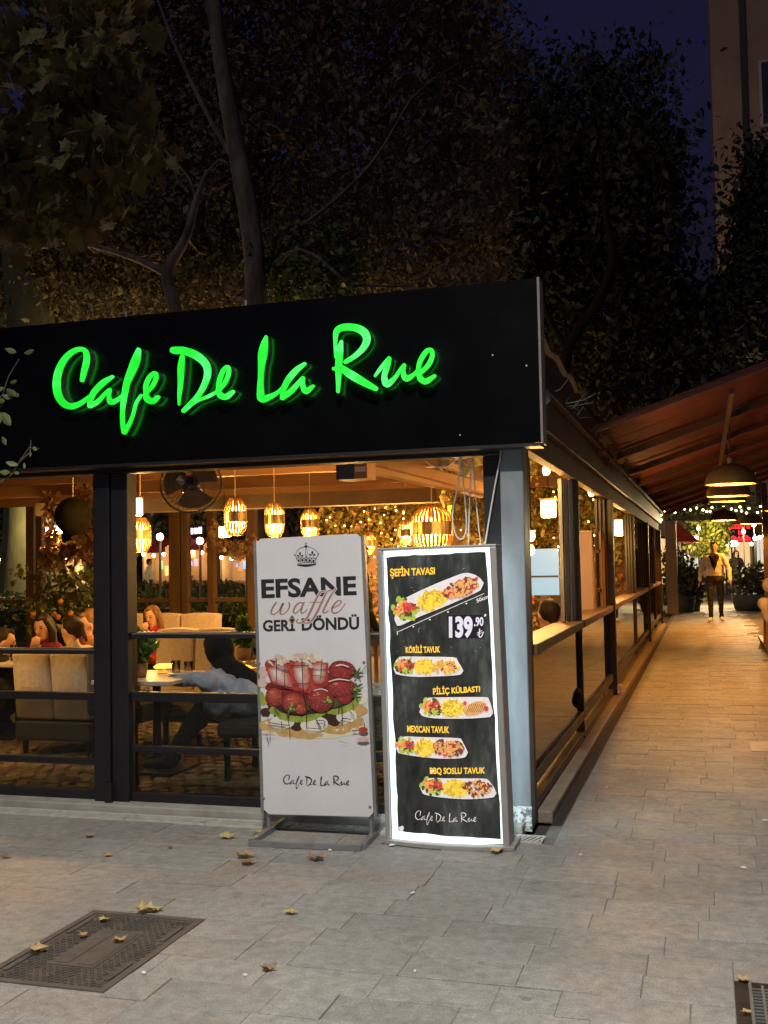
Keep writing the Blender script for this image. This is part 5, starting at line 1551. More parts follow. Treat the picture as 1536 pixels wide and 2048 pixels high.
def seated(px, py, Y, yaw, lean=0.0, arms='table', s=1.0, floor_seat=None):
    """joints of a seated figure from the head centre"""
    H = at(px, py, Y); c, sn = math.cos(yaw), math.sin(yaw)
    f = Vector((sn, c, 0)); r = Vector((c, -sn, 0)); z = Vector((0, 0, 1))
    neck = H - z * .14 * s - f * (.02 + lean * .3)
    ch = neck - z * .04 * s
    P = Vector((H.x, H.y, 0)) - f * (.10 + lean) ; P.z = H.z - .62 * s
    J = dict(head=H, neck=neck, pelvis=P, sl=ch - r * .17 * s - z * .03 * s, sr=ch + r * .17 * s - z * .03 * s)
    for sd, q in (('l', -1), ('r', 1)):
        S_ = J['s' + sd]
        E = S_ - z * .24 * s + f * .10 * s + r * q * .06 * s
        J['e' + sd] = E; J['w' + sd] = E + f * .22 * s - r * q * .08 * s + z * .04 * s
        h = P + r * q * .09 * s; J['h' + sd] = h; kn = h + f * .42 * s + r * q * .03; kn.z = max(.42 * s, P.z - .05); J['k' + sd] = kn
        J['a' + sd] = Vector((kn.x, kn.y, .085)) + f * .02; J['t' + sd] = J['a' + sd] + f * .15 * s - z * .045
    return J, f, r

# black headscarf and grey-blue hoodie, facing left at the near table, one arm reaching out
Yh = 6.95
H = at(436, 1304, Yh); z = Vector((0, 0, 1)); f = Vector((-.97, .25, 0)).normalized(); r = f.cross(z)
pel = Vector((at(500, 1420, Yh).x, Yh, .50)); nk = H + Vector((.035, -.02, -.13))
J = dict(head=H, neck=nk, pelvis=pel, sl=nk + Vector((-.01, -.19, -.06)), sr=nk + Vector((.03, .17, -.06)))
J['el'] = at(400, 1360, Yh - .22); J['wl'] = at(350, 1362, Yh - .18); J['er'] = J['sr'] + Vector((-.16, .06, -.22)); J['wr'] = J['er'] + Vector((-.2, 0, .05))
for sd, dy in (('l', -.09), ('r', .09)):
    J['h' + sd] = pel + Vector((0, dy, -.02)); J['k' + sd] = Vector((at(415, 1455, Yh).x, Yh + dy * 1.2, .44)); J['a' + sd] = Vector((at(352 if sd == 'l' else 330, 1545, Yh).x, Yh + dy * 1.2, .10)); J['t' + sd] = J['a' + sd] + Vector((-.16, 0, -.05))
M_hood = pmat('cloth_grey_blue_hoodie', (.22, .24, .32), (.40, .42, .50), 9, .8, bump=1.0, bscale=11, spec=.12); M_trous = cl('charcoal', (.018, .018, .02)); M_shoe = cl('dark_shoes', (.02, .02, .022))
def hood_extra(H, f, r, up, ch):
    return [cap(ch + Vector((.06, -.10, .03)), ch + Vector((.06, .10, .03)), .07, .07, 1), cap(J['pelvis'] + Vector((0, -.08, .02)), J['pelvis'] + Vector((0, .08, .02)), .15, .15, 1)]
scarf = person('person in grey-blue hoodie and black headscarf reaching over the near table', J, f, [M_skin, M_hood, M_trous, M_shoe], .98, None, None, .0105, True, 1.3, .3, extra=hood_extra)
hp = [ell(H + Vector((.012, 0, .02)), (.105, .098, .125)), cap(H + Vector((-.05, 0, .06)), H + Vector((.03, 0, .02)), .06, .09), cap(H + Vector((.03, 0, -.05)), nk + Vector((.06, 0, .0)), .085, .085), cap(nk + Vector((.10, .0, .01)), nk + Vector((.24, -.04, -.05)), .07, .062),
      cap(nk + Vector((.24, -.04, -.05)), nk + Vector((.36, -.07, -.20)), .062, .04), cap(H + Vector((-.075, 0, .03)), H + Vector((-.085, 0, .005)), .03, .02)]
me = capsule_prims_mesh(hp, .011, 4); me.materials.clear(); me.materials.append(cl('black_scarf', (.012, .011, .011), None, .85)); me.polygons.foreach_set('use_smooth', [True] * len(me.polygons)); link('headscarf', me, scarf)

J, f, r = seated(86, 1256, 8.6, math.radians(200), .02)
J['er'] = J['sr'] + Vector((-.02, -.12, -.22)); J['wr'] = J['head'] + Vector((-.02, -.13, -.20))
person('dark haired woman in maroon with hand at her mouth by the left pane', J, (.06, -1.0, -.12), [M_skin, cl('maroon', (.10, .012, .02)), M_trous, M_shoe], 1.0, hair_long, M_hairdk, curl=.9, nR=(0, .3, 1))
J, f, r = seated(142, 1262, 8.3, math.radians(-70), .05)
person('dark haired person with a low ponytail turned left beside the woman in maroon', J, f + Vector((0, -.15, -.05)), [M_skin, cl('sand', (.30, .24, .16)), M_trous, M_shoe], 1.0, hair_tail, M_hairdk)
J, f, r = seated(172, 1250, 9.3, math.radians(-160), .0)
person('person with auburn hair pinned up behind the ponytailed diner', J, f, [M_skin, cl('rust', (.24, .10, .05)), M_trous, M_shoe], 1.0, hair_bun, M_hairbr)
J, f, r = seated(304, 1234, 10.6, math.radians(215), .03)
J['er'] = J['sr'] + Vector((-.06, -.13, -.20)); J['wr'] = J['head'] + Vector((-.05, -.12, -.19))
person('long haired woman in red resting her cheek on her hand', J, (-.02, -1.0, -.1), [M_skin, cl('bright_red', (.30, .015, .02)), M_trous, M_shoe], 1.0, hair_long, M_hairbr, curl=.8, nR=(0, .3, 1))
J, f, r = seated(8, 1285, 8.0, math.radians(60), .02)
person('person in black at the far left edge of the left pane', J, f, [M_skin2, cl('black_top', (.012, .012, .012)), M_trous, M_shoe], 1.0, hair_short, M_hairdk)
J, f, r = seated(1096, 1232, 8.3, math.radians(-40), .02)
person('black haired diner seen low through the first side window', J, f, [M_skin, cl('orange_knit', (.42, .12, .03)), M_trous, M_shoe], 1.0, hair_short, M_hairdk)

def standing(base, yaw, h=1.75, stride=0.0, arm=.1):
    k = h / 1.75; c, sn = math.cos(yaw), math.sin(yaw); f = Vector((sn, c, 0)); r = Vector((c, -sn, 0)); z = Vector((0, 0, 1)); B = Vector(base)
    J = dict(head=B + z * 1.63 * k + f * .02, neck=B + z * 1.48 * k, pelvis=B + z * .95 * k, sl=B + z * 1.42 * k - r * .185 * k, sr=B + z * 1.42 * k + r * .185 * k)
    for sd, q in (('l', -1), ('r', 1)):
        E = J['s' + sd] - z * .29 * k + r * q * .115 * k - f * stride * q * .3; J['e' + sd] = E; J['w' + sd] = E - z * .24 * k + r * q * .03 * k + f * (arm - stride * q * .4)
        J['h' + sd] = B + z * .92 * k + r * q * .095 * k; J['k' + sd] = B + z * .50 * k + r * q * .105 * k + f * (.03 + stride * q * .5); J['a' + sd] = B + z * .09 * k + r * q * .10 * k + f * stride * q
        J['t' + sd] = J['a' + sd] + f * .16 * k - z * .045 * k + r * q * .03
    return J, f, r
pm = gr(1433, 1243); J, f, r = standing((pm.x, pm.y, 0), math.radians(184), 1.80, .17)
M_tee = cl('black_tee', (.012, .010, .010)); M_jacket = cl('tan_jacket', (.56, .50, .46), (.66, .60, .56))
def jacket_extra(H, f, r, up, ch):
    o = [cap(ch + up * .08 + f * .105 + r * .05, ch - up * .24 + f * .165, .06, .022, 4), cap(ch + up * .08 + f * .105 - r * .05, ch - up * .24 + f * .165, .06, .022, 4), cap(ch + up * .09 + f * .06, ch + up * .0 + f * .13, .06, .055, 4)]
    for q in (-1, 1):
        o += [cap(ch + r * q * .08 - up * .02, ch + r * q * .09 - up * .40, .115, .115, 1)]
    return o + [cap(ch - up * .40 - r * .08, ch - up * .40 + r * .08, .118, .118, 1)]
person('man in an open tan jacket and black trousers walking down the alley', J, f, [M_skin2, M_jacket, M_trous, cl('white_trainers', (.6, .58, .54)), M_tee], 1.02, hair_short, M_hairdk, .0115, True, 1.22, .4, nL=(1, 0, 0), nR=(-1, 0, 0), extra=jacket_extra)
pm = gr(1468, 1196); J, f, r = standing((pm.x, 36.5, 0), math.radians(150), 1.68, .1)
person('slim woman in black walking behind the man in the alley', J, f, [M_skin, cl('black_dress', (.014, .012, .012)), cl('black_leggings', (.014, .012, .012)), M_shoe], .96, hair_long, M_hairdk, .014)
pm = at(737, 1160, 9.4); J, f, r = standing((pm.x - .1, 9.4, 0), math.radians(60), 1.6, 0, .12)
person('waiter in black standing behind the gap between board and lightbox', J, f, [M_skin2, cl('black_uniform', (.012, .012, .013)), M_trous, M_shoe], .95, hair_short, M_hairdk, .013)

# ------------------------------------------------------------------ ivy wall, vines, plants inside
M_ivy = pmat('ivy_leaf', (.26, .20, .05), (.46, .36, .11), 3, .5, rand='island', rand_amt=.45, translucent=.25)
M_ivydry = pmat('brown_vine_leaf', (.22, .13, .06), (.38, .24, .12), 3, .6, rand='island', rand_amt=.4, translucent=.2)
M_bark = pmat('dark_bark', (.075, .06, .045), (.15, .125, .10), 9, .9, bump=.6, bscale=30, stretch=(1, 1, .3))
ivy = thing('ivy_wall', (-3.4, 16.4, 0), 'wall of golden lit ivy strands at the back of the cafe', 'ivy')
cent = []
for k in range(150):
    x = random.uniform(-5.85, -1.1); top = 2.45 + random.uniform(-.05, .1); L = random.uniform(.4, 1.1)
    for j in range(int(L / .045)):
        cent.append((x + .05 * math.sin(j * .5 + k), 16.32 + random.uniform(-.08, .05), top - j * .045))
link('ivy_leaves', leaf_cloud('ivy_leaves', clump_points(cent, 4, (.035, .03, .03)), .085, M_ivy, 'ivy', .8, (0, -.5, 0)), ivy); ivy.children[-1]['kind'] = 'stuff'
cent = [(random.uniform(-5.8, -1.1), 16.34, random.uniform(.3, 1.6)) for _ in range(420)]
link('lower_ivy', leaf_cloud('lower_ivy', clump_points(cent, 5, (.09, .04, .09)), .085, M_ivydry, 'ivy', .8, (0, -.5, 0)), ivy)
for o in ivy.children: o['kind'] = 'stuff'
for k in range(90):
    MB().ball((random.uniform(-5.8, -1.2), 16.18 + random.uniform(-.06, .04), random.uniform(1.5, 2.5)), .014, 6, 4).build('fairy_bulb', emat('ivy_fairy_bulb', (1, .72, .25), 7), ivy)
def vine(name, label, path, n_str, L, mat, size=.07, per=3):
    t = thing(name, path[0], label, 'vine')
    mb = MB(); mb.tube(path, .012, 6); mb.build('stem', M_bark, t)
    cent = []
    P = [Vector(p) for p in path]
    for k in range(n_str):
        u = random.random() * (len(P) - 1); i = min(int(u), len(P) - 2); q = P[i].lerp(P[i + 1], u - i); l = random.uniform(.3, 1) * L
        for j in range(max(2, int(l / .05))):
            cent.append((q.x + random.gauss(0, .02) + .03 * math.sin(j), q.y + random.gauss(0, .02), q.z - j * .05))
    o = link('leaves', leaf_cloud('leaves', clump_points(cent, per, (.025, .025, .025)), size, mat, 'ivy', .8), t); o['kind'] = 'stuff'
vine('hanging_vine', 'leafy vine hanging under the eave behind the first side window', [(-1.5, 6.6, 2.42), (-1.45, 8.2, 2.42), (-1.55, 10.6, 2.42)], 46, .42, M_ivy, .06)
vine('hanging_vine', 'golden ivy strands behind the middle side windows', [(-2.6, 11.0, 2.42), (-2.5, 13.0, 2.42), (-2.4, 16.0, 2.42)], 60, .75, M_ivy, .075)
vine('hanging_vine', 'ivy swag along the rear side windows', [(-1.3, 16.8, 2.3), (-1.3, 20, 2.3), (-1.3, 23.6, 2.3)], 60, .8, M_ivy, .08)
vine('hanging_vine', 'brown vine wound round the timber post by the left pane', [at(96, 985, 12.4), at(110, 1040, 12.3), at(90, 1100, 12.4), at(140, 1090, 12.4), at(188, 1080, 12.3)], 40, .35, M_ivydry, .09)
vine('hanging_vine', 'brown vine hanging at the double post edge of the left pane', [at(165, 960, 11.6), at(178, 1000, 11.6), at(190, 1040, 11.6)], 36, .9, M_ivydry, .09)
vine('hanging_vine', 'vine round the lamp left of the row lanterns', [at(425, 1040, 14.6), at(440, 1085, 14.6), at(480, 1090, 14.6), at(510, 1075, 14.6)], 30, .3, M_ivydry, .08)

# orange tree in the room, dark hanging globe
p = at(150, 1250, 11.4)
ot = thing('orange_tree', (p.x, 11.4, 0), 'potted orange tree with small fruit behind the seated women', 'tree')
MB().lathe([(.001, 0), (.18, 0), (.24, .38), (.22, .38), (.2, .34), (.001, .34)], (p.x, 11.4, 0), 18).build('pot', M_pot, ot, smooth=True)
MB().tube([(p.x, 11.4, .3), (p.x + .02, 11.4, .7), (p.x - .03, 11.42, 1.25)], [.03, .025, .015], 8).build('trunk', M_bark, ot)
cent = [(p.x + random.gauss(0, .28), 11.4 + random.gauss(0, .2), random.uniform(.75, 1.42)) for _ in range(110)]
o = link('crown', leaf_cloud('crown', clump_points(cent, 9, .05), .085, pmat('citrus_leaf', (.05, .07, .018), (.13, .15, .05), 5, .4, rand='island', rand_amt=.4), 'oval', .2), ot); o['kind'] = 'stuff'
M_orange = pmat('orange_skin', (.75, .28, .02), (.82, .36, .04), 30, .45, bump=.1, bscale=200)
for px, py in ((66, 1227), (121, 1203), (108, 1228), (116, 1234), (141, 1226), (183, 1233)):
    q = at(px, py, 11.1); MB().ball(q, .036, 12, 8).build('orange', M_orange, ot, smooth=True)
p = at(146, 1032, 9.2)
gl = thing('hanging_globe', p, 'large dark green globe planter hanging in the left pane', 'planter')
mb = MB(); mb.ball((0, 0, 0), (.175, .175, .185), 22, 14); mb.build('globe', pmat('moss_green_globe', (.008, .008, .003), (.016, .015, .006), 14, .9, spec=.05, bump=.4), gl, smooth=True, local=True)
MB().tube([(0, 0, .18), (0, 0, 2.44 - p.z)], .005, 6).build('cord', M_cord, gl, local=True)

def dark_emit(name, c, s):
    m = emat(name, c, s); b_ = m.node_tree.nodes['Principled BSDF']; b_.inputs['Base Color'].default_value = (.05, .06, .07, 1); b_.inputs['Roughness'].default_value = .3; return m
# pale screen, pillar and shelf seen through the first side window
p0, p1 = at(1066, 1098, 9.6), at(1118, 1190, 9.6)
sc_ = thing('lit_screen', ((p0.x + p1.x) / 2, 9.6, 0), 'pale blue lit screen standing inside behind the first side window', 'screen')
MB().box(p0.x - .12, p1.x, 9.6, 9.64, p1.z, p0.z).build('screen_panel', dark_emit('pale_blue_screen', (.42, .64, .76), .9), sc_)
MB().box(p0.x - .12, p1.x, 9.585, 9.598, at(1090, 1152, 9.6).z - .012, at(1090, 1152, 9.6).z + .004).build('screen_bar', M_brownmetal, sc_)
for xx in (p0.x - .1, p1.x - .03): MB().box(xx - .02, xx + .02, 9.605, 9.635, 0, p1.z).build('leg', M_brownmetal, sc_)
p0, p1 = at(1160, 1062, 10.3), at(1176, 1230, 10.3)
MB_ = MB().box(p0.x - .02, p1.x + .06, 10.3, 10.45, 0, p0.z)
tag(MB_.build('pillar', pmat('pink_plaster', (.5, .33, .24), (.58, .4, .3), 5, .7, bump=.1), bevel=.01), 'pale pink plaster pillar inside behind the second side window', 'pillar')
t = thing('display_shelf', (p1.x + .3, 11, 0), 'brown display shelf inside beside the pink pillar', 'shelf')
MB().box(p1.x + .09, p1.x + .11, 10.6, 10.98, 0, p0.z).build('side_panel', M_chairwood, t)
for zz in (.3, .75, 1.12, 1.5): MB().box(p1.x + .111, -1.13, 10.6, 10.98, zz, zz + .03).build('shelf_board', M_chairwood, t)
mb = MB(); pw = at(1112, 1262, 7.2)
pl = thing('dried_plant', (-1.45, 7.2, .0), 'grey-green dried plant on the side window sill', 'plant')
MB().lathe([(.001, 0), (.10, 0), (.13, .68), (.11, .68), (.001, .64)], (-1.45, 7.2, 0), 16).build('pot', M_pot, pl, smooth=True)
cent = [(-1.42 + random.gauss(0, .13), 7.2 + random.gauss(0, .16), .80 + abs(random.gauss(0, .12))) for _ in range(70)]
o = link('leaves', leaf_cloud('leaves', clump_points(cent, 4, .03), .11, pmat('grey_sage', (.20, .20, .13), (.32, .32, .22), 5, .6, rand='island', rand_amt=.3), 'oval', -.3), pl); o['kind'] = 'stuff'

# ------------------------------------------------------------------ garden and street beyond the back glazing
M_hedge = pmat('hedge_leaf', (.08, .11, .025), (.17, .21, .055), 4, .6, rand='island', rand_amt=.5)
def hedge(x0, x1, y0, y1, h, n, label, mat=None, size=.11):
    t = thing('hedge', ((x0 + x1) / 2, (y0 + y1) / 2, 0), label, 'hedge')
    nn = n; pts = np.stack([rng.uniform(x0, x1, nn), rng.uniform(y0, y1, nn), .06 + h * rng.random(nn) ** .6], 1)
    pts[:, 2] *= 1 - .12 * np.sin(pts[:, 0] * 2.1) ** 2
    o = link('leaves', leaf_cloud('leaves', pts, size, mat or M_hedge, 'oval', -.2), t); o['kind'] = 'stuff'
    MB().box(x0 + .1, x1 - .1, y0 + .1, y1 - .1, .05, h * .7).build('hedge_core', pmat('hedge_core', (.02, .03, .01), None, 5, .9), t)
hedge(-16, -9.6, 18.0, 19.2, .95, 5200, 'low trimmed hedge outside behind the left pane')
hedge(-9.2, -6.2, 18.2, 19.3, .80, 3200, 'low dark hedge outside behind the red woman', M_hedge)
hedge(-24, -6.5, 31.5, 32.6, .9, 6500, 'long hedge beyond the garden path', pmat('hedge_leaf_dull', (.04, .05, .02), (.09, .10, .04), 4, .7, rand='island', rand_amt=.4), .16)
b0 = at(10, 1180, 21.5)
bn = thing('garden_bench', (b0.x, 21.5, .06), 'pale slatted garden bench outside at the far left', 'bench')
for k in range(3): MB().box(-.7, .7, .22, .25, .50 + k * .11, .59 + k * .11).build('back_slat', pmat('pale_bench_wood', (.5, .4, .2), (.6, .5, .28), 6, .6), bn, local=True)
for k in range(3): MB().box(-.7, .7, -.2 + k * .14, -.08 + k * .14, .42, .45).build('seat_slat', MATS['pale_bench_wood'], bn, local=True)
for xx in (-.6, .6):
    MB().box(xx - .03, xx + .03, -.18, .2, 0.005, .419).build('leg', M_brownmetal, bn, local=True)
for px, py, Y, hh, lab, top, bot, hr in ((298, 1140, 34.0, 1.72, 'pedestrian in a white shirt walking in the garden behind the red woman', (.62, .58, .52), (.03, .04, .06), hair_short), (158, 1120, 24.0, 1.74, 'person in a cream jacket outside beyond the left pane', (.6, .5, .3), (.02, .02, .025), hair_short)):
    q = at(px, py, Y); J, f, r = standing((q.x, Y, .065), math.radians(70), hh, .1)
    person(lab, J, f, [M_skin, cl('walker_' + lab[:12].replace(' ', '_'), top), cl('walker_legs', bot), M_shoe], hh / 1.76, hr, M_hairdk, .016)
# stalls across the garden with lit signs
def lit_text(name, parent, s, x0, x1, y, z0, z1, m):
    mb = MB(); V, F = text_tris(s, .02); mb.add([(x0 + (x1 - x0) * u, y, z0 + (z1 - z0) * v) for u, v in V], F); return mb.build(name, m, parent)
POSTERS = [emat('poster_glow_%d' % i, c, s) for i, (c, s) in enumerate((((1, .1, .05), .9), ((1, .75, .2), 1.2), ((.2, .35, 1), 1.0), ((1, .35, .5), .9), ((.85, .9, 1), 1.3), ((.2, .9, .4), .7), ((.5, .25, .08), .5)))]
def kiosk(px0, px1, Y, zt, label, awn, wall, sign_c=None, sign_s=3.0, n_b=5):
    a, b2 = at(px0, 1100, Y).x, at(px1, 1100, Y).x
    t = thing('street_kiosk', ((a + b2) / 2, Y, 0), label, 'kiosk')
    MB().box(a, b2, Y + .9, Y + 1.0, 0, zt).build('rear_wall', wall, t); MB().box(a, a + .08, Y, Y + .9, 0, zt).build('side_wall', wall, t); MB().box(b2 - .08, b2, Y, Y + .9, 0, zt).build('side_wall', wall, t)
    MB().box(a, b2, Y, Y + .4, 0.0, .95).build('counter', M_chairwood, t)
    mb = MB(); mb.add([(a - .1, Y + .2, zt), (b2 + .1, Y + .2, zt), (b2 + .1, Y - .8, zt - .35), (a - .1, Y - .8, zt - .35), (a - .1, Y - .8, zt - .55), (b2 + .1, Y - .8, zt - .55)], [(0, 1, 2, 3), (3, 2, 5, 4)])
    o = mb.build('awning', awn, t); s_ = o.modifiers.new('t', 'SOLIDIFY'); s_.thickness = .02
    if sign_c:
        MB().box(a + .2, b2 - .2, Y - .05, Y + .05, zt + .05, zt + .5).build('sign_box', M_brownmetal, t)
        x = a + .26
        while x < b2 - .4:
            w_ = random.uniform(.08, .2); c_ = random.choice((sign_c, sign_c, (1, .08, .12), (.25, .3, 1), (1, .9, .9)))
            MB().box(x, x + w_, Y - .075, Y - .052, zt + .12 + random.uniform(0, .06), zt + .42 - random.uniform(0, .08)).build('sign_letter', emat('kiosk_sign_%d_%d' % (px0, int(c_[2] * 100)), c_, sign_s), t); x += w_ + .05
    for k in range(5):
        x = a + (b2 - a) * random.uniform(.12, .78); z_ = random.uniform(1.15, zt - .75); w_ = (b2 - a) * random.uniform(.06, .14)
        MB().box(x, x + w_, Y + .86, Y + .895, z_, z_ + random.uniform(.15, .4)).build('lit_poster', random.choice(POSTERS), t)
    for k in range(n_b):
        x = a + (b2 - a) * (k + .5) / n_b; MB().ball((x, Y - .3, zt - .6 - .05 * (k % 2)), .075, 8, 6).build('bulb', emat('kiosk_bulb', (1, .82, .5), 9), t, smooth=True)
    point_light('kiosk_light', ((a + b2) / 2, Y - .2, zt - .75), 70, (1, .62, .28), t, .1, False)
    return t
M_redcl = pmat('red_awning', (.42, .03, .02), (.52, .05, .03), 6, .7); M_shopw = pmat('shop_wall', (.35, .26, .16), (.42, .32, .2), 5, .7)
kiosk(-60, 55, 36, 2.5, 'red awning kiosk with bulbs outside at the far left', M_redcl, M_shopw, (1, .12, .04), 1.2, 7)
kiosk(285, 345, 38, 2.6, 'red fronted kiosk outside left of the blue and red sign', M_redcl, M_shopw, None, 0, 3)
kz = kiosk(345, 420, 40, 2.7, 'kiosk with a white and red lit sign outside behind the fan', M_redcl, M_shopw, (.85, .75, 1.0), 2.5, 4)
kiosk(440, 520, 36, 2.4, 'brown kiosk outside behind the row lanterns', pmat('brown_awning', (.2, .09, .04), (.26, .12, .06), 5, .7), M_shopw, None, 0, 4)
kiosk(130, 205, 34, 2.5, 'kiosk with pale bulbs outside beyond the vine', pmat('brown_awning', (.2, .09, .04)), M_shopw, (1, .8, .5), 1.5, 4)
for k, (px, py, Y) in enumerate(((100, 1062, 22), (320, 1074, 24), (400, 1082, 24), (520, 1075, 23), (40, 1070, 23))):
    q = at(px, py, Y)
    t = thing('garden_lamp', (q.x, Y, .06), 'garden globe lamp outside', 'lamp post', 'garden lamps outside')
    t['label'] = 'garden globe lamp outside ' + ('beside the hanging globe planter', 'seen just right of the double post', 'seen under the fan cage', 'behind the row of lanterns', 'above the garden bench')[k]
    MB().tube([(0, 0, 0), (0, 0, q.z - .16)], [.04, .03], 8).build('post', M_black, t, local=True)
    MB().ball((0, 0, q.z - .06), .09, 12, 8).build('globe', emat('garden_globe', (1, .8, .45), 7), t, smooth=True, local=True)
    point_light('garden_light', (0, -.12, q.z + .12), 330, (1, .66, .32), t, .05)

# ------------------------------------------------------------------ canopy over the alley
can = thing('alley_canopy', (1.5, 16, 0), 'red-brown fabric canopy sloping over the alley at the right', 'canopy')
def cz(x): return 2.47 + .33 * (x + .9)
M_can = pmat('red_brown_canvas', (.165, .034, .03), (.22, .052, .042), 3, .8, bump=.1, translucent=.15)
mb = MB(); ny = 240; xs = [-.82, 0, 1, 2, 3.2, 4.6]
for j in range(ny + 1):
    Y = 8.85 + (26 - 8.85) * j / ny
    for x in xs: mb.v.append((x, Y, cz(x) + .025 * abs(math.sin(Y * math.pi / .26))))
for j in range(ny):
    for i in range(len(xs) - 1):
        a = j * len(xs) + i; mb.f.append([a, a + 1, a + len(xs) + 1, a + len(xs)]); mb.m.append(0)
o = mb.build('canvas', M_can, can, smooth=True); s_ = o.modifiers.new('t', 'SOLIDIFY'); s_.thickness = .012; s_.offset = 1
M_rib = pmat('dark_red_rib', (.06, .02, .015), (.09, .03, .02), 5, .6)
mb = MB(); mb.beam((-.82, 8.83, cz(-.82) - .02), (4.6, 8.83, cz(4.6) - .02), .03, .035); mb.build('edge_tube', M_rib, can)
for Y in (10.9, 12.9, 14.9, 16.9, 18.9, 20.9, 22.9, 25.0):
    mb = MB(); mb.beam((-.82, Y, cz(-.82) - .05), (4.6, Y, cz(4.6) - .05), .06, .07); mb.build('rib', M_rib, can)
for x in (.25, 1.9, 3.6):
    mb = MB(); mb.box(x - .02, x + .02, 8.9, 26, cz(x) - .125, cz(x) - .087); mb.build('purlin', M_rib, can)
for x, Y in ((4.5, 9.2), (4.5, 17), (4.5, 25), (1.35, 26.0)):
    MB().box(x - .06, x + .06, Y - .06, Y + .06, 0, cz(x) - .09).build('post', M_brownmetal, can)
M_dome = pmat('bronze_dome', (.20, .16, .09), (.27, .22, .13), 8, .45, .6, metallic=.4)
M_domein = pmat('dome_inside', (.75, .6, .35), None, 5, .5)
def dome(px, py, Y, R, label, power):
    p = at(px, py, Y)
    t = thing('dome_lamp', p, label, 'pendant lamp', 'bronze dome lamps over the alley')
    prof = [(R * math.sin(a), R * .80 * (math.cos(a))) for a in np.linspace(.05, math.pi / 2, 12)]
    MB().lathe(prof + [(R * 1.02, -.012), (R * .985, -.012)], n=32).build('dome', M_dome, t, smooth=True, local=True)
    prof2 = [(r_ * .96, z_ * .96 - .006) for r_, z_ in prof]
    MB().lathe(prof2[::-1], n=32).build('dome_lining', M_domein, t, smooth=True, local=True)
    MB().tube([(0, 0, R * .78), (0, 0, R * .78 + .06)], .03, 10).build('collar', M_dome, t, local=True)
    MB().tube([(0, 0, R * .80), (0, 0, max(.2, cz(p.x) - .1 - p.z))], .006, 6).build('cord', M_brownmetal, t, local=True)
    MB().ball((0, 0, R * .68), .034, 12, 8).build('bulb', emat('dome_bulb', (1, .62, .2), 14), t, smooth=True, local=True)
    point_light('dome_light', (0, 0, R * .47), power * 1.1, (1.0, .37, .045), t, .03)
dome(1462, 967, 11.3, .25, 'nearest and largest bronze dome lamp hanging over the alley', 105)
dome(1457, 991, 13.2, .25, 'second bronze dome lamp partly behind the nearest one', 95)
dome(1455, 1002, 15.6, .25, 'third bronze dome lamp, only its rim showing under the second', 105)
dome(1448, 1040, 23.0, .27, 'farthest bronze dome lamp above the walking man', 300)
dome(1502, 1047, 25.2, .26, 'smallest bronze dome lamp, last of the row before the fairy lights', 260)
dome(1560, 1020, 19.0, .25, 'bronze dome lamp just outside the right edge', 120)
# fairy lights in foliage across the end of the alley
fl_ = thing('fairy_light_string', (1, 27, 2.6), 'string of fairy lights in dark foliage across the end of the alley', 'fairy lights')
cent = [(random.uniform(-.9, 4.5), 27 + random.uniform(-.2, .3), 2.62 + random.gauss(0, .10)) for _ in range(150)]
o = link('garland_leaves', leaf_cloud('garland_leaves', clump_points(cent, 8, .07), .12, pmat('garland_leaf', (.05, .055, .02), (.12, .12, .04), 4, .6, rand='island', rand_amt=.4), 'oval', .3), fl_); o['kind'] = 'stuff'
MB().box(-.9, 4.6, 27.1, 27.25, 2.36, 2.5).build('support_beam', M_brownmetal, fl_)
M_fairy = emat('fairy_bulb', (1, .85, .42), 9)
for px, py in ((1330, 1022), (1340, 1023), (1350, 1025), (1369, 1018), (1381, 1020), (1393, 1016), (1406, 1020), (1413, 1023), (1420, 1023), (1424, 1015), (1447, 1014), (1463, 1018), (1472, 1021), (1480, 1014), (1483, 1022), (1493, 1026), (1498, 1017), (1515, 1025), (1521, 1013), (1525, 1022), (1532, 1020), (1322, 1030), (1323, 1040)):
    MB().ball(at(px, py, 26.7), .026, 8, 6).build('fairy_bulb', M_fairy, fl_, smooth=True)

# end of the alley: column, red awning, planters, shops
q = at(1343, 1120, 29.0)
t = tag(MB().box(q.x - .14, q.x + .14, 28.9, 29.2, 0, 2.6).build('timber_column', pmat('striped_timber', (.16, .10, .05), (.28, .18, .09), 12, .6, bump=.2, stretch=(3, 1, .1)), bevel=.01), 'tall timber column at the far end of the cafe wall', 'column')
a, b2 = at(1350, 1040, 31), at(1402, 1085, 31)
aw = thing('red_awning', ((a.x + b2.x) / 2, 31, 0), 'triangular red awning beyond the timber column', 'awning')
mb = MB(); mb.add([(a.x, 31.0, a.z), (a.x, 31.0, b2.z + .05), (b2.x, 31.0, b2.z), (a.x, 33, a.z), (a.x, 33, b2.z + .05), (b2.x, 33, b2.z)], [(0, 1, 2), (3, 5, 4), (0, 2, 5, 3), (1, 4, 5, 2)]); mb.build('cloth', M_redcl, aw)
for yy in (31.0, 32.95): MB().tube([(a.x + .06, yy + .02, 0), (a.x + .06, yy + .02, b2.z + .04)], .03, 8).build('pole', M_brownmetal, aw)
point_light('awning_light', (a.x + .55, 31.4, 1.9), 160, (1, .62, .25), aw, .05, False)
MB().ball((a.x + .55, 31.2, 2.0), .06, 10, 8).build('bulb', emat('awning_bulb', (1, .85, .5), 12), aw, smooth=True)
M_bush = pmat('planter_bush', (.03, .04, .012), (.08, .09, .03), 4, .7, rand='island', rand_amt=.4)
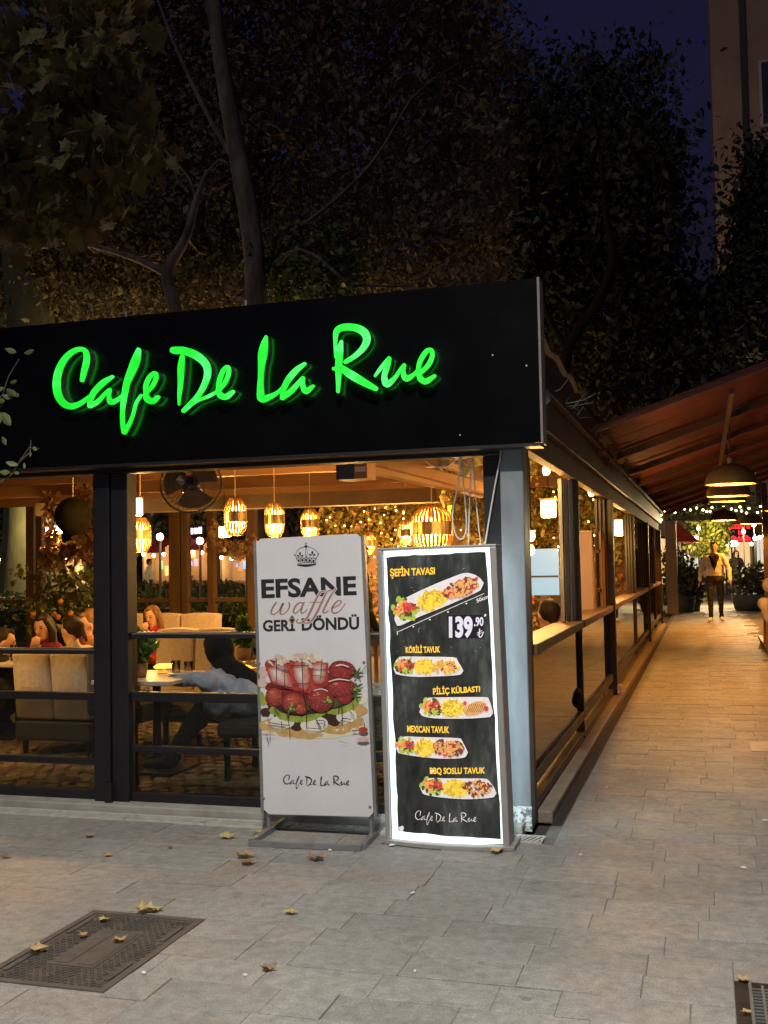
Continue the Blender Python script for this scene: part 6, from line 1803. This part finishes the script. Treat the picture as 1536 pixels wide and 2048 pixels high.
for px, Y, r_, h, l in ((1367, 30.2, .42, 1.3, 'tall dark planter bush beneath the red awning'), (1384, 30.6, .30, .9, 'smaller planter bush beside the walking man'), (1503, 31.0, .75, .9, 'wide dark planter bush behind the armchair at right'), (1342, 33.5, .4, 1.6, 'leafy planter behind the timber column')):
    q = at(px, 1150, Y)
    t = thing('planter', (q.x, Y, 0), l, 'planter')
    MB().lathe([(.001, 0), (r_ * .6, 0), (r_ * .75, .45), (r_ * .68, .45), (.001, .40)], n=18).build('pot', M_darkweave, t, smooth=True, local=True)
    cent = [(random.gauss(0, r_ * .42), random.gauss(0, r_ * .4), .45 + random.random() * h * .8) for _ in range(70)]
    o = link('foliage', leaf_cloud('foliage', clump_points(cent, 12, .09), .12, M_bush, 'oval', 0), t, True); o['kind'] = 'stuff'
# shops across the road
shop = thing('far_shop_block', (2, 52, 0), 'row of lit shop fronts across the road at the end of the alley', 'building')
MB().box(-6, 14, 52, 56, 0, 3.6).build('shop_wall', pmat('far_cream_wall', (.36, .30, .20), (.44, .37, .26), 3, .7), shop)
M_shopglow = emat('warm_shop_window', (1, .66, .30), .9)
for k, (x0, x1) in enumerate(((-5.6, -3.4), (-3.1, -1.2), (-.9, .4), (.7, 2.0), (2.3, 3.4), (3.7, 5.4))):
    MB().box(x0, x1, 51.94, 51.99, .3, 2.4).build('shop_window', M_shopglow if k % 2 else emat('pale_shop_window', (.9, .85, .7), .8), shop)
    MB().box(x0 - .1, x1 + .1, 51.9, 51.985, 2.42, 2.52).build('window_head', M_brownmetal, shop)
    for xx in (x0 - .06, (x0 + x1) / 2): MB().box(xx - .03, xx + .03, 51.9, 51.935, .0, 2.4).build('mullion', M_brownmetal, shop)
def sign_board(px0, px1, py0, py1, Y, name, label, m, back=True):
    a, b2 = at(px0, py0, Y), at(px1, py1, Y)
    return a, b2
nx0, nx1 = at(1458, 1048, 46), at(1502, 1082, 46)
ne = thing('neon_sign', ((nx0.x + nx1.x) / 2, 46, 2.2), 'red neon sign of three short lines at the end of the alley', 'sign')
MB().box(nx0.x - .05, nx1.x + .05, 46.02, 46.08, nx1.z - .03, nx0.z + .05).build('backing', M_black, ne)
M_neon = emat('red_neon', (1, .02, .03), 3.0)
zz = nx0.z; hh = (nx0.z - nx1.z) / 3
for k, st_ in enumerate(([0, .18, .3, .45, .6, .85], [.45, .6], [.1, .25, .45, .6, .72, .85])):
    for x in st_:
        X = nx0.x + (nx1.x - nx0.x) * x; Z = zz - hh * (k + .12); w = (nx1.x - nx0.x) * .11; h = hh * .7
        mb = MB(); mb.tube([(X, 46, Z), (X, 46, Z - h), (X + w, 46, Z - h), (X + w, 46, Z - h * .5), (X, 46, Z - h * .45)] if int(x * 100) % 2 else [(X + w, 46, Z), (X, 46, Z - .1 * h), (X, 46, Z - h * .9), (X + w, 46, Z - h), (X + w, 46, Z - h * .4)], .022, 6); mb.build('neon_stroke', M_neon, ne)
for nm, px, py, rx, rz_, col_, st_, lab in (('lit_roundel', 1437, 1096, .14, .16, (.06, .22, 1.0), 1.6, 'round blue lit sign behind the walking man'), ('lit_roundel', 1451, 1096, .14, .13, (1, .85, .10), 1.8, 'round yellow lit sign beside the blue one'), ('lit_roundel', 1444, 1104, .08, .08, (.9, .95, 1), 2.6, 'small round white lit sign under the yellow one'), ('lit_capsule', 1463, 1087, .25, .12, (1, 1, 1), 4.0, 'white capsule shaped lit sign below the red neon')):
    q = at(px, py, 45); mb = MB(); n_ = 20; vs = []
    for yy in (45, 45.06):
        for k in range(n_):
            a = 2 * math.pi * k / n_; e = .55 if nm == 'lit_capsule' else 1
            vs.append((q.x + rx * math.copysign(abs(math.cos(a)) ** e, math.cos(a)), yy, q.z + rz_ * math.copysign(abs(math.sin(a)) ** e, math.sin(a))))
    mb.add(vs, [tuple(reversed(range(n_))), tuple(range(n_, 2 * n_))] + [(k, (k + 1) % n_, (k + 1) % n_ + n_, k + n_) for k in range(n_)])
    t = thing(nm, (q.x, 45, 0), lab, 'sign'); mb.build('lit_face', emat('sign_' + lab[:14].replace(' ', '_'), col_, st_), t); MB().tube([(q.x, 45.03, 0), (q.x, 45.03, q.z - rz_)], .03, 8).build('post', M_black, t)
for k, (px, py, Y) in enumerate(((1397, 1057, 35), (1384, 1080, 33), (1487, 1063, 34), (1510, 1077, 34), (1519, 1075, 34.5), (1528, 1072, 34), (1534, 1070, 35), (1508, 1050, 34), (1374, 1113, 33), (1503, 1088, 35))):
    q = at(px, py, Y); t = thing('street_bulb', (q.x, Y, 0), 'hanging street bulb ' + ('under the lime lit leaves', 'at the lower tip of the red awning', 'over the red neon sign', 'first of the four bulbs at the right edge', 'second of the four bulbs at the right edge', 'third of the four bulbs at the right edge', 'last of the four bulbs at the right edge', 'high at the right end of the fairy lights', 'low beside the planter bush', 'below the four bulbs at the right edge')[k], 'bulb', 'street bulbs beyond the alley')
    MB().ball((0, 0, q.z), .055, 10, 8).build('bulb', emat('street_bulb', (1, .86, .5), 12), t, smooth=True, local=True)
    MB().tube([(0, .06, 0), (0, .06, q.z + .12), (0, 0, q.z + .12), (0, 0, q.z + .05)], .012, 6).build('bracket', M_black, t, local=True)
    if k in (0, 2, 5): point_light('street_bulb_light', (0, -.15, q.z), 400, (1, .72, .36), t, .05)
# lime tree lit by the street bulbs
# armchair and deck at the right edge
dk = thing('timber_deck', (1.6, 15, 0), 'low warm timber deck at the right edge of the alley', 'deck')
for k in range(30):
    y0 = 13.7 + k * .19
    MB().box(.83, 3.4, y0, y0 + .182, .06, .10).build('plank', M_woodx, dk)
MB().box(.85, 3.4, 13.72, 19.3, -.004, .058).build('deck_frame', M_brownmetal, dk)
M_cush = pmat('pale_lilac_cushion', (.55, .48, .46), (.64, .57, .55), 12, .8, bump=.15)
q = gr(1520, 1335, .0)
ac = thing('lounge_chair', (1.15, 17.2, .1), 'pale cushioned lounge chair with timber legs at the right edge', 'armchair')
pr = [cap((-.30, -.35, .62), (-.30, .35, .62), .10, .10), cap((-.30, -.35, .62), (-.26, -.35, .42), .10, .08), cap((-.18, -.35, .42), (.4, -.35, .42), .10, .10), cap((-.18, .35, .42), (.4, .35, .42), .10, .10), cap((-.18, 0, .42), (.4, 0, .42), .10, .10), cap((-.2, .4, .6), (.4, .4, .95), .11, .1), cap((-.2, .38, .9), (.4, .38, .9), .12, .12), cap((-.2, .38, .6), (.4, .38, .6), .12, .12)]
me = capsule_prims_mesh(pr, .025, 4); me.materials.clear(); me.materials.append(M_cush); me.polygons.foreach_set('use_smooth', [True] * len(me.polygons)); link('cushions', me, ac, True)
for x, y_ in ((-.3, -.38), (.4, -.38), (-.3, .4), (.4, .4)): MB().tube([(x, y_, 0.002), (x * .95, y_ * .95, .42)], [.022, .028], 8).build('leg', M_wood, ac, local=True)
MB().ball((.05, .12, .66), (.2, .1, .2), 14, 10).build('throw_pillow', pmat('coral_pillow', (.55, .16, .10), (.65, .5, .12), 3, .8), ac, smooth=True, local=True)
J, f, r = standing((2.35, 34.6, .0), math.radians(250), 1.7, 0, .25)
person('person in a light orange top beside the dark counter at the right', J, f, [M_skin, cl('apricot', (.55, .30, .14)), M_trous, M_shoe], .97, hair_short, M_hairdk, .016)
ct = thing('dark_counter', (2.3, 33, 0), 'dark serving counter with glasses at the right end of the alley', 'counter')
x0 = at(1490, 1150, 33).x
MB().box(x0, x0 + 1.8, 32.7, 33.3, .0, .98).build('counter_body', M_black, ct, bevel=.01); MB().box(x0 - .05, x0 + 1.85, 32.65, 33.35, .981, 1.02).build('counter_top', M_chairwood, ct)

# disc lamp behind the sign edge, dry twigs on the eave
p = at(1090, 793, 6.1); t = thing('disc_floodlight', p, 'round pale disc fitting poking out behind the sign edge', 'floodlight')
mb = MB(); mb.ball((0, 0, 0), (.03, .06, .045), 16, 10); mb.build('disc', pmat('pale_enamel', (.32, .35, .40), None, 5, .5), t, smooth=True, local=True); MB().tube([(-.01, .05, -.02), (-.06, .1, -.2), (-.06, .1, 2.45 - p.z)], .012, 6).build('bracket', M_black, t, local=True)
tw = thing('dry_twigs', (-.86, 9, 2.45), 'pale dry twigs and leaves lying along the cafe eave', 'twigs')
mb = MB()
for k in range(60):
    y0 = random.uniform(6.2, 14); x0 = random.uniform(-.98, -.80); a = random.uniform(0, 6.28); l = random.uniform(.08, .35)
    mb.tube([(x0, y0, 2.455), (x0 + .4 * l * math.cos(a), y0 + .5 * l * math.sin(a), 2.46 + random.uniform(.0, .06)), (x0 + .7 * l * math.cos(a), y0 + l * math.sin(a), 2.455 + random.uniform(0, .1))], [.004, .003, .001], 4)
mb.build('twigs', pmat('pale_twig', (.25, .22, .19), (.35, .31, .27), 9, .8), tw)['kind'] = 'stuff'
cent = [(random.uniform(-.98, -.82), random.uniform(9.0, 13.5), 2.47) for _ in range(46)]
o = link('dry_leaves', leaf_cloud('dry_leaves', clump_points(cent, 3, .03), .09, M_ivydry, 'plane', 0), tw); o['kind'] = 'stuff'

# ------------------------------------------------------------------ building at upper right
bd = thing('apartment_block', (6, 46, 0), 'brown rendered apartment block rising at the upper right behind trees', 'building')
bx = at(1418, 0, 46).x
M_render = pmat('brown_render', (.29, .19, .135), (.37, .25, .18), .6, .85, bump=.1, bscale=8)
MB().box(bx, bx + 16, 46.6, 50, 3.4, 34).build('wall', M_render, bd)
wx = at(1490, 200, 46.4).x
MB().box(wx - .12, wx + .12, 46.42, 46.597, 3.4, 34).build('drain_pipe', M_black, bd)
MB().box(bx, bx + 16, 46.45, 46.599, 11.5, 11.62).build('string_course', M_render, bd)
w0 = at(1516, 120, 46.4)
for row in range(6):
    for c in range(3):
        x0 = w0.x + c * 3.2; z1 = w0.z - row * 3.3
        if z1 < 5: continue
        w_ = tag(MB().box(x0, x0 + 1.4, 46.45, 46.597, z1 - 2.8, z1).build('window', pmat('pale_window_frame', (.40, .36, .32), (.46, .42, .38), 5, .6), bd))
        MB().box(x0 + .12, x0 + 1.28, 46.40, 46.449, z1 - 2.66, z1 - .12).build('pane', pmat('dark_window', (.02, .02, .03), (.05, .05, .06), 1, .15), w_)

# ------------------------------------------------------------------ trees
M_trunk = pmat('plane_bark', (.06, .05, .04), (.22, .19, .16), 4, .9, bump=1.0, bscale=14, spec=.2, stretch=(1, 1, .35))
M_moss = pmat('mossy_bark', (.05, .06, .025), (.11, .11, .055), 5, .95, bump=.6, bscale=18, stretch=(1, 1, .35))
M_lolive = pmat('olive_plane_leaf', (.15, .14, .05), (.26, .22, .085), 2, .6, rand='island', rand_amt=.4, translucent=.2)
M_lred = pmat('russet_leaf', (.115, .088, .055), (.17, .13, .085), 2, .75, rand='island', rand_amt=.25, translucent=.2)
M_lnavy = pmat('dark_evergreen_leaf', (.035, .042, .036), (.06, .068, .055), 2, .8, rand='island', rand_amt=.3, spec=.2)
M_lgold = pmat('golden_leaf', (.10, .085, .035), (.16, .13, .055), 2, .7, rand='island', rand_amt=.3, translucent=.2)
M_lgreen = pmat('fresh_tree_leaf', (.06, .095, .025), (.12, .16, .045), 2, .6, rand='island', rand_amt=.5, translucent=.2)
def pxpath(pts, Y, k=1.0):
    return [at(x, y_, Y) for x, y_ in pts]
def tree(label, trunk, radii, branches, crowns, mt, Yb, cat='tree'):
    p0 = trunk[0]
    base = Vector((p0.x, p0.y, 0))
    t = thing('tree', base, label, cat)
    low = [Vector((p0.x + .05, p0.y, -.02)), Vector((p0.x + .02, p0.y, max(.3, p0.z * .5)))] + list(trunk)
    rr = [radii[0] * 1.5, radii[0] * 1.1] + list(radii)
    fine = catmull([tuple(p) + (r_,) for p, r_ in zip(low, rr)], 4)
    MB().tube([q[:3] for q in fine], [max(.005, q[3]) for q in fine], 10).build('trunk', mt, t, smooth=True)
    for pts, r0, r1 in branches:
        fine = catmull([tuple(p) + (r0 + (r1 - r0) * i / (len(pts) - 1),) for i, p in enumerate(pts)], 4)
        MB().tube([q[:3] for q in fine], [max(.004, q[3]) for q in fine], 8).build('branch', mt, t, smooth=True)
    tw_all = MB()
    for mat_, boxes, nclump, per, sig, size, shape in crowns:
        cent = []
        for (px0, px1, py0, py1, Ya, Yb_, wgt) in boxes:
            for _ in range(int(nclump * wgt * 3.2)):
                Y = random.uniform(Ya, Yb_); cent.append(tuple(at(random.uniform(px0, px1), random.uniform(py0, py1), Y)))
        wood = [p for p in trunk[1:]] + [p for pts, _, _ in branches for p in pts[1:]]
        for c in random.sample(cent, min(len(cent), 26)):
            c = Vector(c); a = min(wood, key=lambda w: (w - c).length)
            if (a - c).length < 3.4 and c.z > a.z + .1:
                m_ = a.lerp(c, .5) + Vector((random.gauss(0, .25), random.gauss(0, .2), -.22))
                tw_all.tube([a, m_, c], [.032, .018, .005], 5)
        o = link('crown', leaf_cloud('crown', clump_points(cent, int(per * 1.3), sig), size * 1.08, mat_, shape, .5), t); o['kind'] = 'stuff'
    if tw_all.f:
        tag(tw_all.build('twigs', mt, t), kind='stuff')
    return t
tree('tall slender tree with a pale leaning trunk rising behind the sign', pxpath([(512, 760), (512, 600), (505, 480), (482, 340), (455, 200), (438, 90), (424, -40), (415, -300)], 19.5), [.23, .22, .21, .20, .17, .16, .15, .10],
     [(pxpath([(480, 340), (400, 200), (330, 40), (280, -120)], 20), .06, .02), (pxpath([(505, 500), (620, 440), (740, 330), (820, 200)], 20.5), .06, .02), (pxpath([(512, 560), (600, 500), (700, 570)], 19.8), .05, .03)],
     [(M_lred, [(430, 1000, -150, 620, 21, 27, 1.0), (150, 520, 230, 620, 22, 27, .45), (250, 450, -150, 230, 22, 27, .22)], 260, 45, (.38, .4, .30), .16, 'oval'), (M_lgreen, [(520, 700, 470, 610, 19.8, 21.5, 1)], 26, 40, (.25, .25, .2), .14, 'oval')], M_trunk, 19.5)
tree('forked pale tree behind the sign left of the tall trunk', pxpath([(352, 760), (350, 620), (335, 548), (372, 475), (393, 400), (415, 340)], 20.5), [.17, .15, .14, .10, .08, .04],
     [(pxpath([(335, 548), (265, 515), (170, 488), (90, 480)], 20.5), .09, .03), (pxpath([(392, 410), (380, 360), (330, 300)], 20.6), .04, .02), (pxpath([(415, 345), (440, 320), (460, 330)], 20.5), .04, .02)],
     [(M_lgold, [(60, 480, 380, 640, 21.5, 25, 1)], 80, 36, (.35, .3, .28), .15, 'oval')], M_trunk, 20.5)
tree('massive mossy tree trunk at the left above the sign', pxpath([(60, 900), (62, 640), (45, 540), (30, 430), (0, 250)], 23), [.62, .58, .48, .42, .35],
     [(pxpath([(40, 520), (110, 440), (170, 400)], 22.5), .14, .05)], [(M_lgold, [(-60, 260, 250, 640, 23.5, 27, 1)], 110, 40, (.4, .35, .3), .17, 'oval')], M_moss, 23)
tree('dark crooked tree silhouetted between sign and canopy', pxpath([(1128, 900), (1126, 800), (1130, 720), (1150, 670), (1192, 610), (1226, 520), (1212, 430), (1200, 300)], 29), [.19, .17, .17, .15, .14, .13, .09, .05],
     [(pxpath([(1134, 700), (1100, 640), (1085, 590)], 29), .10, .04), (pxpath([(1226, 520), (1290, 430), (1330, 330)], 29.5), .09, .03)],
     [(M_lnavy, [(960, 1330, 250, 640, 30, 36, 1.0), (1000, 1300, 110, 260, 30, 36, .10), (1230, 1440, 600, 880, 31, 36, .5)], 190, 45, (.55, .5, .4), .22, 'oval'), (M_lgold, [(1090, 1290, 640, 870, 30.5, 33, 1), (1040, 1120, 560, 640, 30, 33, .25)], 70, 42, (.35, .3, .3), .16, 'oval')], pmat('black_bark', (.010, .009, .008), (.022, .02, .018), 6, .95, bump=.5, spec=.1), 29)
tree('dark leafy tree in front of the apartment block', pxpath([(1560, 1000), (1540, 700), (1500, 520), (1470, 380)], 34), [.3, .26, .18, .08], [(pxpath([(1540, 720), (1460, 640), (1400, 560)], 34), .1, .03)],
     [(M_lnavy, [(1500, 1640, 480, 740, 33, 37, .75), (1470, 1530, 540, 740, 33, 37, .25), (1400, 1480, 640, 760, 34, 37, .3), (1490, 1600, 300, 480, 34, 36, .16)], 170, 46, (.5, .45, .38), .2, 'oval')], MATS['black_bark'], 34)
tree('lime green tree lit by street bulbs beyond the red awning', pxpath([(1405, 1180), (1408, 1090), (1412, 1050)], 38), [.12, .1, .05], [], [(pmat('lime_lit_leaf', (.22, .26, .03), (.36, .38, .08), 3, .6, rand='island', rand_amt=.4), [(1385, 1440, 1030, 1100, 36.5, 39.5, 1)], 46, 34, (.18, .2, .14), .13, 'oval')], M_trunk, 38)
tree('dark tree standing in the garden behind the left pane', pxpath([(175, 1180), (170, 1080), (185, 1000), (190, 900)], 26), [.35, .3, .3, .25], [], [(M_lnavy, [(-20, 260, 960, 1080, 26.5, 30, 1)], 60, 40, (.4, .4, .3), .18, 'oval'), (M_lgold, [(-40, 640, 940, 1150, 41.5, 43.5, 1)], 150, 40, (.6, .4, .5), .24, 'oval')], M_moss, 26)

# street tree at the left: big plane leaves hanging over the sign; nearest leaves are single objects
st = thing('plane_tree', (-7.6, 7.2, 0), 'plane tree at upper left with large olive leaves hanging over the sign', 'tree')
tr = [Vector((-7.6, 4.6, -.02)), Vector((-7.55, 4.6, 2)), Vector((-7.3, 5.2, 4)), Vector((-6.6, 6.4, 5.8)), Vector((-5.6, 7.6, 6.6))]
st.location = (-7.6, 4.6, 0)
MB().tube(tr, [.28, .24, .2, .15, .08], 12).build('trunk', M_trunk, st, smooth=True)
for pts in ([(-60, 60), (60, 180), (160, 260), (250, 330)], [(-60, 280), (40, 360), (130, 430), (200, 440)], [(-40, -60), (80, 40), (180, 80), (270, 120)], [(100, 230), (200, 270), (320, 300)]):
    Q = pxpath(pts, 9.0); MB().tube([tr[3] + Vector((0, 1.2, 0))] + Q if pts[0][0] < 0 else Q, [.05] + [.022, .016, .012, .006][:len(Q)] if pts[0][0] < 0 else [.014, .01, .005][:len(Q)], 6).build('branch', M_trunk, st, smooth=True)
cent = []
boxes = [((-60, 190, -60, 380), 1.0), ((150, 275, -60, 60), .2), ((120, 270, 60, 210), .42), ((100, 300, 240, 330), .36), ((-40, 170, 330, 470), .5), ((200, 330, 275, 320), .1), ((150, 245, 380, 440), .12)]
for (a, b2, c, d), w in boxes:
    for _ in range(int(150 * w)):
        cent.append(tuple(at(random.uniform(a, b2), random.uniform(c, d), random.uniform(8.2, 10.2))))
pts = clump_points(cent, 5, (.10, .14, .09))
dist = np.array([p[1] for p in pts]); order = np.argsort(dist)
near = pts[order[:230]]; restp = pts[order[230:]]
crown = link('crown', leaf_cloud('crown', restp, .17, M_lolive, 'plane', 1.3), st); crown['kind'] = 'stuff'
sv, sf = SHAPES['plane']
leafmes = []
for k in range(4):
    m_ = MB(); m_.add([tuple(v * np.array([1, 1 + .1 * k, .8 + .4 * k]) * .17) for v in sv], [tuple(q) for q in sf]); me = bpy.data.meshes.new('leaf'); me.from_pydata(m_.v, [], m_.f)
    me.materials.append(pmat('olive_plane_leaf_single', (.15, .14, .05), (.26, .22, .085), 2, .6, rand='object', rand_amt=.4, translucent=.2)); leafmes.append(me)
D_, Y_, Z_ = leaf_frames(len(near), 1.4)
for i, q in enumerate(near):
    o = bpy.data.objects.new('leaf', leafmes[i % 4]); COL.objects.link(o); o.parent = crown
    R = Matrix((Vector(D_[i]), Vector(Y_[i]), Vector(Z_[i]))).transposed().to_4x4()
    o.matrix_local = Matrix.Translation(Vector(q)) @ R @ Matrix.Scale(random.uniform(.75, 1.15), 4)
# shrub twigs at the left edge in front of the sign
sh = thing('shrub', (-4.6, 5.0, 0), 'thin leafy shrub twigs reaching in at the left edge before the sign', 'shrub')
M_shl = pmat('shrub_leaf', (.09, .12, .045), (.17, .20, .085), 8, .5, rand='object', rand_amt=.3, translucent=.2)
tw_ = [[(-60, 1100), (-20, 820), (5, 790), (16, 755), (38, 718)], [(-60, 1000), (0, 965), (22, 950), (40, 922), (58, 895), (78, 897)], [(-60, 880), (-10, 830), (10, 800)], [(40, 922), (60, 905), (62, 880)]]
MB().tube([(-5.0, 5.0, 0), (-4.95, 5.0, .8), at(-60, 1100, 5.0)], [.02, .016, .010], 6).build('stem', M_bark, sh)
MB().tube([(-4.95, 5.0, .8), at(-90, 980, 5.0), at(-60, 880, 5.0)], [.014, .010, .007], 6).build('stem', M_bark, sh)
for q in tw_:
    MB().tube(pxpath(q, 5.0), np.linspace(.006, .002, len(q)), 5).build('twig', M_bark, sh)
m_ = MB(); ov = [(0, 0, 0), (.2, .16, .02), (.5, .24, .03), (.8, .14, .0), (1, 0, -.05), (.8, -.14, 0), (.5, -.24, .03), (.2, -.16, .02), (.5, 0, -.02)]
m_.add([(x * .075, y_ * .075, z_ * .075) for x, y_, z_ in ov], [(8, i, (i + 1) % 8) for i in range(8)])
lme = bpy.data.meshes.new('shrub_leaf'); lme.from_pydata(m_.v, [], m_.f); lme.materials.append(M_shl)
for px, py, ang, sc in ((33, 705, 160, .9), (48, 706, 5, 1.0), (20, 763, -10, .9), (8, 775, 200, .8), (12, 778, -35, 1.1), (20, 780, -40, .9), (5, 790, -20, .9), (-5, 800, -15, .9), (2, 825, -45, 1.5), (-8, 820, -60, 1.3), (4, 873, -60, .8), (66, 893, -40, .6), (60, 903, -70, .5), (48, 925, -80, .5), (36, 930, 165, .9), (20, 945, 175, .9), (28, 944, -20, .55), (0, 770, 180, .7), (25, 785, -30, .8)):
    o = bpy.data.objects.new('shrub_leaf', lme); COL.objects.link(o); o.parent = sh
    a = math.radians(ang); d = Vector((math.cos(a), random.uniform(-.4, .1), math.sin(a))).normalized(); y_ = d.cross(Vector((random.uniform(-.4, .4), -1, random.uniform(.0, .6)))).normalized(); z_ = d.cross(y_)
    p = at(px, py, 4.98)
    o.matrix_local = Matrix.Translation(p - Vector(sh.location)) @ Matrix((d, y_, z_)).transposed().to_4x4() @ Matrix.Scale(sc, 4)
